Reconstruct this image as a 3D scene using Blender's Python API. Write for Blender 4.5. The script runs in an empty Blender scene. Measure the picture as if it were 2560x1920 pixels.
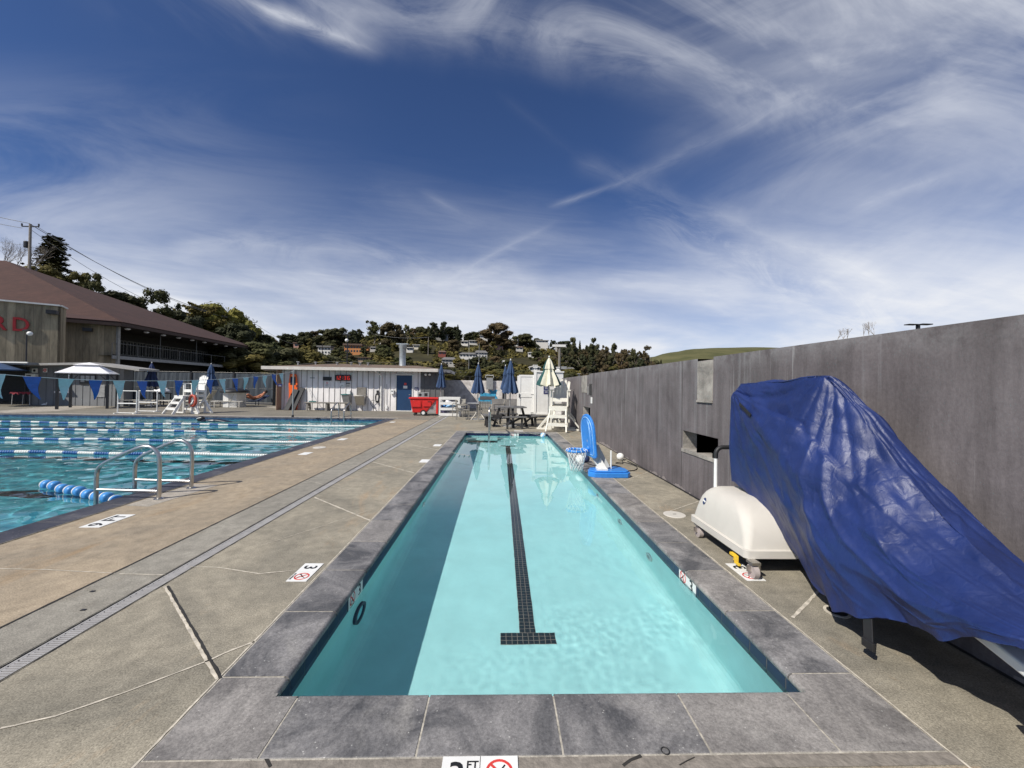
import bpy, bmesh, math, random
from mathutils import Vector, Matrix, noise as mn
SC = bpy.context.scene
COL = SC.collection
R = math.radians
rnd = random.Random(7)

# ------------------------------------------------------------------ camera frame (used to turn survey sightings into world points)
FPX, EYE, ROLL = 985.0, 1.49, 0.016
_d = Vector((-30.0, 5.0, FPX)).normalized()
_u = Vector((math.sin(ROLL), -math.cos(ROLL), 0.0)); _u = (_u - _d * _u.dot(_d)).normalized()
_r = _d.cross(_u)
if _r[0] < 0: _r = -_r
def ray(px, py):
    c = Vector(((px - 1280) / FPX, (py - 960) / FPX, 1.0))
    return Vector((c.dot(_r), c.dot(_d), c.dot(_u)))
def G(px, py, z=0.0):            # sighting meets the level z
    v = ray(px, py); t = (z - EYE) / v.z
    return Vector((v.x * t, v.y * t, z))
def A(px, py, Y):                # sighting at distance Y
    v = ray(px, py); t = Y / v.y
    return Vector((v.x * t, Y, EYE + v.z * t))
def AX(px, py, X):               # sighting meets the plane x = X
    v = ray(px, py); t = X / v.x
    return Vector((X, v.y * t, EYE + v.z * t))

# ------------------------------------------------------------------ materials
def newmat(name):
    m = bpy.data.materials.new(name); m.use_nodes = True
    return m, m.node_tree, m.node_tree.nodes, m.node_tree.links, m.node_tree.nodes['Principled BSDF']
def ramp(N, a, b, ca, cb):
    r = N.new('ShaderNodeValToRGB'); e = r.color_ramp.elements
    e[0].position = a; e[1].position = b; e[0].color = (*ca, 1); e[1].color = (*cb, 1)
    return r
def mixc(N, L, fac, a, b, mode='MIX'):
    m = N.new('ShaderNodeMix'); m.data_type = 'RGBA'; m.blend_type = mode
    if isinstance(fac, float): m.inputs[0].default_value = fac
    else: L.new(fac, m.inputs[0])
    for s, k in ((a, 6), (b, 7)):
        if isinstance(s, tuple): m.inputs[k].default_value = (*s, 1)
        else: L.new(s, m.inputs[k])
    return m.outputs[2]
def noise_node(N, L, vec, scale, detail=4, rough=.6, dist=0.0, stretch=None):
    n = N.new('ShaderNodeTexNoise'); n.inputs['Scale'].default_value = scale
    n.inputs['Detail'].default_value = detail; n.inputs['Roughness'].default_value = rough; n.inputs['Distortion'].default_value = dist
    if stretch:
        mp = N.new('ShaderNodeMapping'); mp.inputs['Scale'].default_value = stretch
        L.new(vec, mp.inputs[0]); vec = mp.outputs[0]
    L.new(vec, n.inputs['Vector'])
    return n.outputs['Fac']
def dim(c, k): return tuple(max(0, min(1, v * k)) for v in c)
def mat(name, c, rough=.6, metal=0.0, var=.18, scale=6., bump=0.0, bscale=60., c2=None, spec=.5, stretch=None, coat=0.0, vlo=.35, vhi=.68, rnd_obj=0.0, fine=0.0):
    m, nt, N, L, b = newmat(name)
    tc = N.new('ShaderNodeTexCoord').outputs['Object']
    f = noise_node(N, L, tc, scale, 5, .62, .3, stretch)
    r = ramp(N, vlo, vhi, dim(c, 1 - var) if c2 is None else c, dim(c, 1 + var) if c2 is None else c2)
    L.new(f, r.inputs[0]); col = r.outputs[0]
    if fine:
        f2 = noise_node(N, L, tc, scale * 30, 3, .7)
        r2 = ramp(N, .3, .7, (1 - fine,) * 3, (1 + 0 * fine,) * 3); L.new(f2, r2.inputs[0])
        col = mixc(N, L, 1.0, col, r2.outputs[0], 'MULTIPLY')
    if rnd_obj:
        oi = N.new('ShaderNodeObjectInfo'); r3 = ramp(N, 0, 1, (1 - rnd_obj, 1 - rnd_obj * .8, 1 - rnd_obj), (1, 1, 1))
        L.new(oi.outputs['Random'], r3.inputs[0]); col = mixc(N, L, 1.0, col, r3.outputs[0], 'MULTIPLY')
    L.new(col, b.inputs['Base Color'])
    b.inputs['Roughness'].default_value = rough; b.inputs['Metallic'].default_value = metal
    b.inputs['Specular IOR Level'].default_value = spec; b.inputs['Coat Weight'].default_value = coat
    if bump:
        bf = noise_node(N, L, tc, bscale, 4, .6, 0, stretch)
        bn = N.new('ShaderNodeBump'); bn.inputs['Strength'].default_value = bump; bn.inputs['Distance'].default_value = .02
        L.new(bf, bn.inputs['Height']); L.new(bn.outputs[0], b.inputs['Normal'])
    return m

def concrete(name, c1, c2, stain, seed=0., blot=1.1):
    m, nt, N, L, b = newmat(name)
    tc = N.new('ShaderNodeTexCoord').outputs['Object']
    mp = N.new('ShaderNodeMapping'); mp.inputs['Location'].default_value = (seed, seed * .7, 0); L.new(tc, mp.inputs[0]); v = mp.outputs[0]
    big = ramp(N, .36, .66, c1, c2); L.new(noise_node(N, L, v, blot, 6, .65, .8), big.inputs[0])
    st = ramp(N, .56, .72, (0, 0, 0), (1, 1, 1)); L.new(noise_node(N, L, v, .8, 8, .72, 1.2, (1.6, .7, 1)), st.inputs[0])
    col = mixc(N, L, st.outputs[0], big.outputs[0], stain)
    md = ramp(N, .35, .65, (.80, .80, .80), (1.12, 1.12, 1.12)); L.new(noise_node(N, L, v, 9, 6, .7, .2), md.inputs[0])
    col = mixc(N, L, 1.0, col, md.outputs[0], 'MULTIPLY')
    fi = ramp(N, .34, .66, (.52, .52, .52), (1.42, 1.42, 1.42)); L.new(noise_node(N, L, v, 120, 4, .8), fi.inputs[0])
    col = mixc(N, L, 1.0, col, fi.outputs[0], 'MULTIPLY')
    # dark pores and rusty flecks
    vo = N.new('ShaderNodeTexVoronoi'); vo.inputs['Scale'].default_value = 26; L.new(v, vo.inputs['Vector'])
    pr = ramp(N, .035, .07, (.5, .45, .4), (1, 1, 1)); L.new(vo.outputs['Distance'], pr.inputs[0])
    col = mixc(N, L, .7, col, mixc(N, L, 1.0, col, pr.outputs[0], 'MULTIPLY'))
    ru = ramp(N, .66, .8, (0, 0, 0), (.8, .8, .8)); L.new(noise_node(N, L, v, 1.7, 9, .8, 2.0), ru.inputs[0])
    col = mixc(N, L, ru.outputs[0], col, (.19, .115, .06))
    wh = ramp(N, .67, .78, (0, 0, 0), (.45, .45, .45)); L.new(noise_node(N, L, v, 2.3, 8, .75, 1.5, (1, 1.9, 1)), wh.inputs[0])
    col = mixc(N, L, wh.outputs[0], col, (.52, .50, .45))
    L.new(col, b.inputs['Base Color']); b.inputs['Roughness'].default_value = .82; b.inputs['Specular IOR Level'].default_value = .25
    bn = N.new('ShaderNodeBump'); bn.inputs['Strength'].default_value = .35; bn.inputs['Distance'].default_value = .006
    L.new(noise_node(N, L, v, 110, 5, .7), bn.inputs['Height']); L.new(bn.outputs[0], b.inputs['Normal'])
    return m

M = {}
M['deck_tan'] = concrete('warm_tan_concrete', (.385, .315, .225), (.285, .24, .18), (.32, .235, .145), 3.1)
M['deck_grey'] = concrete('grey_drain_concrete', (.315, .295, .25), (.245, .23, .195), (.23, .195, .14), 9.4)
M['deck_olive'] = concrete('olive_tan_concrete', (.345, .310, .240), (.225, .207, .165), (.37, .285, .19), 17.7)
M['deck_far'] = concrete('far_grey_concrete', (.24, .22, .18), (.18, .165, .135), (.30, .25, .19), 27.7, .5)
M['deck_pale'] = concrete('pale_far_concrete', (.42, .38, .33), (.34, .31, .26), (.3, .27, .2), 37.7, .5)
M['slate'] = None
def slate_mat(name, ca, cb, speck=True, cc=(.34, .325, .30)):
    m, nt, N, L, b = newmat(name)
    tc = N.new('ShaderNodeTexCoord').outputs['Object']
    a = ramp(N, .38, .62, ca, cb); L.new(noise_node(N, L, tc, 2.6, 8, .68, .7), a.inputs[0])
    col = a.outputs[0]
    w = ramp(N, .55, .78, (0, 0, 0), (.75, .75, .75)); L.new(noise_node(N, L, tc, 1.7, 6, .7, 1.), w.inputs[0])
    col = mixc(N, L, w.outputs[0], col, cc)
    f = ramp(N, .32, .68, (.6, .6, .6), (1.38, 1.38, 1.38)); L.new(noise_node(N, L, tc, 80, 5, .8), f.inputs[0])
    col = mixc(N, L, 1.0, col, f.outputs[0], 'MULTIPLY')
    if speck:
        vo = N.new('ShaderNodeTexVoronoi'); vo.inputs['Scale'].default_value = 34; L.new(tc, vo.inputs['Vector'])
        p = ramp(N, .07, .12, (1, 1, 1), (0, 0, 0)); L.new(vo.outputs['Distance'], p.inputs[0])
        q = ramp(N, .47, .58, (0, 0, 0), (1, 1, 1)); L.new(noise_node(N, L, tc, 4.5, 5, .7), q.inputs[0])
        sp = mixc(N, L, 1.0, p.outputs[0], q.outputs[0], 'MULTIPLY')
        col = mixc(N, L, sp, col, (.55, .54, .5))
    L.new(col, b.inputs['Base Color']); b.inputs['Roughness'].default_value = .55; b.inputs['Specular IOR Level'].default_value = .4
    bn = N.new('ShaderNodeBump'); bn.inputs['Strength'].default_value = .5; bn.inputs['Distance'].default_value = .005
    L.new(noise_node(N, L, tc, 60, 6, .7), bn.inputs['Height']); L.new(bn.outputs[0], b.inputs['Normal'])
    return m
M['slate'] = slate_mat('blue_grey_slate', (.085, .085, .088), (.265, .255, .248))
M['slate2'] = slate_mat('grey_slate', (.165, .155, .146), (.32, .30, .278))
M['slate_dark'] = slate_mat('dark_slate', (.035, .037, .05), (.07, .07, .085))
M['grout'] = mat('pale_grout', (.42, .39, .33), .9, var=.3, scale=30, bump=.3)
M['grey_grout'] = mat('grey_mortar', (.23, .205, .175), .9, var=.25, scale=25, bump=.3)
M['caulk'] = mat('pale_caulk', (.55, .50, .41), .8, var=.3, scale=20)
M['dark_joint'] = mat('dark_joint', (.03, .028, .025), .9)
M['plaster'] = mat('aqua_pool_plaster', (.36, .69, .70), .7, var=.05, scale=3, bump=.0)
M['plaster_deep'] = mat('absorption_darkened_plaster', (.045, .27, .33), .7, var=.12, scale=1.2)  # floor darker than the walls: light absorbed by deep water put into the colour
M['plaster_wall'] = mat('bright_pool_wall_plaster', (.22, .62, .66), .7, var=.1, scale=2)
M['navy_tile'] = mat('navy_glazed_tile', (.010, .014, .055), .30, var=.35, scale=7, spec=.35)
M['black_tile'] = mat('black_floor_tile', (.012, .02, .022), .4, var=.3, scale=15)
M['steel'] = mat('brushed_steel', (.55, .53, .50), .28, 1.0, var=.12, scale=12)
M['white'] = mat('white_plastic', (.78, .78, .75), .45, var=.05, scale=5)
M['white_paint'] = mat('white_paint', (.74, .73, .69), .5, var=.08, scale=4, bump=.1, bscale=20)
M['cream'] = mat('cream_moulded_plastic', (.60, .57, .51), .5, var=.04, scale=4, bump=.25, bscale=350, spec=.4)
M['black'] = mat('black_rubber', (.018, .018, .019), .55, var=.2)
M['dark_metal'] = mat('dark_metal', (.03, .03, .032), .45, .3)
M['grey_metal'] = mat('grey_painted_metal', (.33, .33, .32), .45, .3)
M['blue_plastic'] = mat('bright_blue_plastic', (.035, .22, .64), .35, var=.08, scale=8)
M['sky_plastic'] = mat('pale_blue_plastic', (.30, .55, .85), .35, var=.08)
M['red_plastic'] = mat('red_plastic', (.62, .022, .018), .4, var=.1)
M['red'] = mat('red_print', (.62, .05, .04), .5)
M['ink'] = mat('black_print', (.012, .012, .012), .5)
M['orange'] = mat('orange_rescue_plastic', (.85, .13, .015), .5, var=.1)
M['ball_black'] = M['black']
M['led'] = None
m_, nt_, N_, L_, b_ = newmat('lit_red_digits'); b_.inputs['Base Color'].default_value = (.3, .01, .01, 1); b_.inputs['Emission Color'].default_value = (1, .05, .03, 1); b_.inputs['Emission Strength'].default_value = .8; M['led'] = m_
M['navy_cloth'] = mat('navy_canvas', (.035, .07, .15), .85, var=.25, scale=5, bump=.3, bscale=25)
M['dark_blue_cloth'] = mat('dark_blue_canvas', (.02, .035, .10), .85, var=.3, scale=5)
M['cream_cloth'] = mat('cream_canvas', (.68, .65, .52), .85, var=.1, scale=5)
M['green_cloth'] = mat('dark_green_canvas', (.015, .075, .075), .85, var=.2, scale=5)
M['white_cloth'] = mat('white_canvas', (.80, .79, .80), .8, var=.04, scale=4)
M['flag_pale'] = mat('pale_aqua_vinyl', (.36, .58, .63), .5, var=.08, scale=10)
M['flag_blue'] = mat('royal_blue_vinyl', (.012, .10, .42), .5, var=.1, scale=10)
M['wood_dark'] = mat('dark_stained_timber', (.035, .034, .034), .7, var=.3, scale=10, stretch=(1, 1, 6))
M['wood_top'] = mat('weathered_grey_timber', (.16, .155, .15), .7, var=.3, scale=10)
M['bench'] = mat('worn_grey_bench', (.20, .185, .16), .7, var=.2)
M['skin'] = mat('sunburnt_skin', (.42, .17, .09), .5, var=.08, scale=12)
M['hair'] = mat('dark_hair', (.03, .018, .012), .7)
M['trunks'] = mat('dark_swimwear', (.02, .02, .03), .7)
M['door_blue'] = mat('blue_painted_door', (.012, .045, .115), .45, var=.06, scale=2)
M['sling'] = mat('beige_sling_fabric', (.52, .49, .40), .8, var=.08)
M['chair_frame'] = mat('taupe_aluminium', (.30, .28, .24), .5, .2)

# ------------------------------------------------------------------ mesh builder
class MB:
    def __init__(s): s.v = []; s.f = []; s.m = []
    def add(s, verts, faces, mi=0, T=None):
        o = len(s.v)
        for p in verts:
            p = Vector(p)
            if T is not None: p = T @ p
            s.v.append(p)
        for f in faces: s.f.append(tuple(i + o for i in f)); s.m.append(mi)
        return s
    def box(s, a, b, mi=0, T=None):
        x0, y0, z0 = a; x1, y1, z1 = b
        return s.add([(x0,y0,z0),(x1,y0,z0),(x1,y1,z0),(x0,y1,z0),(x0,y0,z1),(x1,y0,z1),(x1,y1,z1),(x0,y1,z1)],
            [(0,3,2,1),(4,5,6,7),(0,1,5,4),(1,2,6,5),(2,3,7,6),(3,0,4,7)], mi, T)
    def bar(s, p, q, w, h, mi=0, up=(0,0,1), T=None):
        p = Vector(p); q = Vector(q); d = (q - p).normalized(); up = Vector(up)
        if abs(d.dot(up)) > .97: up = Vector((0,1,0))
        x = d.cross(up).normalized(); z = x.cross(d).normalized()
        vs = []
        for c in (p, q):
            for a, b in ((-1,-1),(1,-1),(1,1),(-1,1)): vs.append(c + x*(a*w/2) + z*(b*h/2))
        return s.add(vs, [(3,2,1,0),(4,5,6,7),(0,1,5,4),(1,2,6,5),(2,3,7,6),(3,0,4,7)], mi, T)
    def tube(s, pts, r, n=8, mi=0, T=None, caps=True, closed=False):
        pts = [Vector(p) for p in pts]; rings = []; prev = None
        k = len(pts)
        for i, p in enumerate(pts):
            if closed: d = (pts[(i+1) % k] - pts[i-1]).normalized()
            else: d = (pts[min(i+1, k-1)] - pts[max(i-1, 0)]).normalized()
            if prev is None:
                a = Vector((0,0,1)) if abs(d.z) < .9 else Vector((1,0,0))
                x = d.cross(a).normalized()
            else: x = (prev - d * prev.dot(d)).normalized()
            prev = x; y = d.cross(x)
            rr = r[i] if isinstance(r, (list, tuple)) else r
            rings.append([p + (x*math.cos(t) + y*math.sin(t)) * rr for t in [2*math.pi*j/n for j in range(n)]])
        vs = [p for ring in rings for p in ring]; fs = []
        m = k if closed else k - 1
        for i in range(m):
            for j in range(n):
                a = i*n + j; b = i*n + (j+1) % n; c = ((i+1) % k)*n + (j+1) % n; d_ = ((i+1) % k)*n + j
                fs.append((a, b, c, d_))
        if caps and not closed: fs += [tuple(range(n))[::-1], tuple(range((k-1)*n, k*n))]
        return s.add(vs, fs, mi, T)
    def lathe(s, prof, n=24, mi=0, T=None, c=(0,0,0), ripple=0, rk=8):   # prof: (r, z)
        vs = []; fs = []
        for r, z in prof:
            for j in range(n):
                t = 2*math.pi*j/n; rr = r * (1 + ripple*math.cos(rk*t))
                vs.append((c[0] + rr*math.cos(t), c[1] + rr*math.sin(t), c[2] + z))
        for i in range(len(prof)-1):
            for j in range(n): fs.append((i*n+j, i*n+(j+1) % n, (i+1)*n+(j+1) % n, (i+1)*n+j))
        fs.append(tuple(range(n))[::-1]); fs.append(tuple(range((len(prof)-1)*n, len(prof)*n)))
        return s.add(vs, fs, mi, T)
    def prism(s, poly, z0, z1, mi=0, T=None):
        n = len(poly)
        vs = [(x, y, z0) for x, y in poly] + [(x, y, z1) for x, y in poly]
        return s.add(vs, [tuple(range(n))[::-1], tuple(range(n, 2*n))] + [(i, (i+1) % n, n+(i+1) % n, n+i) for i in range(n)], mi, T)
    def build(s, name, m, parent=None, smooth=False, bevel=0.0, loc=None, flip=True):
        me = bpy.data.meshes.new(name); me.from_pydata([tuple(p) for p in s.v], [], s.f)
        for x in (m if isinstance(m, (list, tuple)) else [m]): me.materials.append(M[x] if isinstance(x, str) else x)
        for p, mi in zip(me.polygons, s.m): p.material_index = mi; p.use_smooth = bool(smooth)
        if flip:
            bm = bmesh.new(); bm.from_mesh(me); bmesh.ops.recalc_face_normals(bm, faces=bm.faces); bm.to_mesh(me); bm.free()
        me.update()
        o = bpy.data.objects.new(name, me); COL.objects.link(o)
        if parent is not None: o.parent = parent
        if loc is not None: o.location = loc
        if smooth == 'auto':
            me.set_sharp_from_angle(angle=R(38))
        if bevel:
            b = o.modifiers.new('bevel', 'BEVEL'); b.width = bevel; b.segments = 2; b.limit_method = 'ANGLE'; b.angle_limit = R(40)
        return o
def tag(o, label=None, cat=None, group=None, kind=None):
    if label: o['label'] = label
    if cat: o['category'] = cat
    if group: o['group'] = group
    if kind: o['kind'] = kind
    return o
def thing(name, label, cat, loc=(0,0,0), rz=0.0, group=None):
    o = bpy.data.objects.new(name, None); COL.objects.link(o); o.empty_display_size = .2
    o.location = loc; o.rotation_euler = (0, 0, rz)
    return tag(o, label, cat, group)
KIDS = {}
def dup(root, loc, rz, label):
    r = root.copy(); COL.objects.link(r); r.location = loc; r.rotation_euler = (0, 0, rz); r['label'] = label
    for ch in list(root.children):
        c = ch.copy(); COL.objects.link(c); c.parent = r
        for g in list(ch.children):
            d = g.copy(); COL.objects.link(d); d.parent = c
    return r
def struct(o): o['kind'] = 'structure'; return o
def sphere(r, c=(0,0,0), n=16, sc=(1,1,1)):
    prof = [(max(1e-4, r*math.sin(math.pi*i/n)), -r*math.cos(math.pi*i/n)) for i in range(n+1)]
    b = MB(); b.lathe(prof, n*2)
    for p in b.v: p.x = p.x*sc[0] + c[0]; p.y = p.y*sc[1] + c[1]; p.z = p.z*sc[2] + c[2]
    return b
def text_mesh(txt, size, T, name, m, parent, extrude=.0006, align='CENTER'):
    cu = bpy.data.curves.new('t', 'FONT'); cu.body = txt; cu.size = size; cu.extrude = extrude; cu.align_x = align; cu.align_y = 'CENTER'; cu.resolution_u = 3; cu.offset = size*.012
    o = bpy.data.objects.new('t', cu); COL.objects.link(o)
    dg = bpy.context.evaluated_depsgraph_get(); me = bpy.data.meshes.new_from_object(o.evaluated_get(dg))
    bpy.data.objects.remove(o); bpy.data.curves.remove(cu)
    me.transform(T); me.materials.clear(); me.materials.append(M[m]); me.name = name
    q = bpy.data.objects.new(name, me); COL.objects.link(q)
    if parent is not None: q.parent = parent
    return q
def frame(origin, xa, ya):       # matrix whose local x -> xa, y -> ya
    xa = Vector(xa).normalized(); ya = Vector(ya).normalized(); za = xa.cross(ya)
    m = Matrix((xa, ya, za)).transposed().to_4x4(); m.translation = Vector(origin); return m
# ================================================================== camera, sun, sky
cam = bpy.data.cameras.new('camera'); co = bpy.data.objects.new('camera', cam); COL.objects.link(co); SC.camera = co
cam.sensor_width = 36; cam.lens = 36*FPX/2560; cam.clip_start = .05; cam.clip_end = 5000
mx = Matrix(((_r[0], -_r[1], -_r[2]), (_d[0], -_d[1], -_d[2]), (_u[0], -_u[1], -_u[2]))).to_4x4()
mx.translation = (0, 0, EYE); co.matrix_world = mx
SUN_EL = R(45); SD = Vector((.76, .65, 0)).normalized()*math.cos(SUN_EL); SD.z = -math.sin(SUN_EL)
sl = bpy.data.lights.new('sun', 'SUN'); sl.energy = 5.0; sl.angle = R(.5); sl.color = (1, .945, .86); sl.cycles.is_caustics_light = True
so = bpy.data.objects.new('sun', sl); COL.objects.link(so); so.rotation_euler = SD.to_track_quat('-Z', 'Y').to_euler(); so.location = (-20, -20, 30)
SC.view_settings.view_transform = 'Standard'; SC.view_settings.look = 'None'; SC.view_settings.exposure = 0; SC.view_settings.gamma = 1; SC.view_settings.use_curve_mapping = False
SC.cycles.max_bounces = 8; SC.cycles.transmission_bounces = 6; SC.cycles.transparent_max_bounces = 12; SC.cycles.use_denoising = True
SC.cycles.caustics_refractive = True; SC.cycles.sample_clamp_indirect = 6
W = bpy.data.worlds.new('World'); SC.world = W; W.use_nodes = True
nt = W.node_tree; N = nt.nodes; L = nt.links; bg = N['Background']
class X:
    """tiny arithmetic wrapper over Math nodes"""
    def __init__(s, o): s.o = o
    @staticmethod
    def op(k, *a, clamp=False):
        n = N.new('ShaderNodeMath'); n.operation = k; n.use_clamp = clamp
        for i, v in enumerate(a):
            if isinstance(v, X): L.new(v.o, n.inputs[i])
            else: n.inputs[i].default_value = v
        return X(n.outputs[0])
    def __add__(s, b): return X.op('ADD', s, b)
    __radd__ = __add__
    def __sub__(s, b): return X.op('SUBTRACT', s, b)
    def __rsub__(s, b): return X.op('SUBTRACT', b, s)
    def __mul__(s, b): return X.op('MULTIPLY', s, b)
    __rmul__ = __mul__
    def __truediv__(s, b): return X.op('DIVIDE', s, b)
    def sat(s): return X.op('ADD', s, 0, clamp=True)
    def sm(s, a, b):
        n = N.new('ShaderNodeMapRange'); n.interpolation_type = 'SMOOTHSTEP'
        L.new(s.o, n.inputs[0]); n.inputs[1].default_value = a; n.inputs[2].default_value = b; n.inputs[3].default_value = 0; n.inputs[4].default_value = 1
        return X(n.outputs[0])
    def max(s, b): return X.op('MAXIMUM', s, b)
    def abs(s): return X.op('ABSOLUTE', s)
def wn(u, v, scale, detail=6, rough=.6, dist=0.0, w=0.0):
    c = N.new('ShaderNodeCombineXYZ')
    for i, q in enumerate((u, v, w)):
        if isinstance(q, X): L.new(q.o, c.inputs[i])
        else: c.inputs[i].default_value = q
    n = N.new('ShaderNodeTexNoise'); n.inputs['Scale'].default_value = scale; n.inputs['Detail'].default_value = detail; n.inputs['Roughness'].default_value = rough; n.inputs['Distortion'].default_value = dist
    L.new(c.outputs[0], n.inputs['Vector']); return X(n.outputs['Fac'])
tcn = N.new('ShaderNodeTexCoord'); sep = N.new('ShaderNodeSeparateXYZ'); L.new(tcn.outputs['Generated'], sep.inputs[0])
dx, dy, dz = X(sep.outputs[0]), X(sep.outputs[1]), X(sep.outputs[2])
yy = dy.max(.12)
u = dx/yy; v = dz/yy
sky = N.new('ShaderNodeTexSky'); sky.sky_type = 'NISHITA'; sky.sun_disc = False; sky.sun_elevation = SUN_EL
sky.sun_rotation = math.atan2(-SD.x, -SD.y); sky.altitude = 1500; sky.air_density = 1.0; sky.dust_density = .2; sky.ozone_density = 3.0
# u, v: slopes of a sight line across and up.  Cloud cover is a sum of veils, bands and wisps.
def rot(a, du=0, dv=0):
    c, s = math.cos(R(a)), math.sin(R(a)); uu = u - du; vv = v - dv
    return uu*c + vv*s, vv*c - uu*s
# horizon veil with flat bands
a1, b1 = rot(-4)
hz = wn(a1*.5, b1*2.6, 1.9, 6, .55, .6, 3.3)
warp = (wn(a1*.5, b1*.6, 1.6, 3, .5, 0, 8.8) - .5)*.34
vv = v + warp
veil = vv.sm(.55, .10) * (.30 + .85*hz.sm(.30, .68))
veil = veil.max(v.sm(.20, .03)*.80) + v.sm(.34, .14)*(.14 + .16*u.sm(.9, -.2))
fine = wn(a1*1.2, b1*9.0, 3.0, 8, .68, 1.2, 6.1).sm(.38, .75)
veil = veil + vv.sm(.62, .2)*fine*.10
left = u.sm(-.25, -1.2)*v.sm(.86, .30)*.46*wn(a1*.8, b1*2.5, 1.7, 6, .6, .6, 21.).sm(.3, .65)
# upper cloud field: above a line falling to the right
a2, b2 = rot(-22)
edge = v + .30*u.sm(-.2, 1.4) + (wn(u*1.0, v*1.0, 1.4, 4, .55, .5, 12.)-.5)*.22
up_n = wn(a2*.9, b2*1.9, 1.4, 8, .60, 1.0, 1.7)
top = edge.sm(.78, 1.02) * (up_n.sm(.38, .68)*.85 + .04) * (.26 + .20*u.sm(-.7, .1) - .10*u.sm(.5, 1.2)) * u.sm(-1.15, -.62)
# right hand fan of cirrus
a3, b3 = rot(24)
f1 = wn(a3*.7, b3*2.6, 1.5, 8, .58, .9, 4.2).sm(.38, .72)
f2 = wn(a3*.55, b3*1.6, 1.3, 5, .55, .8, 14.).sm(.36, .62)
rightm = (u + .30*v).sm(.42, 1.05) * v.sm(.02, .20)
fan = rightm*(f2*.16 + f1*.18 + .07)
# curdled cloud on the right-hand descending ridge
a4, b4 = rot(-26, .25, .52)
rg = (1 - (b4.abs()*7.5).sat()) * a4.sm(-.05, .25) * a4.sm(1.35, .8)
rg = rg*rg.sm(0, .9)*wn(a4*1.6, b4*4.0, 3.0, 8, .7, 1.4, 9.4).sm(.42, .66)*.16
def streak(u0, v0, u1, v1, w, amp, seed, s=3.0):
    ln = math.hypot(u1-u0, v1-v0); an = math.degrees(math.atan2(v1-v0, u1-u0)); a, b = rot(an, u0, v0)
    wob = (wn(a*1.0, 0.0, 3.0, 4, .6, 0, seed)-.5)*w*1.2
    k = (1 - ((b+wob).abs()*(1/w)).sat()); k = k*k
    return k * a.sm(-.03, .06) * a.sm(ln+.05, ln-.12) * (wn(a*1.5, b*5, s, 7, .7, .8, seed+3).sm(.28, .6)*.8+.2) * amp
def uv(x, y): return ((x-1072)/851.0, (835-y)/851.0)
st = None
for x0, y0, x1, y1, w, amp in ((1310,400,1800,150,.042,.11), (1180,442,1330,385,.018,.20), (1230,340,1480,425,.06,.09), (1060,200,1240,345,.03,.015), (430,-30,640,75,.05,.42), (560,40,790,122,.05,.50), (620,0,800,100,.06,.22),
                       (960,608,1180,480,.020,.13), (640,600,1300,640,.06,.22), (380,540,1150,590,.09,.20), (1280,610,2100,640,.05,.14), (1850,430,2100,330,.04,.16), (1500,440,1960,600,.07,.16), (900,420,1010,480,.03,.12), (700,20,1500,120,.16,.16)):
    k = streak(*uv(x0, y0), *uv(x1, y1), w, amp, x0*.013)
    st = k if st is None else st + k
cover = ((veil*.80 + left + top + fan + rg + st)*dy.sm(-.3, .15) + .25*dy.sm(.15, -.3)).sat()
cover = cover*dz.sm(-.02, .01)
# clear-air colour deepens away from the horizon
tint = N.new('ShaderNodeMix'); tint.data_type = 'RGBA'; tint.blend_type = 'MULTIPLY'; tint.inputs[0].default_value = 1
L.new(sky.outputs[0], tint.inputs[6]); tint.inputs[7].default_value = (.68, .83, 1.13, 1)
cc = N.new('ShaderNodeMix'); cc.data_type = 'RGBA'
L.new(cover.o, cc.inputs[0]); L.new(tint.outputs[2], cc.inputs[6]); cc.inputs[7].default_value = (10.6, 10.9, 11.6, 1)
L.new(cc.outputs[2], bg.inputs[0]); bg.inputs[1].default_value = .078
# ================================================================== SETTING: deck, pools, water
SX0, SX1, SY0, SY1 = -1.035, 1.530, 1.925, 12.62        # small pool, inner coping edge
CX0, CX1, CY0, CY1 = -1.377, 1.880, 1.585, 12.92        # its outer coping edge
MX0, MX1, MY0, MY1 = -34.0, -4.81, -9.0, 16.95          # main pool inner edge
NX1, NY1 = -4.46, 17.30                                 # its outer coping edge
WX = 2.71                                               # inner face of the grey wall
XL = -2.955                                             # tan / grey joint
D0, D1 = -2.545, -2.435                                 # drain channel
BY = 26.0                                               # back wall
def sheet(name, rects, m, z=0.0):
    b = MB()
    for x0, y0, x1, y1 in rects:
        b.add([(x0,y0,z),(x1,y0,z),(x1,y1,z),(x0,y1,z)], [(0,1,2,3)])
    o = b.build(name, m, flip=False); return struct(o)
sheet('pool_deck_tan_strip', [(NX1, -9, XL, 16.9)], 'deck_tan')
sheet('pool_deck_grey_strip', [(XL, -9, D0, 19.5)], 'deck_grey')
sheet('pool_deck', [(D1, -9, CX0, 19.5), (CX1, -9, WX+.3, 19.5), (CX0, -9, CX1, CY0), (CX0, CY1, CX1, 19.5)], 'deck_olive')
sheet('pool_deck_far', [(-60, NY1, NX1, 19.5), (NX1, 16.9, XL, 19.5), (-60, 19.5, WX+.3, 60)], 'deck_far')
sheet('pool_deck_pale_border', [(-60, NY1+.04, NX1, NY1+.42)], 'deck_pale', .003)
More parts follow.
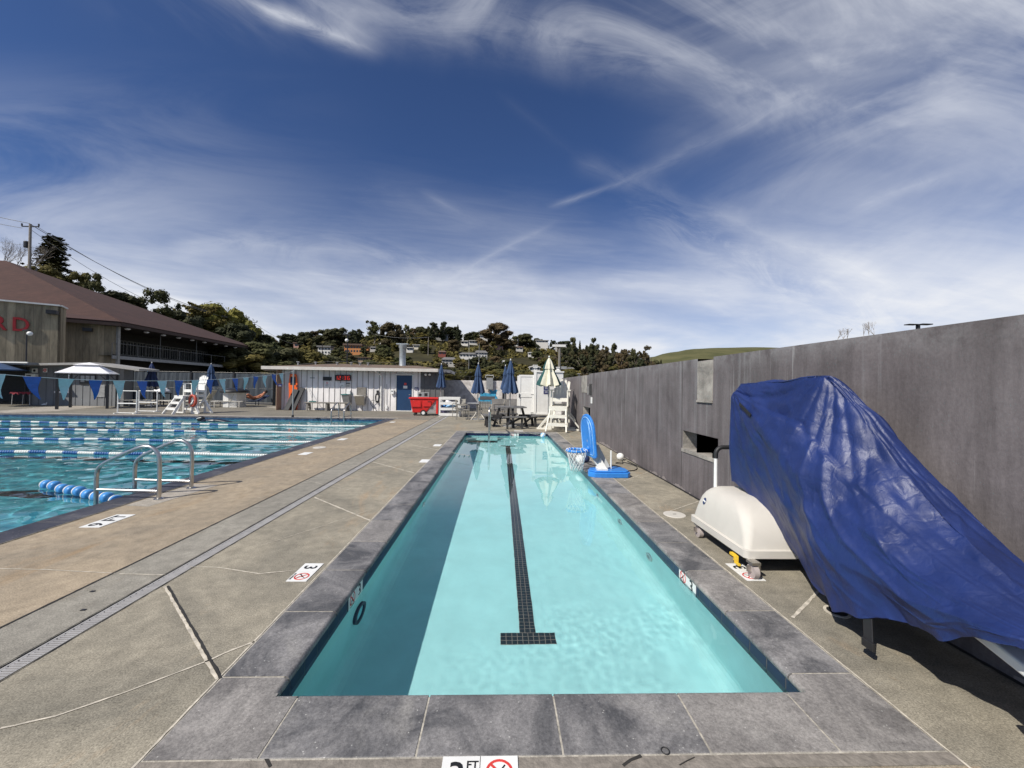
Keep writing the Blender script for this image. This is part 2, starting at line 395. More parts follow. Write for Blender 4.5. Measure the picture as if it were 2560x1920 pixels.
# drain channel: sunken trough, steel-grey slotted cover
b = MB(); b.add([(D0,-9,-.06),(D1,-9,-.06),(D1,19.5,-.06),(D0,19.5,-.06)], [(0,1,2,3)])
b.add([(D0,-9,0),(D0,19.5,0),(D0,19.5,-.06),(D0,-9,-.06)], [(0,1,2,3)]); b.add([(D1,-9,0),(D1,19.5,0),(D1,19.5,-.06),(D1,-9,-.06)], [(3,2,1,0)])
struct(b.build('drain_trench', 'dark_joint', flip=False))
M['drain'] = mat('grey_drain_plastic', (.36, .35, .34), .6, var=.15, scale=9)
gr = MB(); y = .6
g0 = D0 + .008; g1 = D1 - .008
while y < 9.0:
    gr.box((g0+.022, y, -.02), (g1, y+.012, -.002)); y += .018
gr.box((g0, .6, -.02), (g0+.012, 9.0, -.001)); gr.box((g1-.004, .6, -.02), (g1, 9.0, -.001))
y = .6
while y < 9.0:
    gr.box((g0+.012, y, -.02), (g0+.022, y+.035, -.002)); y += .045
gr.box((g0, 9.0, -.02), (g1, 19.45, -.002)); gr.box((g0, -9, -.02), (g1, .6, -.002))
tag(gr.build('drain_grate', 'drain', flip=False), 'long pale grey slotted drain channel cover set in the deck between the pools', 'drain')
# joints and caulk lines
def strip(b, pts, w, z=.003, wob=.004, seed=1):
    r = random.Random(seed); wob = min(wob, .0016); P = [Vector((p[0], p[1], 0)) for p in pts]; Q = []
    for a, c in zip(P, P[1:]):
        k = max(1, int((c-a).length/.035))
        for i in range(k): Q.append(a.lerp(c, i/k))
    Q.append(P[-1]); L_ = []; R_ = []
    for i, p in enumerate(Q):
        d = (Q[min(i+1, len(Q)-1)] - Q[max(i-1, 0)]).normalized(); n = Vector((-d.y, d.x, 0))
        o = n * r.uniform(-wob, wob); ww = w * r.uniform(.7, 1.25)/2
        L_.append(p+o+n*ww); R_.append(p+o-n*ww)
    vs = [(p.x, p.y, z) for p in L_] + [(p.x, p.y, z) for p in R_]; k = len(Q)
    b.add(vs, [(k+i, k+i+1, i+1, i) for i in range(k-1)])
D = 2560/2212.0
def GD(x, y): return G(x*D, y*D)
ck = MB(); s_ = 0
for pts, w in (([(357,1267),(470,1467)], .022), ([(0,1575),(120,1548),(260,1500),(445,1430)], .010), ([(445,1430),(500,1405),(553,1386)], .013),
               ([(410,1225),(470,1226),(560,1240),(640,1232)], .011), ([(680,1075),(800,1125)], .02), ([(805,998),(895,1022)], .02),
               ([(575,1175),(680,1142),(790,1105)], .006), ([(299/D,1435/D),(413/D,1438/D)], .010), ([(0,1229),(100,1231),(250,1239)], .008),
               ([(888,961),(1015,985)] , .02), ([(1060,915),(1170,942)], .02), ([(1712,1335),(1775,1270)], .02), ([(1675/D,1278/D),(1754/D,1251/D)], .012),
               ([(660,1038),(760,1060)], .006), ([(1560,1166),(1645,1192)], .01), ([(1010,912),(1270,930)], .012), ([(585,1000),(650,1004)], .006), ([(1345,1040),(1400,1020)], .012)):
    s_ += 1; strip(ck, [GD(*p) for p in pts], w, .003, .003, s_)
strip(ck, [(CX0-.010, 1.5), (CX0-.010, CY1+.02)], .009, .003, .002, 50)
strip(ck, [(CX1+.010, 1.5), (CX1+.010, CY1+.02)], .009, .003, .002, 51)
strip(ck, [(-60, NY1+.02), (NX1+.02, NY1+.02)], .03, .003, .002, 53)
struct(ck.build('deck_caulk_lines', 'caulk', flip=False))
dj = MB()
strip(dj, [(XL, -9), (XL, 19)], .014, .004, .001, 60); strip(dj, [(NX1+.008, -9), (NX1+.008, 16.9)], .013, .004, .001, 61)
strip(dj, [(D0-.006, -9), (D0-.006, 19.4)], .007, .004, .0, 62); strip(dj, [(D1+.006, -9), (D1+.006, 19.4)], .008, .004, .0, 63)
a1 = GD(357,1267); a2 = GD(470,1467); strip(dj, [(a1.x+.016, a1.y), (a2.x+.016, a2.y)], .012, .006, .003, 64)
strip(dj, [(2.695, -2), (2.695, 16)], .03, .004, .004, 65)
strip(dj, [GD(1345,1655), GD(1362,1643), GD(1385,1634)], .012, .004, .004, 66)
strip(dj, [GD(575,1637), GD(583,1659)], .012, .004, .003, 67)
strip(dj, [GD(1468,1655), GD(1500,1637)], .004, .004, .003, 68)
struct(dj.build('deck_joints', 'dark_joint', flip=False))
# small band of mortar in front of the coping
b = MB(); b.add([(CX0-.02, CY0-.055, .0025), (CX1+.02, CY0-.055, .0025), (CX1+.02, CY0, .0025), (CX0-.02, CY0, .0025)], [(0,1,2,3)])
struct(b.build('coping_mortar_band', 'grey_grout', flip=False))
b = MB(); b.add([(CX0-.06, 1.28, .0022), (CX1+.06, 1.28, .0022), (CX1+.06, CY0-.062, .0022), (CX0-.06, CY0-.062, .0022)], [(0,1,2,3)])
struct(b.build('deck_front_band', 'deck_tan', flip=False))

# ---- coping stones (bull-nosed slabs), grouted
def slab(b, x0, y0, x1, y1, mi=0, nose=None, rr=None):
    # nose in '+x','-x','+y','-y' : rounded overhanging edge towards the water
    t = .052; z1 = .006; g = .005
    x0 += g; x1 -= g; y0 += g; y1 -= g
    r = .024
    prof = [(0, -t), (0, z1)]                                            # outer side, then along the top to the nose
    W = (x1-x0) if nose in ('+x','-x') else (y1-y0)
    if nose is None: b.box((x0, y0, -t), (x1, y1, z1), mi); return
    pf = [(0, -t), (0, z1-.004), (.004, z1)] + [(W - r + r*math.sin(a), z1 - r + r*math.cos(a)) for a in [R(k) for k in range(0, 181, 20)]] + [(W-r, -t)]
    n = len(pf)
    if nose in ('+x','-x'):
        f = (lambda u: x0+u) if nose == '+x' else (lambda u: x1-u)
        vs = [(f(u), y0, z) for u, z in pf] + [(f(u), y1, z) for u, z in pf]
    else:
        f = (lambda u: y0+u) if nose == '+y' else (lambda u: y1-u)
        vs = [(x0, f(u), z) for u, z in pf] + [(x1, f(u), z) for u, z in pf]
    b.add(vs, [tuple(range(n)), tuple(range(n, 2*n))[::-1]] + [(i, (i+1) % n, n+(i+1) % n, n+i) for i in range(n)], mi)
cp = MB()
L0 = 2.03; pitch = .577
ys = [L0 + pitch*i for i in range(18)] + [CY1 - .35]
sm = [G(1250-.8*(py-965)*1.0, py).y for py in (1687, 1522.7, 1422.4, 1351.4, 1299.3, 1259.4, 1228.4)]
for i, (a, c) in enumerate(zip(ys, ys[1:])):
    slab(cp, CX0, a, SX0, c, rnd.choice((0,0,1)) if i < 2 else rnd.choice((0, 0, 1)), '+x'); slab(cp, SX1, a, CX1, c, rnd.choice((0,1,1)), '-x')
# near row: corner stones then four front stones
xs = [CX0, -.80, -.42, .26, .85, 1.46, CX1]
fx = [G(x*D, 1560*D).x for x in (610, 915, 1204, 1497)]
xs = [CX0, fx[0], fx[1], fx[2], fx[3], CX1-.30]
xs = [CX0] + fx + [1.43, CX1]
for i, (a, c) in enumerate(zip(xs, xs[1:])):
    mi = 1 if i in (0, 4, 5) else 0
    if i == 0: slab(cp, a, CY0, SX0+.005, SY0+.005, mi, None); slab(cp, SX0-.005, CY0, c, SY0, mi, '+y')
    elif i == 5: slab(cp, a, CY0, SX1+.005, SY0, mi, '+y'); slab(cp, SX1-.005, CY0, c, SY0+.005, mi, None)
    else: slab(cp, a, CY0, c, SY0, mi, '+y')
slab(cp, CX0, SY0-.005, SX0, L0, 1, '+x'); slab(cp, SX1, SY0-.005, CX1, L0, 1, '-x')
xs = [CX0] + [CX0 + (CX1-CX0)*i/6 for i in range(1, 6)] + [CX1]
for i, (a, c) in enumerate(zip(xs, xs[1:])): slab(cp, a, SY1, c, CY1, rnd.choice((0,1)), '-y')
struct(cp.build('small_pool_coping', ['slate', 'slate2'], smooth='auto', flip=True))
b = MB()
for x0, y0, x1, y1 in ((CX0, CY0, CX1, SY0-.03), (CX0, SY1+.03, CX1, CY1), (CX0, SY0-.03, SX0-.03, SY1+.03), (SX1+.03, SY0-.03, CX1, SY1+.03)):
    b.box((x0, y0, -.045), (x1, y1, .0035))
struct(b.build('small_pool_grout', 'grout'))
# ---- small pool shell
ZF = -.76
IX0, IX1, IY0, IY1 = SX0-.018, SX1+.018, SY0-.018, SY1+.018
def shell(name, x0, x1, y0, y1, zf, m, mw=None, cove=.12):
    b = MB(); k = 5
    b.add([(x0+cove,y0+cove,zf),(x1-cove,y0+cove,zf),(x1-cove,y1-cove,zf),(x0+cove,y1-cove,zf)], [(0,1,2,3)])
    rings = []
    for i in range(k+1):
        a = R(90*i/k); u = cove*(1-math.sin(a)); w = cove*(1-math.cos(a))
        rings.append([(x0+u,y0+u,zf+w),(x1-u,y0+u,zf+w),(x1-u,y1-u,zf+w),(x0+u,y1-u,zf+w)])
    rings.append([(x0,y0,-.02),(x1,y0,-.02),(x1,y1,-.02),(x0,y1,-.02)])
    for ri, (a, c) in enumerate(zip(rings, rings[1:])):
        for j in range(4):
            q = (j+1) % 4
            b.add([a[j], a[q], c[q], c[j]], [(3,2,1,0)], 1 if (mw and ri >= k) else 0)
    o = b.build(name, [m, mw] if mw else m, flip=False)
    for p in o.data.polygons: p.use_smooth = False
    o.cycles.is_caustics_receiver = True
    return struct(o)
shell('small_pool_basin', IX0, IX1, IY0, IY1, ZF, 'plaster')
def tileband(name, x0, x1, y0, y1, z0, z1, tw, m='navy_tile'):
    b = MB(); e = .004
    def run(p, q, n):
        p = Vector(p); q = Vector(q); L = (q-p).length; d = (q-p).normalized(); k = round(L/tw); t = L/k
        up = Vector((0,0,1)); nn = Vector(n)
        b.add([p+up*z0+nn*.001, q+up*z0+nn*.001, q+up*z1+nn*.001, p+up*z1+nn*.001], [(0,1,2,3)], 1)
        for i in range(k):
            a = p + d*(t*i+.0022); c = p + d*(t*(i+1)-.0022)
            b.add([a+up*(z0+.002)+nn*e, c+up*(z0+.002)+nn*e, c+up*z1+nn*e, a+up*z1+nn*e], [(0,1,2,3)], 0)
    run((x0,y0,0),(x0,y1,0),(1,0,0)); run((x1,y1,0),(x1,y0,0),(-1,0,0)); run((x0,y1,0),(x1,y1,0),(0,-1,0)); run((x1,y0,0),(x0,y0,0),(0,1,0))
    return struct(b.build(name, [m, 'grey_grout'], flip=False))
tileband('small_pool_waterline_tiles', IX0, IX1, IY0, IY1, -.155, -.02, .152)
# lane marker of black mosaic on the floor
bt = MB(); bg_ = MB(); tz = ZF + .004
def mosaic(x0, y0, nx, ny, t):
    bg_.add([(x0,y0,tz-.001),(x0+nx*t,y0,tz-.001),(x0+nx*t,y0+ny*t,tz-.001),(x0,y0+ny*t,tz-.001)], [(0,1,2,3)])
    for i in range(nx):
        for j in range(ny):
            a = x0+i*t; c = y0+j*t; g = .0028
            bt.add([(a+g,c+g,tz+.002),(a+t-g,c+g,tz+.002),(a+t-g,c+t-g,tz+.002),(a+g,c+t-g,tz+.002)], [(0,1,2,3)])
LMX, LMY0, LMY1, TT = .247, 2.96, 11.25, .0425
mosaic(LMX-TT*5, LMY0, 10, 3, TT); mosaic(LMX-TT*1.5, LMY0+3*TT, 3, int((LMY1-LMY0)/TT)-6, TT); mosaic(LMX-TT*5, LMY0+TT*(int((LMY1-LMY0)/TT)-3), 10, 3, TT)
mk = bt.build('lane_marker', 'black_tile', flip=False); mk.cycles.is_caustics_receiver = True; struct(mk)
o = bg_.build('lane_marker_grout', 'grey_grout', flip=False); o.cycles.is_caustics_receiver = True; struct(o)
# pool steps at the far left end
b = MB()
for i in range(3): b.box((IX0, IY1-.28*(3-i), ZF), (-.05, IY1-.28*(2-i), -.85+.23*(i+.3)))
o = b.build('pool_steps', 'plaster'); o.cycles.is_caustics_receiver = True; struct(o)
# wall fittings
def ring(b, c, n, ro, ri, mi=0, th=.006, seg=24):
    n = Vector(n).normalized(); a = n.cross(Vector((0,0,1))).normalized() if abs(n.z) < .9 else Vector((1,0,0)); e = n.cross(a); c = Vector(c)
    vs = []
    for r in (ro, ri):
        for h in (0, th):
            for k in range(seg):
                t = 2*math.pi*k/seg; vs.append(c + n*h + (a*math.cos(t)+e*math.sin(t))*r)
    fs = []
    for k in range(seg):
        q = (k+1) % seg
        fs += [(k,q,seg+q,seg+k), (2*seg+k,3*seg+k,3*seg+q,2*seg+q), (seg+k,seg+q,3*seg+q,3*seg+k)]
    b.add(vs, fs, mi)
def disc(b, c, n, r, mi=0, th=.008, seg=20):
    n = Vector(n).normalized(); a = n.cross(Vector((0,0,1))).normalized() if abs(n.z) < .9 else Vector((1,0,0)); e = n.cross(a); c = Vector(c)
    vs = [c + n*h + (a*math.cos(2*math.pi*k/seg)+e*math.sin(2*math.pi*k/seg))*r for h in (0, th) for k in range(seg)]
    b.add(vs, [tuple(range(seg)), tuple(range(seg, 2*seg))] + [(k, (k+1) % seg, seg+(k+1) % seg, seg+k) for k in range(seg)], mi)
for (x, y, z, s, lab) in ((IX1, 3.97, -.42, -1, 'white underwater jet fitting on the right pool wall, nearest one'), (IX1, 4.95, -.42, -1, 'white underwater jet fitting on the right pool wall, second from the near end'),
                     (IX1, 6.1, -.42, -1, 'white underwater jet fitting on the right pool wall, farthest one'), (IX0, 5.6, -.42, 1, 'small white underwater jet fitting far along the shaded left pool wall')):
    t = thing('pool_jet', lab, 'pool jet', (x, y, z), 0, 'underwater jet fittings')
    b = MB(); disc(b, (0,0,0), (s,0,0), .075, 0, .012); b.build('cover_plate', 'white', t)
    b = MB(); ring(b, (s*.008,0,0), (s,0,0), .03, .02, 0, .005); disc(b, (s*.008,0,0), (s,0,0), .012, 0, .006); b.build('nozzle', 'grey_metal', t)
t = thing('pool_light', 'dark ringed underwater light low on the shaded left pool wall', 'pool light', (IX0, 3.05, -.43))
b = MB(); ring(b, (0,0,0), (1,0,0), .115, .080, 0, .02, 32); b.build('rim', 'black', t)
b = MB(); disc(b, (0,0,0), (1,0,0), .079, 0, .006, 28); b.build('lens', 'plaster_wall', t)

# ---- main pool
def slab2(b, x0, y0, x1, y1, nose): slab(b, x0, y0, x1, y1, 0, nose)
b = MB(); y = -8.6; k = 0
y = 3.02 - 20*.61
while y < MY1:
    slab2(b, MX1, y, NX1, min(y+.61, MY1), '-x'); y += .61
x = MX0
while x < NX1 - .01:
    slab2(b, x, MY1, min(x+.61, NX1), NY1, '-y'); x += .61
struct(b.build('main_pool_coping', 'slate_dark', smooth='auto'))
b = MB(); b.box((MX1+.03, -9, -.045), (NX1, MY1, .0035)); b.box((MX0, MY1+.03, -.045), (NX1, NY1, .0035)); struct(b.build('main_pool_grout', 'grout'))
shell('main_pool_basin', MX0, MX1+.018, MY0, MY1+.018, -2.6, 'plaster_deep', 'plaster_wall', .3)
M['deep_tile'] = mat('blue_mosaic_tile', (.05, .12, .22), .25, var=.5, scale=9, c2=(.012, .03, .08))
tileband('main_pool_waterline_tiles', MX0, MX1+.018, MY0, MY1+.018, -.20, -.02, .152, 'deep_tile')
# lane lines painted on the main pool floor (lanes run left to right)
b = MB()
for yy in (-.6, 1.9, 4.6, 7.3, 10.0, 12.7, 15.3):
    b.add([(-32, yy, -2.594), (-6.5, yy, -2.594), (-6.5, yy+.25, -2.594), (-32, yy+.25, -2.594)], [(0,1,2,3)])
    b.box((-5.3, yy, -2.594), (-5.2, yy+.25, -2.594+.001))
o = b.build('main_pool_floor_lines', 'black_tile', flip=False); o.cycles.is_caustics_receiver = True; struct(o)

# ---- water
def water_mat(name, rough, bscale, bstr, tint=(1,1,1)):
    m = bpy.data.materials.new(name); m.use_nodes = True; N = m.node_tree.nodes; L = m.node_tree.links; N.clear()
    o = N.new('ShaderNodeOutputMaterial'); g = N.new('ShaderNodeBsdfGlass'); g.inputs['IOR'].default_value = 1.333; g.inputs['Roughness'].default_value = rough
    g.inputs['Color'].default_value = (*tint, 1)
    if bstr:
        tc = N.new('ShaderNodeTexCoord').outputs['Object']
        n1 = noise_node(N, L, tc, bscale, 3, .5, .6)
        bn = N.new('ShaderNodeBump'); bn.inputs['Strength'].default_value = bstr; bn.inputs['Distance'].default_value = .01
        L.new(n1, bn.inputs['Height']); L.new(bn.outputs[0], g.inputs['Normal'])
    L.new(g.outputs[0], o.inputs[0]); return m
def water(name, x0, x1, y0, y1, z, step, hf, m):
    nx = int((x1-x0)/step); ny = int((y1-y0)/step); vs = []; fs = []
    for j in range(ny+1):
        y = y0 + (y1-y0)*j/ny
        for i in range(nx+1):
            x = x0 + (x1-x0)*i/nx; vs.append((x, y, z + hf(x, y)))
    w = nx+1
    for j in range(ny):
        for i in range(nx): a = j*w+i; fs.append((a, a+1, a+w+1, a+w))
    me = bpy.data.meshes.new(name); me.from_pydata(vs, [], fs); me.materials.append(m)
    me.polygons.foreach_set('use_smooth', [True]*len(fs))
    o = bpy.data.objects.new(name, me); COL.objects.link(o); o.cycles.is_caustics_caster = True
    return struct(o)
def h_small(x, y):
    near = max(0, 1-(y-1.9)/5.0); side = .35 + .65*max(0, min(1, (x+.3)/1.2))
    a = mn.noise(Vector((x*2.2, y*1.6, 1))) * .0008 * (.12 + near*.9)
    c = mn.noise(Vector((x*8, y*6.5, 5))) * .0008 * near * side
    e = (mn.noise(Vector((x*19, y*17, 9))) * .00042 + mn.noise(Vector((x*38, y*36, 2))) * .00014) * (near*.9+.1) * side * max(0, mn.noise(Vector((x*1.3, y*1.3, 33)))+.30)*2
    return a + c + e
water('small_pool_water', IX0+.001, IX1-.001, IY0+.001, IY1-.001, -.098, .018, h_small, water_mat('clear_pool_water', 0, 1, 0))
def h_main(x, y):
    s = 1.0
    return s*(mn.noise(Vector((x*.9, y*1.3, 2)))*.010 + mn.noise(Vector((x*2.6, y*3.6, 7)))*.008 + mn.noise(Vector((x*6.5, y*8, 4)))*.0042)
water('main_pool_water', -24, MX1+.017, .5, MY1+.017, -.10, .07, h_main, water_mat('rippled_pool_water', 0, 1, 0))
b = MB(); b.add([(MX0, MY0, -.1), (-24, MY0, -.1), (-24, MY1+.017, -.1), (MX0, MY1+.017, -.1), (-24, .5, -.1), (MX1+.017, MY0, -.1), (MX1+.017, .5, -.1)], [(0,1,2,3), (1,5,6,4)])
o = b.build('main_pool_still_water', bpy.data.materials['rippled_pool_water'], flip=False); struct(o)

# ---- depth markers
def marker(txt, O, xa, ya, label, sym=True, n_t=2, s=.15, order='TS', ft=True, grp='depth marker tiles', parent=None):
    """two square white tiles in a row, digit on one and a no-diving symbol on the other; O = lower left corner"""
    T = frame(O, xa, ya)
    t = thing('depth_marker', label, 'depth marker', (0,0,0), 0, grp)
    b = MB()
    for i in range(n_t): b.box((i*s+.0015, 0, 0), ((i+1)*s-.0015, s, .004), 0, T)
    b.build('tile', 'white', t)
    it = 0 if order == 'TS' else 1
    if not sym:
        text_mesh(txt, s*.92, T @ Matrix.Translation((s*n_t/2, s*.47, .0052)), 'lettering', 'ink', t)
        return t
    text_mesh(txt, s*.92, T @ Matrix.Translation((it*s + s*(.4 if ft else .5), s*.47, .0052)), 'digit', 'ink', t)
    if ft: text_mesh('FT', s*.30, T @ Matrix.Translation((it*s + s*.80, s*.74, .0052)), 'lettering', 'ink', t)
    cx = (1-it)*s + s*.5; b = MB(); c = T @ Vector((cx, s*.54, .0042)); nn = T.to_3x3() @ Vector((0,0,1))
    ring(b, c, nn, s*.36, s*.295, 0, .0012, 28)
    b.bar(T @ Vector((cx-.22*s, s*.76, .0052)), T @ Vector((cx+.22*s, s*.32, .0052)), s*.06, .0012, 0, nn)
    b.build('ban_ring', 'red', t)
    b = MB(); P = lambda u, v: T @ Vector((cx+u*s, s*.54+v*s, .0047))
    b.bar(P(-.16,-.1), P(.05,.07), s*.06, .001, 0, nn); b.bar(P(.05,.07), P(.15,.2), s*.04, .001, 0, nn); b.bar(P(.05,.07), P(.02,-.1), s*.045, .001, 0, nn); b.bar(P(.02,-.1), P(.12,-.18), s*.04, .001, 0, nn)
    disc(b, P(-.2,-.15), nn, s*.045, 0, .001)
    b.build('diver_figure', 'ink', t)
    text_mesh('NO DIVING', s*.13, T @ Matrix.Translation((cx, s*.085, .0052)), 'lettering', 'ink', t)
    return t
q = G(1107, 1896); marker('3', (q.x, q.y-.15, .0035), (1,0,0), (0,1,0), 'white depth marker tiles reading 3 FT at the bottom edge of the photo')
q = G(705*D, 1218*D); marker('3', (q.x-.17, q.y+.0, .001), (0,-1,0), (1,0,0), 'white depth marker tiles flat on the deck beside the left coping of the small pool', ft=False)
c_ = [GD(172,1140), GD(284,1112)]
q = G(172*D, 1140*D); marker('9 FT', (q.x+.19, q.y-.0, .001), (0,1,0), (-1,0,0), 'white tile reading 9 FT on the tan deck beside the main pool', sym=False, n_t=2, s=.200)
q = AX(1751, 1480, IX1); marker('3', (IX1-.004, 3.30, -.148), (0,-1,0), (0,0,1), 'white depth marker tiles on the right waterline of the small pool', ft=False, s=.142, order='ST')
marker('3', (IX0+.004, 2.83, -.148), (0,1,0), (0,0,1), 'white depth marker tiles on the left waterline of the small pool', ft=False, s=.142, order='ST')
marker('3', (.34, IY1-.004, -.148), (1,0,0), (0,0,1), 'white depth marker tiles on the far waterline of the small pool', ft=False, s=.142, order='ST')
marker('3', (1.93, 3.16, .001), (0,-1,0), (-1,0,0) , 'white depth marker tiles under the caster of the covered pool lift', ft=False, order='ST') if False else marker('3', (2.10, 3.02, .001), (0,1,0), (-1,0,0), 'white depth marker tiles under the caster of the covered pool lift', ft=False, order='ST')
for (px, py, lab) in ((740,949,'small white depth tile on the tan deck, farther one beyond the round lid'), (660,980,'small white depth tile on the tan deck, nearer one before the round lid'), (918,996,'small white depth tile beside the left coping of the small pool, midway along it'), (848,912,'small white depth tile near the far corner of the main pool'), (945,962,'small white depth tile beside the left coping of the small pool near its far end'), (1120,931,'narrow white depth tile behind the far coping of the small pool')):
    q = GD(px, py); b = MB(); b.box((q.x-.09, q.y-.15, .001), (q.x+.09, q.y+.15, .005)) if px < 1000 else b.box((q.x-.15, q.y-.09, .001), (q.x+.15, q.y+.09, .005))
    tag(b.build('depth_tile', 'white'), lab, 'depth marker', 'small depth tiles on the deck')
for (px, py, r, lab) in ((690,967,.14,'round white lid set in the tan deck beside the main pool'), (1457,1112,.125,'round cream skimmer lid on the right deck beyond the pool lift')):
    q = GD(px, py); t = thing('skimmer_lid', lab, 'lid', (q.x, q.y, 0), 0, 'round skimmer lids'); b = MB(); b.lathe([(r,0),(r,.005),(r*.96,.008),(r*.95,.008)], 32); b.build('lid', 'cream', t)
    b = MB(); b.box((-.02,-.005,.008),(.02,.005,.010)); b.build('finger_slot', 'dark_joint', t)
q = GD(1808,1322); t = thing('deck_drain', 'small round rusty drain in the deck under the blue cover', 'drain', (q.x, q.y, 0)); b = MB(); ring(b, (0,0,0), (0,0,1), .075, .058, 0, .006); b.build('rim', 'caulk', t)
b = MB(); disc(b, (0,0,.001), (0,0,1), .057, 0, .002); [b.box((-.045+.018*i, -.035, .003), (-.04+.018*i, .035, .005)) for i in range(6)]; b.build('grille', 'dark_metal', t)
b = MB(); b.tube([(.545+.013*math.cos(a), 1.655+.013*math.sin(a), .0085) for a in [2*math.pi*k/16 for k in range(16)]], .0022, 6, closed=True)
q = GD(1437,1626); b = MB(); b.tube([(q.x+.016*math.cos(a), q.y+.016*math.sin(a), .0085) for a in [2*math.pi*k/16 for k in range(16)]], .0022, 6, closed=True)
tag(b.build('rubber_ring', 'black', smooth=True), 'tiny black rubber ring lying on the near coping', 'ring')
for i, (px, py) in enumerate(((200,1278),(180,1318/1.0))):
    q = GD(px, py); b = MB(); b.box((q.x-.014, q.y-.009, .001), (q.x+.014, q.y+.009, .004)); tag(b.build('anchor_plate', 'dark_metal'), ['small dark square anchor in the grey deck strip, farther one','small dark square anchor in the grey deck strip, nearer one'][i], 'anchor')
# pale concrete patches round the near ladder feet
b = MB(); q1 = GD(345,1080)
b.add([(-4.42, 4.82, .002), (-4.12, 4.78, .002), (-4.02, 5.8, .002), (-4.42, 5.85, .002)], [(0,1,2,3)]); struct(b.build('ladder_footing_patch', 'deck_pale', flip=False))
b = MB(); q = [G(0,1027), G(104,1018), G(205,1015), G(262,1016), G(140,1028), G(0,1032)]  # pale concrete polygon paints the sunlit stretch of the far deck
b.add([(p.x, p.y, .003) for p in q], [(0,1,2,3,4,5)]); struct(b.build('painted_sun_patch', 'deck_pale'))
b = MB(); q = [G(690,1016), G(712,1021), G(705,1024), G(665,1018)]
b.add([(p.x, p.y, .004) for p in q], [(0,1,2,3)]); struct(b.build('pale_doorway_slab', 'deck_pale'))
# ================================================================== RIGHT SIDE: grey wall, pool lift, hoop, floats
def wall_mat():
    m, nt, N, L, b = newmat('streaked_grey_stucco')
    tc = N.new('ShaderNodeTexCoord').outputs['Object']
    a = ramp(N, .35, .65, (.118, .106, .107), (.170, .153, .155)); L.new(noise_node(N, L, tc, 1.6, 7, .68, .5), a.inputs[0]); col = a.outputs[0]
    v = ramp(N, .36, .66, (.84, .83, .83), (1.18, 1.18, 1.18)); L.new(noise_node(N, L, tc, 9, 5, .65, .2, (1, 1, .10)), v.inputs[0]); col = mixc(N, L, 1.0, col, v.outputs[0], 'MULTIPLY')
    # pale lime runs from the top
    s = ramp(N, .575, .72, (0,0,0), (.8,.8,.8)); L.new(noise_node(N, L, tc, 6.5, 4, .7, 0, (1, 1, .035)), s.inputs[0])
    sx = N.new('ShaderNodeSeparateXYZ'); L.new(tc, sx.inputs[0]); mr = N.new('ShaderNodeMapRange'); L.new(sx.outputs[2], mr.inputs[0]); mr.inputs[1].default_value = -.1; mr.inputs[2].default_value = 1.95; mr.inputs[3].default_value = .12; mr.inputs[4].default_value = 1.0
    mm = N.new('ShaderNodeMath'); mm.operation = 'MULTIPLY'; L.new(s.outputs[0], mm.inputs[0]); L.new(mr.outputs[0], mm.inputs[1])
    col = mixc(N, L, mm.outputs[0], col, (.30, .30, .305))
    s2 = ramp(N, .63, .675, (0,0,0), (.9,.9,.9)); L.new(noise_node(N, L, tc, 15, 3, .6, 0, (1, 1, .018)), s2.inputs[0])
    mm2 = N.new('ShaderNodeMath'); mm2.operation = 'MULTIPLY'; L.new(s2.outputs[0], mm2.inputs[0]); L.new(mr.outputs[0], mm2.inputs[1])
    col = mixc(N, L, mm2.outputs[0], col, (.36, .355, .35))
    # weathered top edge
    mr3 = N.new('ShaderNodeMapRange'); L.new(sx.outputs[2], mr3.inputs[0]); mr3.inputs[1].default_value = 1.72; mr3.inputs[2].default_value = 1.92; mr3.inputs[3].default_value = 0; mr3.inputs[4].default_value = .75
    tn = ramp(N, .4, .6, (0,0,0), (1,1,1)); L.new(noise_node(N, L, tc, 4, 5, .7), tn.inputs[0])
    mm3 = N.new('ShaderNodeMath'); mm3.operation = 'MULTIPLY'; L.new(tn.outputs[0], mm3.inputs[0]); L.new(mr3.outputs[0], mm3.inputs[1]); col = mixc(N, L, mm3.outputs[0], col, (.27, .26, .26))
    f = ramp(N, .3, .7, (.86,.86,.86), (1.12,1.12,1.12)); L.new(noise_node(N, L, tc, 45, 4, .7), f.inputs[0]); col = mixc(N, L, 1.0, col, f.outputs[0], 'MULTIPLY')
    # patches where the coat has flaked along the base
    mr4 = N.new('ShaderNodeMapRange'); L.new(sx.outputs[2], mr4.inputs[0]); mr4.inputs[1].default_value = .14; mr4.inputs[2].default_value = .02; mr4.inputs[3].default_value = 0; mr4.inputs[4].default_value = .30
    nb = noise_node(N, L, tc, 1.6, 4, .6); ad = N.new('ShaderNodeMath'); ad.operation = 'ADD'; L.new(nb, ad.inputs[0]); L.new(mr4.outputs[0], ad.inputs[1])
    st = ramp(N, .80, .81, (0,0,0), (.9,.9,.9)); L.new(ad.outputs[0], st.inputs[0]); col = mixc(N, L, st.outputs[0], col, (.30, .265, .25))
    L.new(col, b.inputs['Base Color']); b.inputs['Roughness'].default_value = .85; b.inputs['Specular IOR Level'].default_value = .25
    bn = N.new('ShaderNodeBump'); bn.inputs['Strength'].default_value = .35; bn.inputs['Distance'].default_value = .01
    L.new(noise_node(N, L, tc, 30, 6, .7, 0, (1, 1, .5)), bn.inputs['Height']); L.new(bn.outputs[0], b.inputs['Normal'])
    return m
M['stucco'] = wall_mat()
M['stucco_pale'] = mat('pale_blotchy_stucco', (.20, .185, .165), .9, c2=(.42, .39, .345), scale=5, bump=.5, bscale=40)
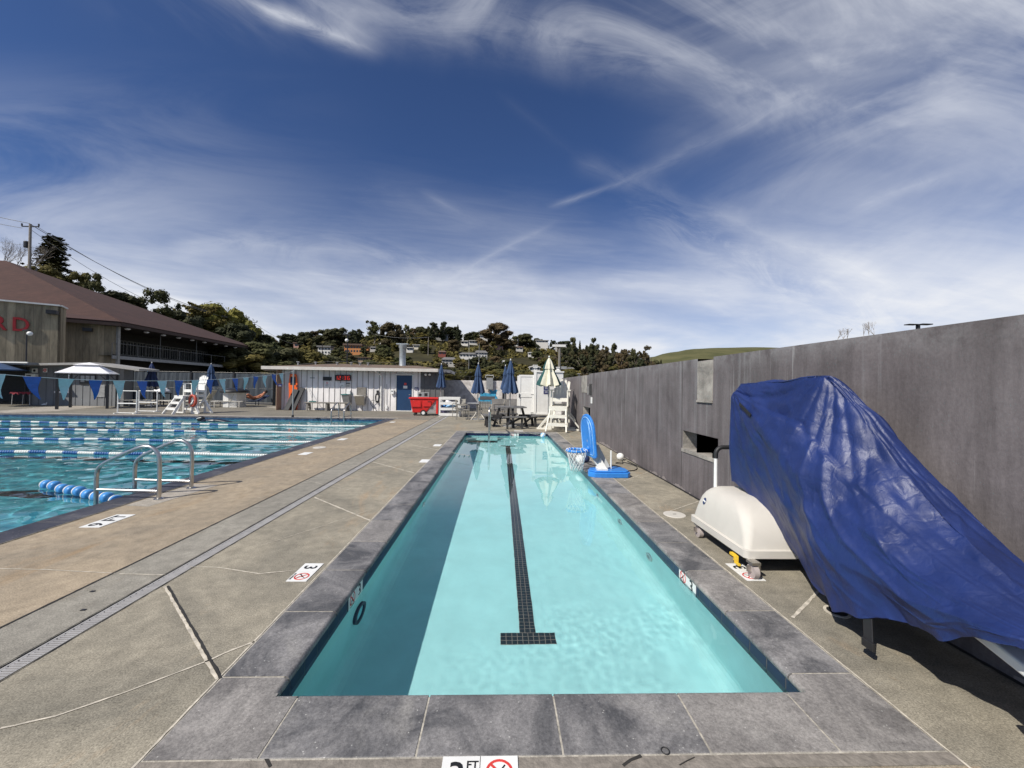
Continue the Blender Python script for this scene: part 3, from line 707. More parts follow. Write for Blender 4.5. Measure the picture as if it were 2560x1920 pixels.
# wall runs in sections with splayed openings
TH = .34
OPEN = [(4.80, 5.75, .615, .88), (11.72, 12.75, .615, .88)]
t = thing('boundary_wall', 'long dark grey stucco wall with pale vertical streaks along the right side of the pool', 'wall', (0,0,0))
def wbox(b, y0, y1, z0, z1, x0=WX, x1=WX+TH): b.box((x0, y0, z0), (x1, y1, z1))
b = MB()
def wallseg(y0, y1, top, holes):
    y = y0
    for (a, c, z0, z1) in holes:
        wbox(b, y, a, 0, top)
        wbox(b, a, c, 0, z0); wbox(b, a, c, z1, top)
        y = c
    wbox(b, y, y1, 0, top)
wallseg(-4, 4.93, 1.905, [(4.80, 4.93, .615, .88)])
wallseg(4.93, 5.33, 1.872, [(4.93, 5.33, .615, .88)])
wallseg(5.33, 11.9, 1.905, [(5.33, 5.75, .615, .88), (11.72, 11.9, .615, .88)])
wallseg(11.9, BY, 1.872, [(11.9, 12.75, .615, .88)])
b.build('wall_body', 'stucco', t)
b = MB(); b.box((WX-.006, 4.935, 1.34), (WX+.02, 5.325, 1.868)); b.box((WX-.022, 4.94, 1.315), (WX+.02, 5.32, 1.34)); b.build('recess_panel', 'stucco_pale', t)['label'] = 'pale blotchy stucco panel high in the wall above the near opening'
b = MB(); b.box((WX-.006, 12.2, 1.34), (WX+.02, 13.0, 1.868)); b.box((WX-.012, 12.2, 1.32), (WX+.02, 13.0, 1.34)); b.build('recess_panel', 'stucco_pale', t)['label'] = 'pale stucco panel high in the wall near its far end'
b = MB()
for (a, c, z0, z1) in OPEN:
    b.box((WX-.012, a-.01, z0-.045), (WX+TH, c+.01, z0+.004))
    b.box((WX+.004, c-.004, z0), (WX+TH, c+.012, z1+.0))
b.build('opening_sill', 'stucco_pale', t)
for jy in (5.775, 10.93): b = MB(); b.box((WX-.002, jy-.004, 0), (WX+.01, jy+.004, 1.9)); b.build('control_joint', 'dark_joint', t)
b = MB(); b.box((WX-.006, 11.55, 1.25), (WX+.01, 11.85, 1.6)); b.build('dark_vent', 'dark_metal', t)
# sign plates on the far part of the wall
for z0, z1, y0, y1, mm, lab in ((1.02, 1.20, 11.45, 11.62, 'white', 'small white sign plate low on the right wall beside the dark vent'), (1.27, 1.52, 11.95, 12.08, 'grey_metal', 'narrow grey sign strip on the right wall above the white plate')):
    b = MB(); b.box((WX-.016, y0, z0), (WX-.004, y1, z1)); tag(b.build('sign_plate', mm), lab, 'sign')
# street side seen through the opening: dark parked cart with white hood
t = thing('golf_cart', 'dark cart with a white hood glimpsed through the near wall opening', 'cart', (6.0, 11.6, -.75), R(10))
b = MB(); b.box((-.5,-.9,.18),(.5,.9,.62)); b.box((-.46,-.85,.62),(.46,-.2,.74)); b.build('body', 'dark_metal', t, bevel=.08)
b = MB(); b.box((-.52,-.6,.74),(.52,.4,.86)); b.build('hood', 'white', t, bevel=.05)
b = MB(); [b.bar((sx*.45, .3, .6), (sx*.45, .5, 1.7), .04, .04) for sx in (-1,1)]; b.box((-.55,-.7,1.7),(.55,.8,1.75)); b.build('roof_frame', 'white', t)
for sx in (-1,1):
    for y_ in (-.6,.6):
        b = MB(); b.tube([(sx*.5-.06, y_, .2), (sx*.5+.06, y_, .2)], .2, 16); b.build('wheel', 'black', t)
text_mesh('99', .14, frame((-.52, -.3, .5), (0,-1,0), (0,0,1)), 'lettering', 'white', t)

# ---- pool lift
t = thing('pool_lift', 'wheeled pool lift with a cream moulded base, its mast and seat under a blue cover', 'pool lift', (2.0, 3.0, 0))
# world -> local offset
def LV(x, y, z): return (x-2.0, y-3.0, z)
def hood():
    b = MB(); n = 26; rows = []
    x0, x1, y0, y1 = 2.00, 2.60, 3.12, 4.02
    def loop(inset_x, inset_y, z, r, off=0):
        pts = []
        a0, a1, c0, c1 = x0+inset_x, x1-inset_x, y0+inset_y[0], y1-inset_y[1]
        for cx, cy, s in ((a1-r, c1-r, 0), (a0+r, c1-r, 90), (a0+r, c0+r, 180), (a1-r, c0+r, 270)):
            for k in range(7):
                an = R(s + 90*k/6); pts.append(LV(cx + r*math.cos(an), cy + r*math.sin(an), z))
        return pts
    rows = [loop(-.012, (-.012, -.012), .135, .04), loop(-.012, (-.012, -.012), .165, .04), loop(-.012, (-.012, -.012), .195, .04), loop(.008, (.008, .008), .201, .05)]
    for z, ix, iy0, iy1, r in ((.24,.012,.016,.012,.06), (.30,.022,.035,.022,.07), (.36,.034,.065,.034,.08), (.42,.050,.11,.050,.09), (.465,.070,.17,.07,.10), (.50,.10,.24,.10,.10), (.522,.14,.31,.13,.09), (.532,.19,.37,.17,.06), (.534,.23,.41,.21,.03)):
        rows.append(loop(ix, (iy0, iy1), z, r))
    k = len(rows[0]); vs = [p for r_ in rows for p in r_]; fs = []
    for i in range(len(rows)-1):
        for j in range(k): fs.append((i*k+j, i*k+(j+1) % k, (i+1)*k+(j+1) % k, (i+1)*k+j))
    fs.append(tuple(range(k))[::-1]); fs.append(tuple(range((len(rows)-1)*k, len(rows)*k)))
    b.add(vs, fs); return b
b_ = hood().build('base_shell', 'cream', t, smooth='auto')
# oval maker's badge (navy with a white slanted band), left face
bd = MB(); ro = []
BT = frame(LV(2.040, 3.84, .385), (0,-1,0), (.33,0,1))
bd.add([BT @ Vector((.024*math.cos(a), .034*math.sin(a), h)) for h in (0,.004) for a in [2*math.pi*k/24 for k in range(24)]], [tuple(range(24)), tuple(range(24,48))] + [(k,(k+1)%24,24+(k+1)%24,24+k) for k in range(24)])
bo = bd.build('badge', 'dark_blue_cloth', t)
b = MB(); b.bar(BT @ Vector((-.024,.006,.005)), BT @ Vector((.024,-.004,.005)), .014, .002, 0, BT.to_3x3() @ Vector((0,0,1))); b.build('white_band', 'white', bo)
b = MB(); b.box(LV(2.04, 3.20, .09), LV(2.56, 3.95, .14)); b.build('chassis', 'dark_metal', t)
def caster(x, y):
    b = MB(); b.tube([LV(x-.02, y, .055), LV(x+.02, y, .055)], .055, 20); w = b.build('caster_wheel', 'caster_grey', t, smooth='auto')
    b = MB(); b.bar(LV(x-.03, y, .055), LV(x-.03, y, .10), .05, .006, 0, (0,1,0)); b.bar(LV(x+.03, y, .055), LV(x+.03, y, .10), .05, .006, 0, (0,1,0)); b.box(LV(x-.035, y-.04, .115), LV(x+.035, y+.04, .135))
    b.tube([LV(x-.035, y, .055), LV(x+.035, y, .055)], .01, 8); b.build('caster_fork', 'steel', w)
M['caster_grey'] = mat('pinkish_grey_caster_rubber', (.40, .35, .33), .6)
for x, y in ((2.03, 3.07), (2.03, 3.92), (2.5, 3.92), (2.55, 3.1)): caster(x, y)
b = MB(); b.box(LV(1.99, 3.20, .035), LV(2.01, 3.26, .05)); b.box(LV(1.995, 3.24, .05), LV(2.015, 3.28, .10)); b.box(LV(1.985, 3.27, .085), LV(2.02, 3.32, .105)); b.build('brake_pedal', mat('yellow_pedal', (.75, .50, .04), .5), t)
b = MB(); hx, hy = 2.18, 3.90
b.tube([LV(hx, hy, .45), LV(hx, hy, .845)], .017, 12); b.build('handle_post', 'white', t, smooth='auto'); b = MB(); b.tube([LV(2.50, hy, .45), LV(2.50, hy, .845)], .017, 12); b.build('handle_post', 'white', t, smooth='auto')
b = MB(); pts = [LV(hx, hy, .80)] + [LV(hx+.07-.07*math.cos(R(a)), hy, .84+.07*math.sin(R(a))) for a in range(0, 91, 15)] + [LV(2.43+.07*math.sin(R(a)), hy, .84+.07*math.cos(R(a))) for a in range(0, 91, 15)] + [LV(2.50, hy, .80)]
b.tube(pts, .021, 12); b.build('push_handle', 'black', t, smooth='auto')
b = MB(); b.tube([LV(2.42,3.5,.4), LV(2.42,3.5,1.34)], .05, 12); b.bar(LV(2.42,3.5,1.34), LV(2.45,2.85,1.38), .07, .07); b.bar(LV(2.45,2.85,1.36), LV(2.42,2.4,.5), .06, .06); b.build('mast', 'white', t)
b = MB(); b.box(LV(2.20,1.85,.42), LV(2.50,2.25,.46)); b.box(LV(2.24,2.2,.45), LV(2.50,2.25,.66)); b.build('seat', 'white', t, bevel=.02)
b = MB(); b.bar(LV(2.24,1.86,.44), LV(2.14,1.30,.34), .12, .05); b.bar(LV(2.22,1.45,.36), LV(2.20,1.36,.28), .3, .025); b.build('footrest', 'white', t, bevel=.01)

# ---- the blue cover: draped sheet with creases
def cover_mat():
    m, nt, N, L, b = newmat('blue_coated_nylon')
    tc = N.new('ShaderNodeTexCoord').outputs['Object']
    a = ramp(N, .35, .65, (.008, .020, .095), (.014, .032, .145)); L.new(noise_node(N, L, tc, 3, 5, .6), a.inputs[0]); L.new(a.outputs[0], b.inputs['Base Color'])
    rr = ramp(N, .3, .7, (.42,.42,.42), (.56,.56,.56)); L.new(noise_node(N, L, tc, 7, 4, .6), rr.inputs[0]); L.new(rr.outputs[0], b.inputs['Roughness'])
    b.inputs['Specular IOR Level'].default_value = .55; b.inputs['Sheen Weight'].default_value = 0.0
    # fine crumple: voronoi facets + grain
    vo = N.new('ShaderNodeTexVoronoi'); vo.feature = 'DISTANCE_TO_EDGE'; vo.inputs['Scale'].default_value = 7.5
    ds = N.new('ShaderNodeTexNoise'); ds.inputs['Scale'].default_value = 4; ds.inputs['Detail'].default_value = 5; L.new(tc, ds.inputs['Vector'])
    mv = N.new('ShaderNodeVectorMath'); mv.operation = 'MULTIPLY_ADD'; L.new(ds.outputs['Color'], mv.inputs[0]); mv.inputs[1].default_value = (.25,.25,.25); L.new(tc, mv.inputs[2]); L.new(mv.outputs[0], vo.inputs['Vector'])
    er = ramp(N, 0.0, .10, (0,0,0), (1,1,1)); L.new(vo.outputs['Distance'], er.inputs[0])
    b1 = N.new('ShaderNodeBump'); b1.inputs['Strength'].default_value = .22; b1.inputs['Distance'].default_value = .005; L.new(er.outputs[0], b1.inputs['Height'])
    b2 = N.new('ShaderNodeBump'); b2.inputs['Strength'].default_value = .22; b2.inputs['Distance'].default_value = .02; L.new(noise_node(N, L, tc, 16, 6, .62, 1.6, (1, 1, .6)), b2.inputs['Height']); L.new(b1.outputs[0], b2.inputs['Normal'])
    b3 = N.new('ShaderNodeBump'); b3.inputs['Strength'].default_value = .12; b3.inputs['Distance'].default_value = .001; L.new(noise_node(N, L, tc, 500, 2, .5), b3.inputs['Height']); L.new(b2.outputs[0], b3.inputs['Normal'])
    L.new(b3.outputs[0], b.inputs['Normal']); return m
M['cover'] = cover_mat()
# stations from far to near: hemL, bulge, shoulderL, ridge, shoulderR, hemR
ST = [
 [(2.27,3.78,.60),(2.235,3.76,.95),(2.235,3.74,1.42),(2.30,3.72,1.53),(2.42,3.72,1.50),(2.60,3.74,1.0),(2.62,3.76,.58)],
 [(2.29,3.62,.57),(2.245,3.66,.95),(2.235,3.68,1.40),(2.27,3.66,1.555),(2.42,3.64,1.55),(2.60,3.62,1.05),(2.63,3.60,.55)],
 [(2.33,3.32,.40),(2.24,3.42,.85),(2.20,3.48,1.28),(2.27,3.42,1.560),(2.43,3.36,1.56),(2.61,3.30,1.05),(2.64,3.30,.45)],
 [(2.34,3.02,.20),(2.22,3.12,.68),(2.17,3.18,1.13),(2.29,3.10,1.575),(2.43,3.02,1.575),(2.61,2.98,1.0),(2.64,3.0,.35)],
 [(2.24,2.66,.10),(2.16,2.82,.56),(2.14,2.90,1.00),(2.32,2.76,1.605),(2.42,2.70,1.55),(2.60,2.68,.95),(2.62,2.7,.28)],
 [(2.12,2.42,.115),(2.07,2.56,.48),(2.12,2.66,.88),(2.36,2.60,1.43),(2.48,2.52,1.35),(2.60,2.45,.85),(2.62,2.45,.24)],
 [(2.08,2.20,.20),(2.04,2.33,.46),(2.11,2.42,.76),(2.38,2.40,1.19),(2.52,2.34,1.12),(2.61,2.25,.72),(2.62,2.22,.25)],
 [(2.10,1.96,.315),(2.04,2.10,.47),(2.10,2.17,.68),(2.37,2.16,.96),(2.54,2.10,.91),(2.62,2.02,.60),(2.62,2.0,.28)],
 [(2.05,1.76,.36),(2.02,1.88,.47),(2.08,1.93,.60),(2.33,1.92,.80),(2.52,1.90,.77),(2.60,1.82,.52),(2.60,1.8,.28)],
 [(2.00,1.56,.49),(1.99,1.62,.53),(2.07,1.66,.58),(2.27,1.66,.67),(2.44,1.66,.65),(2.52,1.6,.50),(2.54,1.55,.32)],
 [(2.02,1.36,.54),(2.01,1.40,.56),(2.08,1.42,.58),(2.20,1.42,.58),(2.34,1.42,.56),(2.42,1.38,.48),(2.44,1.36,.36)],
]
def cat(P, t):
    n = len(P)-1; i = min(int(t*n), n-1); f = t*n - i
    p0, p1, p2, p3 = P[max(i-1,0)], P[i], P[i+1], P[min(i+2,n)]
    return .5*((2*p1) + (p2-p0)*f + (2*p0-5*p1+4*p2-p3)*f*f + (3*p1-p0-3*p2+p3)*f*f*f)
STV = [[Vector(p) for p in r] for r in ST]
NS, NT = 300, 200
def lin(P, t):
    n = len(P)-1; i = min(int(t*n), n-1); f = t*n - i; f2 = f*f*(3-2*f)*.4 + f*.6
    return P[i].lerp(P[i+1], f)
grid = []
for i in range(NS+1):
    s = i/NS; row = [cat([r[k] for r in STV], s)*.35 + lin([r[k] for r in STV], s)*.65 for k in range(7)]
    grid.append([cat(row, j/NT)*.22 + lin(row, j/NT)*.78 for j in range(NT+1)])
# tension folds fan out from the two top points; soft pleats sag between them
rc = random.Random(11)
FOLDS = []
apexA = (.385, .52); apexB = (.06, .42)
for a, ln, am, w_ in ((-178,.40,.030,.07),(-150,.55,.026,.05),(-118,.55,.034,.06),(-88,.55,.030,.05),(-62,.62,.036,.055),(-44,.75,.040,.05),(-26,.80,.032,.045),(-8,.75,.040,.05),(12,.7,.026,.05),(165,.3,.02,.05)): FOLDS.append((apexA, R(a), ln, am*.34, w_*.7))
for a, ln, am, w_ in ((-100,.40,.020,.05),(-70,.50,.028,.06),(-42,.60,.026,.05),(-20,.60,.024,.05),(5,.5,.02,.04)): FOLDS.append((apexB, R(a), ln, am*.4, w_*.8))
for k in range(34):
    FOLDS.append(((rc.uniform(.02, .92), rc.uniform(0, .9)), R(rc.uniform(-60, 60)), rc.uniform(.12, .34), rc.uniform(.004, .009)*rc.choice((1,1,-1)), rc.uniform(.02, .05)))
for k in range(70):
    FOLDS.append(((rc.uniform(.02, .95), rc.uniform(0, .9)), R(rc.uniform(-180, 180)), rc.uniform(.06, .26), rc.uniform(.003, .006), rc.uniform(.009, .016)))
def fold(s, t):
    h = 0
    for (c, a, ln, amp, w) in FOLDS:
        u_ = (s-c[0])*math.cos(a) + (t-c[1])*math.sin(a)*1.0; v_ = -(s-c[0])*math.sin(a) + (t-c[1])*math.cos(a)
        v_ += .02*math.sin(u_*14 + c[0]*9)
        if -.02 < u_ < ln and abs(v_) < w*(.4+u_/ln):
            ww = w*(.4+u_/ln); k = 1-abs(v_)/ww
            h += amp*k*k*(1.6-.6*k)*min(1, (u_+.02)/.05)*min(1, (ln-u_)/(.3*ln))
    return h
vs = []
P3 = lambda p, k, o: mn.noise(Vector((p.x*k+o, p.y*k, p.z*k*.8)))
def hsh(i, j, k):
    n = (i*374761393 + j*668265263 + k*974634777) & 0xffffffff; n = ((n ^ (n >> 13))*1274126177) & 0xffffffff; return ((n ^ (n >> 16)) & 0xffff)/65535.0
def facet(p, k, o, amp):
    # crumpled sheet: flat triangles meeting in creases, on a skewed lattice over the sheet's y-z plane
    y = p.y*k*.85 + p.x*k*.35 + .35*mn.noise(Vector((p.y*3, p.z*3, o))); z = p.z*k + p.x*k*.5 - p.y*k*.25 + .35*mn.noise(Vector((p.z*3, p.y*3, o+9)))
    s_ = (y+z)*.366; i = math.floor(y+s_); j = math.floor(z+s_); fy, fz = y+s_-i, z+s_-j
    a = hsh(i, j, o); c = hsh(i+1, j+1, o)
    if fy > fz: b_ = hsh(i+1, j, o); v = a + (b_-a)*fy + (c-b_)*fz
    else: b_ = hsh(i, j+1, o); v = a + (b_-a)*fz + (c-b_)*fy
    return (v-.5)*amp
def ridged(p, k, o): return 1 - abs(P3(p, k, o))*2
for i in range(NS+1):
    for j in range(NT+1):
        p = grid[i][j]; a = grid[min(i+1,NS)][j] - grid[max(i-1,0)][j]; c = grid[i][min(j+1,NT)] - grid[i][max(j-1,0)]
        n = c.cross(a); n = n.normalized() if n.length > 1e-9 else Vector((-1,0,0))
        s, t_ = i/NS, j/NT
        h = fold(s, t_) + .012*P3(p, 2.4, 3) + facet(p, 3.3, 1, .036) + facet(p, 7.5, 2, .016) + facet(p, 17.0, 3, .0050)
        h += .004*math.sin(t_*26 + 5*P3(p, 1.6, 0)) * max(0, s-.55)*1.6 * (1-t_)
        k = min(1, .35 + 4*min(s, 1-s))
        q = p + n*(-h*k if n.x > 0 and t_ < .4 else h*k) * (1 if True else 0)
        if q.x > WX-.02: q.x = WX-.02
        if j == 0 or j == NT: q.z += .008*math.sin(s*60) + .012*P3(p, 5, 4)
        vs.append(LV(*q))
fs = []; w = NT+1
for i in range(NS):
    for j in range(NT): a = i*w+j; fs.append((a, a+w, a+w+1, a+1))
# far end flap
c0 = len(vs); cen = sum((Vector(vs[j]) for j in range(w)), Vector())/w
vs.append(cen + Vector((0, .03, 0))); fs += [(c0, j, j+1) for j in range(NT)]
c1 = len(vs); base = NS*w; cen = sum((Vector(vs[base+j]) for j in range(w)), Vector())/w
vs.append(cen); fs += [(c1, base+j+1, base+j) for j in range(NT)]
me = bpy.data.meshes.new('cover'); me.from_pydata([tuple(p) for p in vs], [], fs); me.materials.append(M['cover'])
for p in me.polygons: p.use_smooth = True
bm = bmesh.new(); bm.from_mesh(me); bmesh.ops.recalc_face_normals(bm, faces=bm.faces); bm.to_mesh(me); bm.free()
cv = bpy.data.objects.new('cover', me); COL.objects.link(cv); cv.parent = t; cv['label'] = 'wrinkled royal blue coated cover draped over the mast and seat'
b = MB(); q = Vector((2.205, 3.42, 1.335))
g_ = grid[int(NS*.17)][int(NT*.36)]; g2 = grid[int(NS*.245)][int(NT*.36)]
b.bar(LV(g_.x-.028, g_.y, g_.z), LV(g2.x-.030, g2.y, g2.z-.005), .006, .03, 0, (0,0,1)); b.build('webbing_loop', 'black', cv)
sx, sy, sz = ST[6][0]
b = MB(); p0 = Vector((2.085, 2.16, .22)); b.bar(LV(2.085, 2.16, .24), LV(2.055, 2.12, .10), .006, .055, 0, (0,1,0)); b.box(LV(2.045, 2.085, .075), LV(2.062, 2.155, .12)); b.build('strap', 'black', cv, bevel=.003)

# ---- poolside basketball hoop
hb = G(1565, 1187); hx, hy = 1.98, 7.05
t = thing('basketball_hoop', 'poolside basketball hoop with a bright blue rounded backboard and white net, leaning over the water', 'basketball hoop', (1.80, 6.72, 0), R(0))
# base: blue blow-moulded U shape
poly = [(-.30,-.16),(-.22,-.27),(-.02,-.29),(.34,-.27),(.40,-.20),(.40,.0),(.33,.13),(.16,.20),(.10,.30),(-.06,.30),(-.10,.16),(-.26,.05)]
b = MB(); b.prism(poly, .0, .085); b.prism([(x*.93+.004, y*.9) for x, y in poly], .085, .11); b.build('base', 'blue_plastic', t, bevel=.022)
b = MB(); b.prism([(-.16,-.20),(.02,-.20),(.0,-.02),(-.14,-.0)], .10, .14); b.add([(-.16,-.19,.11),(.03,-.17,.11),(.02,.0,.11),(-.14,.0,.11),(-.08,-.10,.30)], [(0,1,4),(1,2,4),(2,3,4),(3,0,4),(0,3,2,1)]); b.build('foot_socket', 'white', t)
M['clear_grey'] = mat('translucent_grey_plastic', (.42, .43, .42), .3, var=.1)
b = MB(); b.bar((-.0,-.08,.10), (-.17,.08,.46), .20, .04, 0, (0,1,0)); b.bar((-.17,.08,.45), (-.21,.08,.60), .15, .04, 0, (0,1,0)); b.build('post', 'clear_grey', t, bevel=.012)
b = MB(); b.prism([(-.012,-.02),(.012,-.02),(.012,.02),(-.012,.02)], .1, .42); p_ = b.build('fin', 'white', t, bevel=.008); p_.location = (.11, -.05, 0)
# backboard, facing -x slightly towards the camera
bt_ = Matrix.Translation((-.25, .06, .575)) @ Matrix.Rotation(R(11), 4, 'Z') @ Matrix.Rotation(R(-6), 4, 'Y')
def arch(w, h0, h1, n=14):
    pts = [(-w, -h0), (-w*.8, -h0-.03), (w*.8, -h0-.03), (w, -h0)]
    pts += [(w*math.cos(a), h1 + w*1.05*math.sin(a)) for a in [math.pi*k/n for k in range(n+1)]]
    return pts
def plate(b, pts, x0, x1, mi=0):
    n = len(pts); vs = [bt_ @ Vector((x, y, z)) for x in (x0, x1) for y, z in pts]
    b.add(vs, [tuple(range(n)), tuple(range(n, 2*n))[::-1]] + [(i, (i+1) % n, n+(i+1) % n, n+i) for i in range(n)], mi)
bb = MB(); plate(bb, arch(.275, .25, .17), -.022, .022); bbo = bb.build('backboard', 'blue_plastic', t, bevel=.015)
bb = MB(); P_ = arch(.235, .20, .16); pts = [bt_ @ Vector((-.026, y, z)) for y, z in P_]; bb.tube(pts, .007, 6, closed=True)
for a_, c_ in (((-.14,-.16),(-.10,.33)), ((.0,-.1),(.0,-.2)), ((-.20,.1),(-.05,.36))):
    bb.bar(bt_ @ Vector((-.025, *a_)), bt_ @ Vector((-.025, *c_)), .008, .004)
bb.build('board_outline', 'sky_plastic', bbo, smooth=True)
rc_ = bt_ @ Vector((-.235, 0, -.145)); rr_ = .165
b = MB(); ang = [2*math.pi*k/28 for k in range(28)]
b.tube([rc_ + Vector((rr_*math.cos(a), rr_*math.sin(a), .0)) for a in ang], .022, 10, closed=True); b.bar(rc_ + Vector((rr_,0,0)), bt_ @ Vector((-.0,0,-.145)), .09, .05); rm = b.build('rim', 'blue_plastic', t, smooth='auto')
b = MB(); nn_ = 14; rows = 6
for k in range(nn_):
    for sgn in (1, -1):
        pts = []
        for i in range(rows+1):
            a = 2*math.pi*(k + sgn*i*.5)/nn_; f = i/rows; r_ = rr_*(1-.42*f) ; pts.append(rc_ + Vector((r_*math.cos(a), r_*math.sin(a), -.02 - .33*f)))
        b.tube(pts, .0045, 5)
    a = 2*math.pi*k/nn_; b.tube([rc_ + Vector((rr_*math.cos(a) + .024*math.cos(a)*math.cos(q), rr_*math.sin(a)+.024*math.sin(a)*math.cos(q), .024*math.sin(q))) for q in [2*math.pi*j/8 for j in range(8)]], .0045, 5, closed=True)
b.build('net', 'white', rm, smooth=True)
# floats and cable beside the hoop
t = thing('rope_float', 'white and blue oval float lying on the right coping beyond the hoop', 'float', (1.66, 7.75, .075), R(20))
sphere(.085, (-.05,0,0), 12, (1.15,1,1)).build('white_half', 'white', t, smooth=True); sphere(.076, (.06,0,0), 12, (1.15,1,1)).build('blue_half', 'dark_blue_cloth', t, smooth=True)
q = GD(1344, 992); tag(sphere(.075, (2.50, 8.05, .075), 12).build('buoy', 'white', smooth=True), 'round white buoy lying at the foot of the grey wall', 'buoy')
b = MB(); rc = random.Random(3); pts = [Vector((2.52,8.0,.01)), Vector((2.42,7.65,.01)), Vector((2.30,7.7,.01)), Vector((2.48,7.8,.01)), Vector((2.60,7.4,.01)), Vector((2.45,7.05,.01)), Vector((2.15,7.0,.01)), Vector((1.9,7.25,.01)), Vector((1.72,7.6,.012))]
b.tube([cat(pts, i/60) for i in range(61)], .007, 6); tag(b.build('rope', 'black', smooth=True), 'thin dark rope looping over the deck between the white buoy and the hoop', 'rope')
b = MB(); pts = [Vector((2.6,7.9,.01)), Vector((2.66,7.0,.012)), Vector((2.69,5.9,.01)), Vector((2.69,4.6,.01))]; b.tube([cat(pts, i/30) for i in range(31)], .008, 6); tag(b.build('wall_cable', 'black', smooth=True), 'black cable running along the foot of the grey wall', 'cable')
# beach ball floating in the far corner
t = thing('beach_ball', 'small white and blue ball floating in the far right corner of the small pool', 'ball', (1.36, 12.2, -.02))
sphere(.085, (0,0,0), 14).build('ball_skin', 'white', t, smooth=True)
for k in range(3):
    vs = []; fs = []; n = 12
    for i in range(n+1):
        th = math.pi*i/n
        for j in range(4):
            ph = R(120*k + j*20); vs.append((.0865*math.sin(th)*math.cos(ph), .0865*math.sin(th)*math.sin(ph), .0865*math.cos(th)))
    for i in range(n):
        for j in range(3): a = i*4+j; fs.append((a, a+4, a+5, a+1))
    b = MB(); b.add(vs, fs); o = b.build('blue_panel', 'sky_plastic', t, smooth=True); o.rotation_euler = (R(60), 0, 0)
# step rail of the small pool
t = thing('step_handrail', 'upright steel handrail standing in the far left end of the small pool', 'handrail', (0,0,0))
b = MB(); q = A(1222, 1110, 11.75); x_ = q.x
pts = [(x_, 11.72, -.75), (x_, 11.72, .60)] + [(x_ , 11.72 + .14*(1-math.cos(R(a))), .60+.22*math.sin(R(a))) for a in range(15, 91, 15)] + [(x_, 12.4, .80), (x_, 12.98, .70)] + [(x_, 12.98+.10*math.sin(R(a)), .60+.10*math.cos(R(a))) for a in range(30, 91, 20)] + [(x_, 13.1, .0)]
b.tube(pts, .024, 12); b.build('rail', 'steel', t, smooth='auto')
b = MB(); b.lathe([(.05,0),(.05,.012),(.03,.02)], 16, c=(x_, 13.1, 0)); b.build('flange', 'steel', t)
# ================================================================== MAIN POOL FITTINGS
def ladder(name, label, loc, rz, gap, group=None):
    t = thing(name, label, 'pool ladder', loc, rz, group)
    for k in (0, 1):
        y = k*gap; b = MB()
        pts = [(.0,y,0), (.0,y,.42)] + [(-.11+.11*math.cos(R(a)), y, .50+.15*math.sin(R(a))) for a in range(0, 106, 15)] + [(-.30,y,.63), (-.72,y,.42)] + [(-.86+.10*math.cos(R(a))*1.0, y, .28+.11*math.sin(R(a))) for a in (60, 35, 10)] + [(-.765-.0,y,.14), (-.765,y,-1.1)]
        pts[-2] = (-.765, y, .12)
        cp_ = [Vector(p) for p in ((0,y,-.01),(0,y,.20),(0,y,.42),(-.02,y,.56),(-.10,y,.645),(-.21,y,.655),(-.36,y,.60),(-.54,y,.515),(-.68,y,.44),(-.745,y,.37),(-.765,y,.26),(-.765,y,.05),(-.765,y,-.4),(-.765,y,-1.1))]; b.tube([cat(cp_, i/110) for i in range(111)], .024, 14); r_ = b.build('handrail', 'steel', t, smooth='auto')
        b = MB(); b.tube([(-.765,y,.115), (-.0,y,.10)], .020, 10); b.build('brace', 'steel', r_, smooth='auto')
        b = MB(); b.lathe([(.055,0),(.055,.008),(.035,.022),(.026,.022)], 18, c=(0,y,0)); b.build('flange', 'steel', r_, smooth='auto')
    for z in (-.35, -.65, -.95): b = MB(); b.box((-.81, 0, z), (-.72, gap, z+.03)); b.build('tread', 'steel', t)
    return t
lad = ladder('pool_ladder', 'steel grab rail ladder at the near right edge of the main pool', (-4.26, 5.09, 0), 0, .52, 'steel pool ladders')
dup(lad, (-6.42, 17.25, 0), R(90), 'distant steel grab rail ladder at the far end of the main pool before the shed')
# lane ropes
def lane_rope(pL, pR, white_len, label, seed, seg=.33):
    r = random.Random(seed); L_ = (pR-pL).length; d = (pL-pR).normalized(); n = 10
    Q = d.to_track_quat('Z', 'Y').to_matrix().to_4x4(); Q.translation = pR
    t = thing('lane_rope', label, 'lane rope', (0,0,0), 0, 'floating lane ropes across the main pool')
    s = .06; pitch = .05; cur = None; bm_ = None
    def flush():
        if bm_ is not None: bm_.build('float_run', 'white' if cur else 'lane_blue', t, smooth='auto')
    while s < L_:
        isw = s < white_len or int((s-white_len)/seg) % 2 == 1
        if cur is None or isw != cur: flush(); bm_ = MB(); cur = isw
        dz = .010*math.sin(s*2.1+seed); T = Matrix.Translation((0,0,dz)) @ Q
        bm_.lathe([(.012,s),(.034,s+.004),(.038,s+.018),(.034,s+.034),(.012,s+.05)], n, 0, T); s += pitch
    flush()
    b = MB(); b.tube([pR, pL], .006, 5); b.build('cable', 'steel', t)
M['lane_blue'] = mat('lane_blue_plastic', (.03, .13, .36), .4, var=.1)
zr = -.062
for i, (pl, pr, wl, lab) in enumerate((((0,1053.8),(946,1066.5),4.6,'farthest floating lane rope of blue and white discs'), ((0,1071),(862,1083),4.2,'second floating lane rope from the far end of the pool'),
        ((0,1094),(790,1105.5),3.9,'third floating lane rope from the far end of the pool'), ((0,1127.5),(700,1138),2.7,'nearest floating lane rope, white near the tan deck'))):
    a, c = G(*pl, zr), G(*pr, zr); c = Vector((MX1-.02, c.y, zr)); a = Vector((a.x-1.5, a.y + (c.y-a.y)*.0, zr)); a.y = c.y + (a.y-c.y)*.5
    lane_rope(a, c, wl, lab, i+1)
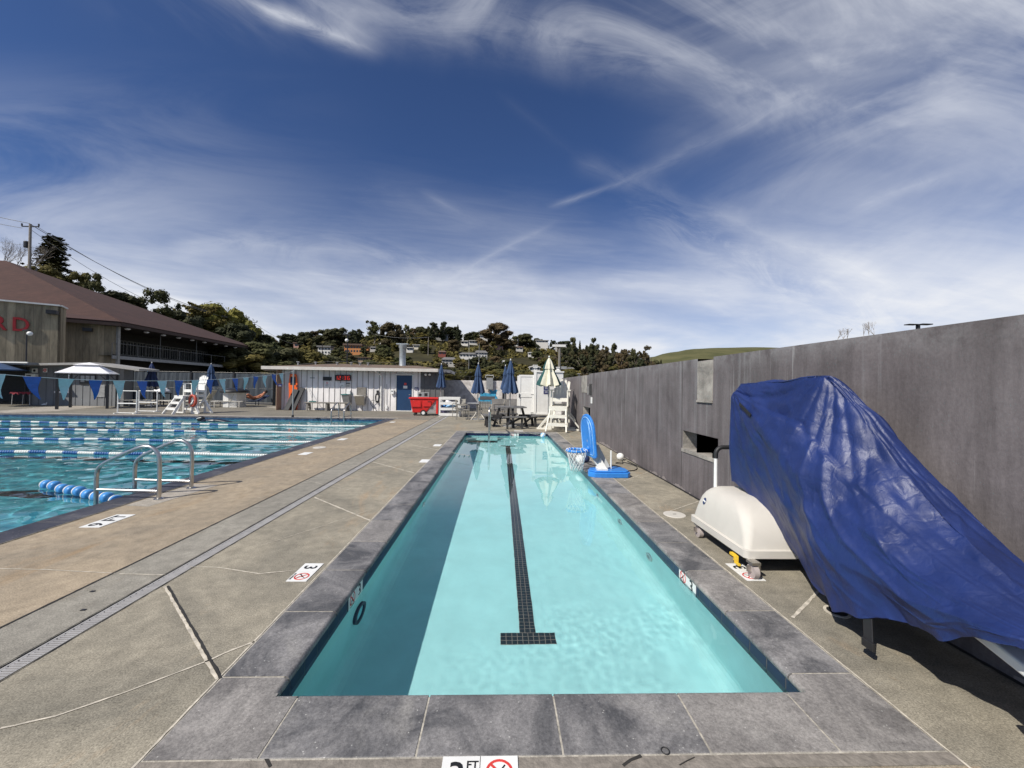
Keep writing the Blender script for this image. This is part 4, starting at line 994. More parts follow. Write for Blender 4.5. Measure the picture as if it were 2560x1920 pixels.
t = thing('float_line', 'short string of fat blue and white balls floating beside the near ladder', 'float line', (0,0,0))
a, c = G(118,1211,-.06), G(292,1250,-.06); n = 9
M['ball_blue'] = mat('mid_blue_plastic', (.06, .26, .60), .35, var=.1)
for k in range(n):
    p = a.lerp(c, k/(n-1)); p.z = -.065 + .01*math.sin(k*2); d = (c-a).normalized(); Q = d.to_track_quat('Z','Y').to_matrix().to_4x4(); Q.translation = p
    b = MB(); r = .068; b.lathe([(.012,-.055),(.06,-.05),(r,-.025),(r*1.02,-.0),(r,.03),(.06,.058),(.012,.062)], 18, 0, Q); b.build('blue_ball', 'ball_blue', t, smooth=True)
    b = MB(); b.lathe([(.012,-.088),(.05,-.082),(r*.98,-.056),(r*1.03,-.04),(r,-.024),(.06,-.045)], 18, 0, Q); b.build('white_disc', 'white', t, smooth=True)
b = MB(); b.tube([a, c, (MX1, c.y-.1, -.08)], .006, 5); b.build('line', 'white', t)
# swimmer: capped head and one shoulder above water
def skin_body(name, joints, edges, root, m, parent=None, sub=2):
    me = bpy.data.meshes.new(name); me.from_pydata([j[0] for j in joints], edges, []); o = bpy.data.objects.new(name, me); COL.objects.link(o)
    sk = o.modifiers.new('skin', 'SKIN'); sk.use_smooth_shade = True
    for v, j in zip(me.skin_vertices[0].data, joints): v.radius = (j[1], j[1] if len(j) < 3 else j[2])
    me.skin_vertices[0].data[root].use_root = True
    sb = o.modifiers.new('sub', 'SUBSURF'); sb.levels = sub; sb.render_levels = sub
    dg = bpy.context.evaluated_depsgraph_get(); m2 = bpy.data.meshes.new_from_object(o.evaluated_get(dg)); bpy.data.objects.remove(o)
    for p in m2.polygons: p.use_smooth = True
    m2.materials.clear(); m2.materials.append(M[m]); m2.name = name
    q = bpy.data.objects.new(name, m2); COL.objects.link(q)
    if parent is not None: q.parent = parent
    return q
q = G(509, 1048, -.02)
t = thing('person', 'swimmer with a black cap crossing the far lane of the main pool', 'person', (q.x, q.y, -.10))
skin_body('body', [((.10,0,.0),.13,.10), ((.35,0,.03),.17,.10), ((.62,0,.02),.14,.09), ((.90,0,-.03),.13,.09), ((1.2,0,-.08),.07), ((1.55,0,-.12),.05), ((.02,0,.03),.06), ((-.08,0,.05),.085), ((-.17,0,.05),.07), ((.12,-.22,.0),.06), ((-.1,-.35,-.12),.045), ((-.3,-.30,-.2),.035), ((.12,.22,.03),.06), ((.40,.32,.05),.045), ((.62,.26,-.04),.035)],
          [(0,1),(1,2),(2,3),(3,4),(4,5),(0,6),(6,7),(7,8),(0,9),(9,10),(10,11),(0,12),(12,13),(13,14)], 1, 'wetsuit', t) if False else None
M['wetsuit'] = mat('dark_wet_swimsuit', (.012,.02,.035), .3)
skin_body('body', [((.10,0,.0),.13,.10), ((.35,0,.03),.17,.10), ((.62,0,.02),.14,.09), ((.90,0,-.03),.13,.09), ((1.2,0,-.08),.07), ((1.55,0,-.12),.05), ((.02,0,.03),.06), ((-.08,0,.05),.085), ((-.17,0,.05),.07), ((.12,-.22,.0),.06), ((-.1,-.35,-.12),.045), ((-.3,-.30,-.2),.035), ((.12,.22,.03),.06), ((.40,.32,.05),.045), ((.62,.26,-.04),.035)],
          [(0,1),(1,2),(2,3),(3,4),(4,5),(0,6),(6,7),(7,8),(0,9),(9,10),(10,11),(0,12),(12,13),(13,14)], 1, 'wetsuit', t)
sphere(.125, (-.10,0,.085), 12, (1.15,.9,.95)).build('swim_cap', 'black', t, smooth=True)
b = MB(); b.tube([(-.20,-.10,.10),(-.12,-.115,.13),(-.02,-.11,.15)], .012, 6); b.build('goggle_strap', 'white', t)

# pennant line and its pole
px_, py_ = -9.05, 17.12; q = G(731.7, 1042.7); PX, PY = q.x, q.y; top = A(731.7, 926, PY)
t = thing('pennant_pole', 'slim grey pole at the far pool edge holding the end of the pennant line', 'pole', (PX, PY, 0))
b = MB(); b.tube([(0,0,0),(0,0,top.z)], .03, 10); b.build('pole', 'grey_metal', t, smooth='auto'); b = MB(); b.lathe([(.05,0),(.05,.05),(.035,.1)], 12); b.build('socket', 'dark_metal', t); b = MB(); b.tube([(0,0,top.z-.03),(0,0,top.z+.05)], .022, 8); b.build('hook', 'steel', t)
def line_z(y):
    return 1.474 + (y-9.6)**2*(.0083 if y > 9.6 else .017)
t = thing('pennant_line', 'white line of triangular pale aqua and royal blue pennants strung over the main pool', 'pennant line', (0,0,0))
LXx = PX
ys = [7.33 - .59*k for k in range(12, 0, -1)] + [7.30, 7.85, 8.45, 9.05, 9.6, 10.2, 10.77, 11.3, 11.9, 12.5, 13.05, 13.65, 14.2, 14.75, 15.3, 15.9, 16.45]
LXx = -9.0
def lx(y): return -9.0 + (PX+9.0)*max(0, (y-9)/(PY-9))
ys = [y for y in ys if y > -.5]
pts = [(lx(y), y, line_z(y)) for y in [-1 + i*(PY+1)/70 for i in range(71)]]; pts[-1] = (PX, PY, top.z-.02)
zs = pts[-2][2]
b = MB(); b.tube(pts, .006, 6); b.build('line', 'white', t)
b0 = ys.index(7.30)
for i, y in enumerate(ys):
    k = i - b0; w, h = .15, .44; sw = .045*math.sin(k*1.9+k*k*.3); b = MB(); z = line_z(y); n = 6
    vs = []; 
    for f in range(n+1):
        u = f/n; ww = w*(1-u); off = .09*u*u*math.sin(k*1.3+1) + .012*math.sin(u*7+k)
        for s in (-1, 1): vs.append((lx(y)+off+.01*s*u, y + s*ww*(1.0) + sw*u + .04*u**3, z - h*u))
    fs = [(2*f, 2*f+1, 2*f+3, 2*f+2) for f in range(n)]
    b.add([(x-.002,y_,z_) for x,y_,z_ in vs], fs); b.add([(x+.002,y_,z_) for x,y_,z_ in vs], fs)
    b.build('pennant', 'flag_pale' if k % 2 == 0 else 'flag_blue', t, flip=False)

# ---- lifeguard chairs
def guard_chair(label, loc, rz, m, parts_extra=None):
    t = thing('lifeguard_chair', label, 'lifeguard chair', loc, rz, 'white lifeguard chairs')
    b = MB(); 
    for sx in (-1, 1):
        b.bar((sx*.28,0,0),(sx*.28,0,1.36),.05,.09,0,(0,1,0)); b.bar((sx*.28,.55,0),(sx*.28,.55,1.30),.05,.09,0,(0,1,0))
        b.bar((sx*.28,0,.80),(sx*.28,.55,.80),.04,.09); b.bar((sx*.28,-.02,1.06),(sx*.28,.6,1.02),.04,.10)
        b.bar((sx*.30,0,.58),(sx*.74,0,.045),.045,.09,0,(0,1,0)); b.bar((sx*.30,.55,.58),(sx*.74,.55,.045),.045,.09,0,(0,1,0))
        b.bar((sx*.28,-.03,.03),(sx*.78,-.03,.03),.04,.06); b.bar((sx*.28,.58,.03),(sx*.78,.58,.03),.04,.06)
        b.bar((sx*.25,0,.20),(sx*.25,.55,.62),.03,.07,0,(1,0,0))
    b.bar((-.3,-.01,1.04),(.3,-.01,1.04),.04,.12); b.bar((-.28,.55,.25),(.28,.55,.25),.04,.08); b.bar((-.28,.55,.85),(.28,.55,.85),.04,.08); b.bar((-.25,.57,.1),(.25,.57,.8),.03,.07,0,(0,1,0)); b.bar((-.28,0,.2),(.28,0,.2),.03,.08)
    b.build('frame', m, t)
    b = MB()
    for k in range(5): b.box((-.27,.0+.1*k,1.08-.01*k),(.27,.085+.1*k,1.105-.01*k))
    b.build('seat', m, t)
    b = MB()
    for k in range(5):
        x = -.22+.11*k; h = 1.56 + .17*math.cos((x/.30)*1.35); b.bar((x*.9,.50,1.05),(x*1.12,.66,h),.10,.022,0,(0,1,0))
        b.tube([(x*1.12,.648,h-.002),(x*1.12,.672,h-.002)], .052, 12)
    b.bar((-.27,.64,1.42),(.27,.64,1.42),.03,.06); b.bar((-.27,.57,1.16),(.27,.57,1.16),.03,.06); b.build('backrest', m, t)
    for sx in (-1,1): b = MB(); b.box((sx*.33-.065,-.1,1.36),(sx*.33+.065,.60,1.39)); b.build('armrest', m, t)
    b = MB()
    for sx in (-1,1): b.bar((sx*.34,-.80,0),(sx*.26,-.30,.80),.045,.10,0,(0,1,0))
    for z in (.26,.52):
        f = z/.80; y = -.80+.5*f; w = .34-.08*f; b.box((-w,y-.07,z),(w,y+.07,z+.03)); b.box((-w,y-.07,z-.07),(w,y-.045,z))
    b.box((-.31,-.40,.80),(.31,.0,.83)); b.box((-.31,-.40,.69),(.31,-.37,.80)); b.build('step_ladder', m, t)
    return t
M['ivory'] = mat('ivory_painted_timber', (.70,.68,.60), .5, var=.06, scale=5)
q = G(1385, 1081); gc = guard_chair('ivory lifeguard chair under a closed green and cream parasol beside the grey wall', (q.x+.28, q.y+.75, 0), R(-16), 'ivory')
q = G(432, 1036); lc = guard_chair('white lifeguard chair with a red life ring, on the far side of the main pool', (q.x+.10, q.y+.72, 0), R(-22), 'white_paint')
LC = lc.matrix_basis.copy(); lcw = Matrix.Translation(lc.location) @ Matrix.Rotation(R(-22), 4, 'Z')
p = lcw @ Vector((.42,-.06,.60))
t = thing('life_ring', 'red life ring with a bundle of white rope hanging on the far lifeguard chair', 'life ring', p, R(-22))
b = MB(); b.tube([(.21*math.cos(a),0,.24*math.sin(a)) for a in [2*math.pi*k/24 for k in range(24)]], .058, 10, closed=True); b.build('ring', mat('faded_red_vinyl', (.45,.07,.04), .5), t, smooth=True)
b = MB(); rc = random.Random(5)
b.tube([(.10*math.cos(k*1.1)+.04, -.06+rc.uniform(-.02,.03), .02-.20*abs(math.sin(k*.55))+rc.uniform(-.03,.03)) for k in range(40)], .022, 6); b.build('rope_bundle', 'white', t, smooth=True)

# ---- umbrellas, closed
def closed_umbrella(label, x, y, ztop, zbot, rad, m, m2=None, tiers=2, base=True, z0=0.0, grp='closed parasols', zskirt=None):
    t = thing('parasol', label, 'parasol', (x, y, z0), 0, grp)
    ztop -= z0; zbot -= z0
    b = MB(); b.tube([(0,0,.03),(0,0,ztop+.04)], .022, 10); b.build('pole', 'grey_metal', t, smooth='auto')
    b = MB(); H_ = ztop-zbot
    prof = [(.02,ztop),(.045,ztop-.05*H_),(.09*rad/.25,ztop-.30*H_),(.13*rad/.25,ztop-.42*H_)]
    n = 48; rows = []
    P = [(.03,0,.0),(.28*rad,.12,.1),(.44*rad,.30,.25),(.50*rad,.40,.3),(.40*rad,.41,.25),(.50*rad,.52,.3),(.70*rad,.70,.35),(.92*rad,.90,.32),(1.0*rad,1.0,.28),(.80*rad,.985,.2),(.3*rad,.9,.1)]
    vs = []
    for r, f, rp in P:
        for j in range(n):
            a = 2*math.pi*j/n; rr = r*(1 + rp*.75*math.cos(8*a) ); dz = (.035*math.cos(8*a) if f > .9 else 0)
            vs.append((rr*math.cos(a), rr*math.sin(a), ztop - H_*f + dz))
    fs = []; mi = []
    for i in range(len(P)-1):
        for j in range(n): fs.append((i*n+j, i*n+(j+1) % n, (i+1)*n+(j+1) % n, (i+1)*n+j))
    fs.append(tuple(range(n))[::-1]); b.add(vs, fs)
    if m2:
        k = 0
        for i in range(len(P)-1):
            for j in range(n): b.m[k] = 1 if 4 <= j % 24 <= 19 else 0; k += 1
    b.build('canopy', [m, m2] if m2 else m, t, smooth='auto')
    sphere(.028, (0,0,ztop+.05), 8).build('finial', 'white', t, smooth=True)
    if base:
        b = MB(); b.lathe([(.28,0),(.28,.03),(.22,.05),(.05,.06),(.03,.22)], 24); b.build('base', 'grey_metal', t, smooth='auto')
    return t
def upos(px, ytop, ybot, Y):
    a = A(px, ytop, Y); c = A(px, ybot, Y); return a.x, a.z, c.z
for (px, yt, yb, Y, r, m, m2, lab) in (
    (1103.7, 912, 969, 19.6, .21, 'navy_cloth', None, 'closed blue parasol at the right end of the shed, behind the white slatted bin'),
    (1196, 911, 983, 17.3, .26, 'navy_cloth', None, 'closed navy parasol over the round patio table'),
    (1263.8, 916, 974, 19.0, .20, 'navy_cloth', None, 'closed navy parasol standing behind the one over the picnic table'),
    (1276.7, 902, 983, 14.6, .26, 'navy_cloth', None, 'closed navy parasol rising through the dark picnic table'),
    (379.6, 908, 966, 23.8, .33, 'dark_blue_cloth', None, 'closed dark blue parasol left of the white lifeguard chair'),
    (528, 911, 965, 24.2, .33, 'navy_cloth', None, 'closed blue parasol between the beige loungers and the grey fence')):
    x, zt, zb = upos(px, yt, yb, Y); closed_umbrella(lab, x, Y, zt, zb, r, m, m2)
gcm = Matrix.Translation(gc.location) @ Matrix.Rotation(R(-16), 4, 'Z'); p = gcm @ Vector((-.34,-.02,0))
x, zt, zb = upos(1372.8, 895, 964, p.y); closed_umbrella('half closed green and cream striped parasol fixed to the ivory lifeguard chair', x, p.y, zt, zb, .37, 'green_cloth', 'cream_cloth', base=False, z0=.5)
# open blue umbrella edge at far left under the cafe roof
t = thing('open_parasol', 'slate blue open parasol cut off by the left edge of the photo', 'parasol', tuple(A(-25, 925, 21.5))[:2] + (0,), 0)
b = MB(); b.tube([(0,0,0),(0,0,2.35)], .025, 8); b.build('pole', 'grey_metal', t); b = MB(); b.lathe([(.03,2.4),(1.3,1.95),(1.32,1.90),(1.28,1.92),(.03,2.34)], 8); b.build('canopy', 'navy_cloth', t)

# ---- white barrier frames
bar0 = None
for i, (px0, px1, lab) in enumerate(((294,343,'white pipe barrier frame, left one of the pair beside the lifeguard chair'), (347,394,'white pipe barrier frame, right one half behind the lifeguard chair steps'))):
    a = G(px0, 1034-.0*i + (-5 if i else 0)); c = G(px1, 1034.5 + (-5 if i else 0)); w = c.x-a.x
    t = thing('barrier_frame', lab, 'barrier', (a.x, a.y, 0), 0, 'white barrier frames'); h = A(px0+2, 977+ (0), a.y).z
    b = MB(); b.tube([(0,0,.03),(w,0,.03),(w,0,h),(0,0,h)], .028, 8, closed=True); b.tube([(0,0,h*.45),(w,0,h*.45)], .026, 8); b.build('pipe_frame', 'white', t)
    b = MB(); b.bar((0,-.18,.02),(0,.18,.02),.05,.04); b.bar((w,-.18,.02),(w,.18,.02),.05,.04); b.build('foot', 'white', t)

# ================================================================== PATIO CORNER
BYZ = 1.83
M['rough_pale'] = mat('rough_pale_concrete', (.46,.43,.40), .92, c2=(.78,.74,.70), scale=4, bump=.9, bscale=14)
M['dark_panel'] = mat('slate_painted_panel', (.085,.09,.10), .7, var=.12, scale=3)
M['paint_blue'] = mat('turquoise_wall_paint', (.05,.32,.52), .6, var=.35, scale=6)
t = thing('back_wall', 'rough pale concrete wall closing the patio behind the parasols', 'wall', (0,0,0))
b = MB(); b.box((-5.2, BY, 0), (WX+.0, BY+.25, BYZ)); b.build('wall_body', 'rough_pale', t)
b = MB(); z = BYZ
for k in range(9): b.box((-5+1*k-.02, BY+.1, z), (-5+1*k+.02, BY+.14, z+.28))
b.box((-5.2, BY+.1, z+.26), (WX, BY+.13, z+.29)); 
for k in range(60): b.box((-5.2+k*.13, BY+.11, z), (-5.2+k*.13+.006, BY+.116, z+.27))
for k in range(2): b.box((-5.2, BY+.11, z+.09+.08*k), (WX, BY+.116, z+.096+.08*k))
b.build('fence_rail', 'dark_metal', t)
# blue mural shapes: two rounded leaping forms of paint
b = MB()
def blob(pts, z=0): 
    v = [A(x_, y_, BY) for x_, y_ in pts]; o_ = len(v)
    b.add([(p.x, BY-.006, p.z) for p in v] + [(p.x, BY-.001, p.z) for p in v], [tuple(range(o_))] + [(i, (i+1) % o_, o_+(i+1) % o_, o_+i) for i in range(o_)])
blob([(1197,1010),(1196,996),(1203,985),(1212,982),(1228,984),(1240,988),(1246,999),(1244,1010)])
blob([(1227,984),(1224,976),(1226,973),(1232,978),(1238,974),(1244,975),(1241,981),(1240,988)])
blob([(1199,988),(1202,979),(1208,976),(1209,983)])
b.build('painted_mural', 'paint_blue', t, flip=False)
b = MB(); a = A(1200, 990.5, BY); c = A(1237, 999.5, BY); b.box((a.x, BY-.02, c.z), (c.x, BY-.008, a.z)); b.build('serving_hatch', 'dark_panel', t)
b = MB(); a = A(1256, 975, BY); c = A(1265, 997, BY); b.box((a.x, BY-.02, c.z-.5), (c.x, BY-.008, a.z)); b.build('dark_doorway', 'dark_metal', t)
a = A(1216, 944, 25.7); c = A(1232, 973, 25.7)
t = thing('wall_panel', 'tall grey panel with a pale frame standing at the top of the concrete wall', 'panel', (a.x, 25.8, 0)); b = MB(); b.box((0,0,c.z-.02),(c.x-a.x,.1,a.z)); b.build('panel', 'grey_metal', t)
b = MB(); w = c.x-a.x; b.tube([(-.05,.05,a.z),(-.05,.05,a.z+.16),(w+.03,.05,a.z+.16),(w+.03,.05,a.z)], .02, 6); b.build('stand_frame', 'white', t)
a = A(1229, 997, 23.5); c = A(1296, 1036, 23.5)
t = thing('low_wall', 'low grey concrete screen wall behind the picnic table', 'wall', (0,0,0)); b = MB(); b.box((a.x,23.5,0),(c.x+.3,23.7,a.z)); b.build('wall_body', mat('mid_grey_concrete', (.22,.21,.20), .9, var=.2, scale=3), t)
# shower / changing cabin of white boards
t = thing('changing_cabin', 'tall white boarded cabin with a louvred vent cap and half door behind the picnic table', 'cabin', (0,0,0))
cx0 = A(1296.5, 990, 17.3).x; cx1 = A(1338, 1000, 16.9).x; cx2 = A(1408, 990, 17.2).x; ct = A(1300, 937, 17.3).z; cb = .27
Mb = mat('white_beadboard', (.80,.79,.75), .45, var=.04)
b = MB(); n = 22
for k in range(n):
    x = cx1+.06+(cx2-cx1-.06)*k/n; b.box((x+.004, 17.25, cb), (x+(cx2-cx1-.06)/n-.003, 17.28, ct+.13))
b.box((cx1+.06,17.285,cb),(cx2,17.31,ct+.13)); b.box((cx1+.06,17.22,cb),(cx2,17.25,cb+.07)); b.box((cx1+.06,17.2,ct+.13),(cx2+.03,17.34,ct+.18)); b.box((cx2-.02,17.3,cb),(cx2,18.9,ct+.13)); b.box((cx0,18.88,cb),(cx2,18.9,ct)); b.build('board_wall', Mb, t)
b = MB()
for z0, z1 in ((cb, cb+(ct-cb)*.48), (cb+(ct-cb)*.50, ct)):
    b.box((cx0,17.26,z0),(cx0+.08,17.31,z1)); b.box((cx1-.10,17.26,z0),(cx1-.02,17.31,z1)); b.box((cx0+.08,17.26,z0),(cx1-.10,17.31,z0+.08)); b.box((cx0+.08,17.26,z1-.08),(cx1-.10,17.31,z1))
    for k in range(8): w = (cx1-cx0-.18)/8; b.box((cx0+.08+w*k+.002,17.28,z0+.08),(cx0+.08+w*(k+1)-.002,17.30,z1-.08))
d_ = b.build('half_door', Mb, t)
b = MB(); zz = cb+(ct-cb)*.46; b.box((cx0+.005,17.22,zz-.06),(cx0+.045,17.262,zz+.10)); b.build('latch', 'dark_metal', d_); b = MB(); b.box((cx1-.16,17.25,zz+.06),(cx1-.0,17.262,zz+.08)); b.box((cx1-.16,17.25,cb+.06),(cx1-.0,17.262,cb+.08)); b.build('hinge', 'dark_metal', d_)
for x, y in ((cx1+.01, 17.22), (cx2-.05, 18.8), (cx0+.05, 18.8)):
    b = MB(); b.box((x-.05,y,0),(x+.06,y+.1,ct+.32 if x < cx2-.2 and y < 18 else ct)); b.build('corner_post', Mb, t)
b = MB(); b.box((cx1-.08,17.16,ct+.32),(cx1+.11,17.36,ct+.36)); b.box((cx1-.05,17.19,ct+.36),(cx1+.08,17.33,ct+.42)); b.prism([(cx1-.09,17.15),(cx1+.12,17.15),(cx1+.12,17.37),(cx1-.09,17.37)], ct+.42, ct+.44)
x = A(1396, 905, 17.3).x; b.box((x-.12,17.2,ct+.18),(x+.08,17.4,ct+.24)); b.box((x-.07,17.23,ct+.24),(x+.04,17.36,ct+.34)); b.box((x-.09,17.2,ct+.34),(x+.06,17.39,ct+.37)); b.build('post_cap', Mb, t)
b = MB(); b.box((x+.12,17.22,ct+.28),(x+.36,17.30,ct+.40)); b.bar((x+.0,17.28,ct+.30),(x+.14,17.26,ct+.30),.03,.03); l_ = b.build('floodlight', 'grey_metal', t)
for k, (y0, y1) in enumerate(((965.5,974.5),(976,985))):
    a = A(1359.5, y0, 17.2); c = A(1373, y1, 17.2); q = thing('notice', ['upper small navy notice with white lettering on the white cabin','lower small navy notice with white lettering on the white cabin'][k], 'notice', (a.x, 17.245, a.z), 0, 'navy notices on the cabin')
    b = MB(); b.box((0,-.012,c.z-a.z),(c.x-a.x,.004,0)); b.build('plate', mat('navy_enamel', (.015,.02,.11), .4) if k == 0 else M['navy_enamel'], q)
    M['navy_enamel'] = bpy.data.materials['navy_enamel']
    b = MB(); w = c.x-a.x
    for j in range(3): b.box((w*.2,-.0145,-.035-.035*j),(w*(.75-.12*(j % 2)),-.013,-.025-.035*j))
    b.build('lettering', 'white', q)
# picnic table
q = G(1276, 1066); tx, ty = q.x, q.y+.0
t = thing('picnic_table', 'dark timber picnic table with a weathered grey eight sided top and attached benches', 'picnic table', (tx, ty, 0), R(8))
b = MB()
for k in range(8):
    x0 = -.54+.135*k; h = .54 if abs(x0+.0675) < .25 else .54-(abs(x0+.0675)-.25)*.9; b.box((x0+.004,-h,.70),(x0+.131,h,.74))
b.build('top', 'wood_top', t)
for k, a in enumerate((0, 90, 180, 270)):
    T = Matrix.Rotation(R(a+0), 4, 'Z'); b = MB(); b.box((.72,-.42,.38),(.86,.42,.42),0,T); b.box((.87,-.42,.40),(1.0,.42,.44),0,T); b.build('bench', 'wood_top', t)
    b = MB()
    for y in (-.26,.26): b.bar((.86,y,.40),(.90,y,0),.09,.06,0,(0,1,0),T); b.bar((.95,y,.38),(.35,y*.9,.38),.05,.09,0,(0,0,1),T)
    b.bar((.42,.0,.70),(.62,0,.0),.08,.08,0,(0,1,0),T); b.bar((.45,-.22,.1),(.9,.2,.38),.05,.06,0,(0,1,0),T); b.build('leg', 'wood_dark', t)
# round patio table with slatted chairs
q = G(1196, 1049); t = thing('patio_table', 'round grey patio table with curved pale legs around the parasol pole', 'table', (q.x, q.y+.0, 0))
b = MB(); b.lathe([(.02,.70),(.50,.70),(.52,.715),(.50,.73),(.02,.73)], 32); b.build('table_top', 'grey_metal', t, smooth='auto')
for k in range(4):
    a = R(45+90*k); b = MB(); pts = [Vector((r*math.cos(a), r*math.sin(a), z)) for r, z in ((.12,.70),(.10,.5),(.16,.28),(.34,.10),(.44,.0))]; b.tube([cat(pts, i/12) for i in range(13)], .02, 8); b.build('leg', 'cream', t, smooth='auto')
def patio_chair(label, loc, rz):
    t = thing('patio_chair', label, 'chair', loc, rz, 'patio chairs round the table')
    b = MB(); 
    for k in range(6): b.box((-.23,-.24+.08*k,.42),(.23,-.175+.08*k,.435))
    b.build('seat', 'chair_frame', t)
    b = MB()
    for k in range(6): b.bar((-.17+.068*k,.24,.52),(-.17+.068*k,.33,.84),.045,.01,0,(0,1,0))
    for z in (.58,.66,.74,.82): f = (z-.52)/.32; b.bar((-.21,.24+.09*f,z),(.21,.24+.09*f,z),.012,.035)
    b.build('backrest', 'chair_frame', t)
    for sx in (-1,1):
        b = MB(); b.tube([(sx*.25,-.24,0),(sx*.25,-.24,.62),(sx*.25,-.18,.65),(sx*.25,.22,.65),(sx*.25,.26,.6)], .016, 8); b.tube([(sx*.24,.30,0),(sx*.24,.22,.44),(sx*.22,.34,.86)], .016, 8); b.tube([(sx*.25,-.24,.42),(sx*.25,.22,.42)], .014, 8); b.build('leg', 'chair_frame', t, smooth='auto')
    return t
q = G(1156, 1050); pc = patio_chair('slatted grey patio chair nearest the white slatted bin', (q.x, q.y+.25, 0), R(100))
q = G(1210, 1054); dup(pc, (q.x, q.y+.2, 0), R(185), 'slatted grey patio chair in front of the round table beside the picnic bench')
q = A(1150, 1030, 19.0); dup(pc, (q.x+.0, 18.6, 0), R(-10), 'slatted pale patio chair behind the table next to the concrete wall')
q = A(1246, 1030, 18.6); dup(pc, (q.x+.0, 18.4, 0), R(-80), 'slatted grey patio chair right of the round table before the low wall')
# white slatted bin with towels
a = G(1099, 1041); c = G(1145, 1043); w = c.x-a.x
t = thing('slatted_bin', 'white slatted timber bin stuffed with blue pool toys', 'bin', (a.x, a.y, 0))
b = MB()
for x in (0, w): 
    for y in (0,.6): b.box((x-.04,y-.04,0),(x+.04,y+.04,.92))
for z in (.04,.30,.56,.80):
    b.box((0,-.045,z),(w,-.02,z+.12)); b.box((0,.62,z),(w,.645,z+.12)); b.box((-.045,0,z),(-.02,.6,z+.12)); b.box((w+.02,0,z),(w+.045,.6,z+.12))
b.box((-.04,-.04,.02),(w+.04,.64,.05)); b.build('slat_frame', 'white_paint', t)
rc = random.Random(9)
for k in range(7):
    x = .15+(w-.3)*rc.random(); z = .12+.62*rc.random(); m_ = ('dark_blue_cloth','ball_blue','sky_plastic','navy_cloth','lilac','white_cloth','dark_blue_cloth')[k]
    if m_ == 'lilac': M['lilac'] = mat('lilac_foam', (.45,.40,.62), .7)
    q = thing('pool_toy', 'soft pool toy in %s stuffed inside the white slatted bin' % ('dark blue','mid blue','pale blue','navy','lilac','white','deep blue')[k], 'pool toy', (a.x+x, a.y+.2+.2*rc.random(), z), rc.uniform(-.5,.5), 'pool toys in the bin')
    b = MB(); b.tube([(.16*math.cos(j*.5)*1.3, .08*math.sin(j*.5), .10*math.sin(j*.5+k)) for j in range(11)], [.03+.05*math.sin(math.pi*j/10) for j in range(11)], 8); b.build('foam', m_, q, smooth=True)
# red tilt cart
a = G(1030, 1039); 
t = thing('tilt_cart', 'bright red plastic tilt cart with small wheels beside the blue door', 'cart', (A(1060,1030,a.y+.3).x, a.y+.35, 0), R(4))
W2 = .66
b = MB()
def tub(z0, z1, xa0, xa1, xb0, xb1, y0, y1, yb0, yb1, mi=0):
    b.add([(xa0,y0,z0),(xa1,y0,z0),(xa1,y1,z0),(xa0,y1,z0),(xb0,yb0,z1),(xb1,yb0,z1),(xb1,yb1,z1),(xb0,yb1,z1)], [(0,3,2,1),(4,5,6,7),(0,1,5,4),(1,2,6,5),(2,3,7,6),(3,0,4,7)], mi)
tub(.14,.80,-.52,.12,-.64,.62,-.30,.30,-.36,.36); b.build('tub', 'red_plastic', t, bevel=.03)
b = MB(); tub(.80,.88,-.69,.69,-.69,.69,-.40,.40,-.40,.40); b.build('rim_band', 'red_plastic', t, bevel=.02)
b = MB(); b.box((-.56,-.37,.42),(-.12,-.352,.72)); b.box((-.02,-.372,.45),(.36,-.354,.72)); b.build('side_panel', 'red_plastic', t, bevel=.015)
b = MB(); [b.box((.20+.045*k,-.378,.655),(.235+.045*k,-.372,.70)) for k in range(4)]; b.build('lettering', 'ink', t)
M['cart_grey'] = mat('grey_steel_plate', (.32,.30,.29), .6)
b = MB(); b.add([(.12,-.28,.14),(.60,-.28,.14),(.60,-.28,.78),(.12,.28,.14),(.60,.28,.14),(.60,.28,.78)], [(0,1,2),(3,5,4),(0,3,4,1),(1,4,5,2),(0,2,5,3)]); b.build('side_plate', 'cart_grey', t)
b = MB(); b.box((.60,-.34,.10),(.69,.34,.80)); b.build('end_frame', 'red_plastic', t)
for x, y, r in ((.0,-.36,.14),(.0,.36,.14)):
    b = MB(); b.tube([(x,y-.03,r),(x,y+.03,r)], r, 24); w_ = b.build('wheel', 'black', t, smooth='auto'); b = MB(); b.tube([(x,y-.036,r),(x,y+.036,r)], r*.55, 16); b.build('hub', 'white', w_)
for x, y in ((-.42,-.25),(-.42,.25)): b = MB(); b.tube([(x,y-.02,.06),(x,y+.02,.06)], .06, 14); b.bar((x,y,.05),(x,y,.15),.03,.03); b.build('caster', 'black', t)
# ================================================================== SHED WITH THE CLOCK
SY = 22.1
def board_mat(name, c, seam=(.25,.24,.22), sp=.30, dirty=.12):
    return mat(name, c, .75, var=dirty, scale=2.2, bump=.2, bscale=30, stretch=(1,1,.35))
M['board_white'] = board_mat('white_vertical_boards', (.80,.77,.745))
M['board_grey'] = board_mat('shade_darkened_grey_boards', (.17,.175,.18))  # grey boards, darkened so the colour carries the shade on the cabin row
M['roof_tan'] = mat('tan_gravel_roof', (.16,.115,.085), .9, var=.3, scale=6, bump=.5)
M['fascia'] = mat('pale_fascia_board', (.56,.53,.48), .7, var=.1, scale=4)
M['block_tan'] = mat('tan_block', (.38,.28,.20), .85, var=.15, scale=3)
def X_(px, Y=SY): return A(px, 980, Y).x
def Z_(px, py, Y=SY): return A(px, py, Y).z
xa, xb = X_(704), X_(1051)
t = thing('pool_shed', 'long low white boarded shed with tan roof and blue door beyond the pool', 'shed', (0,0,0))
dx0, dx1 = X_(991), X_(1030); 
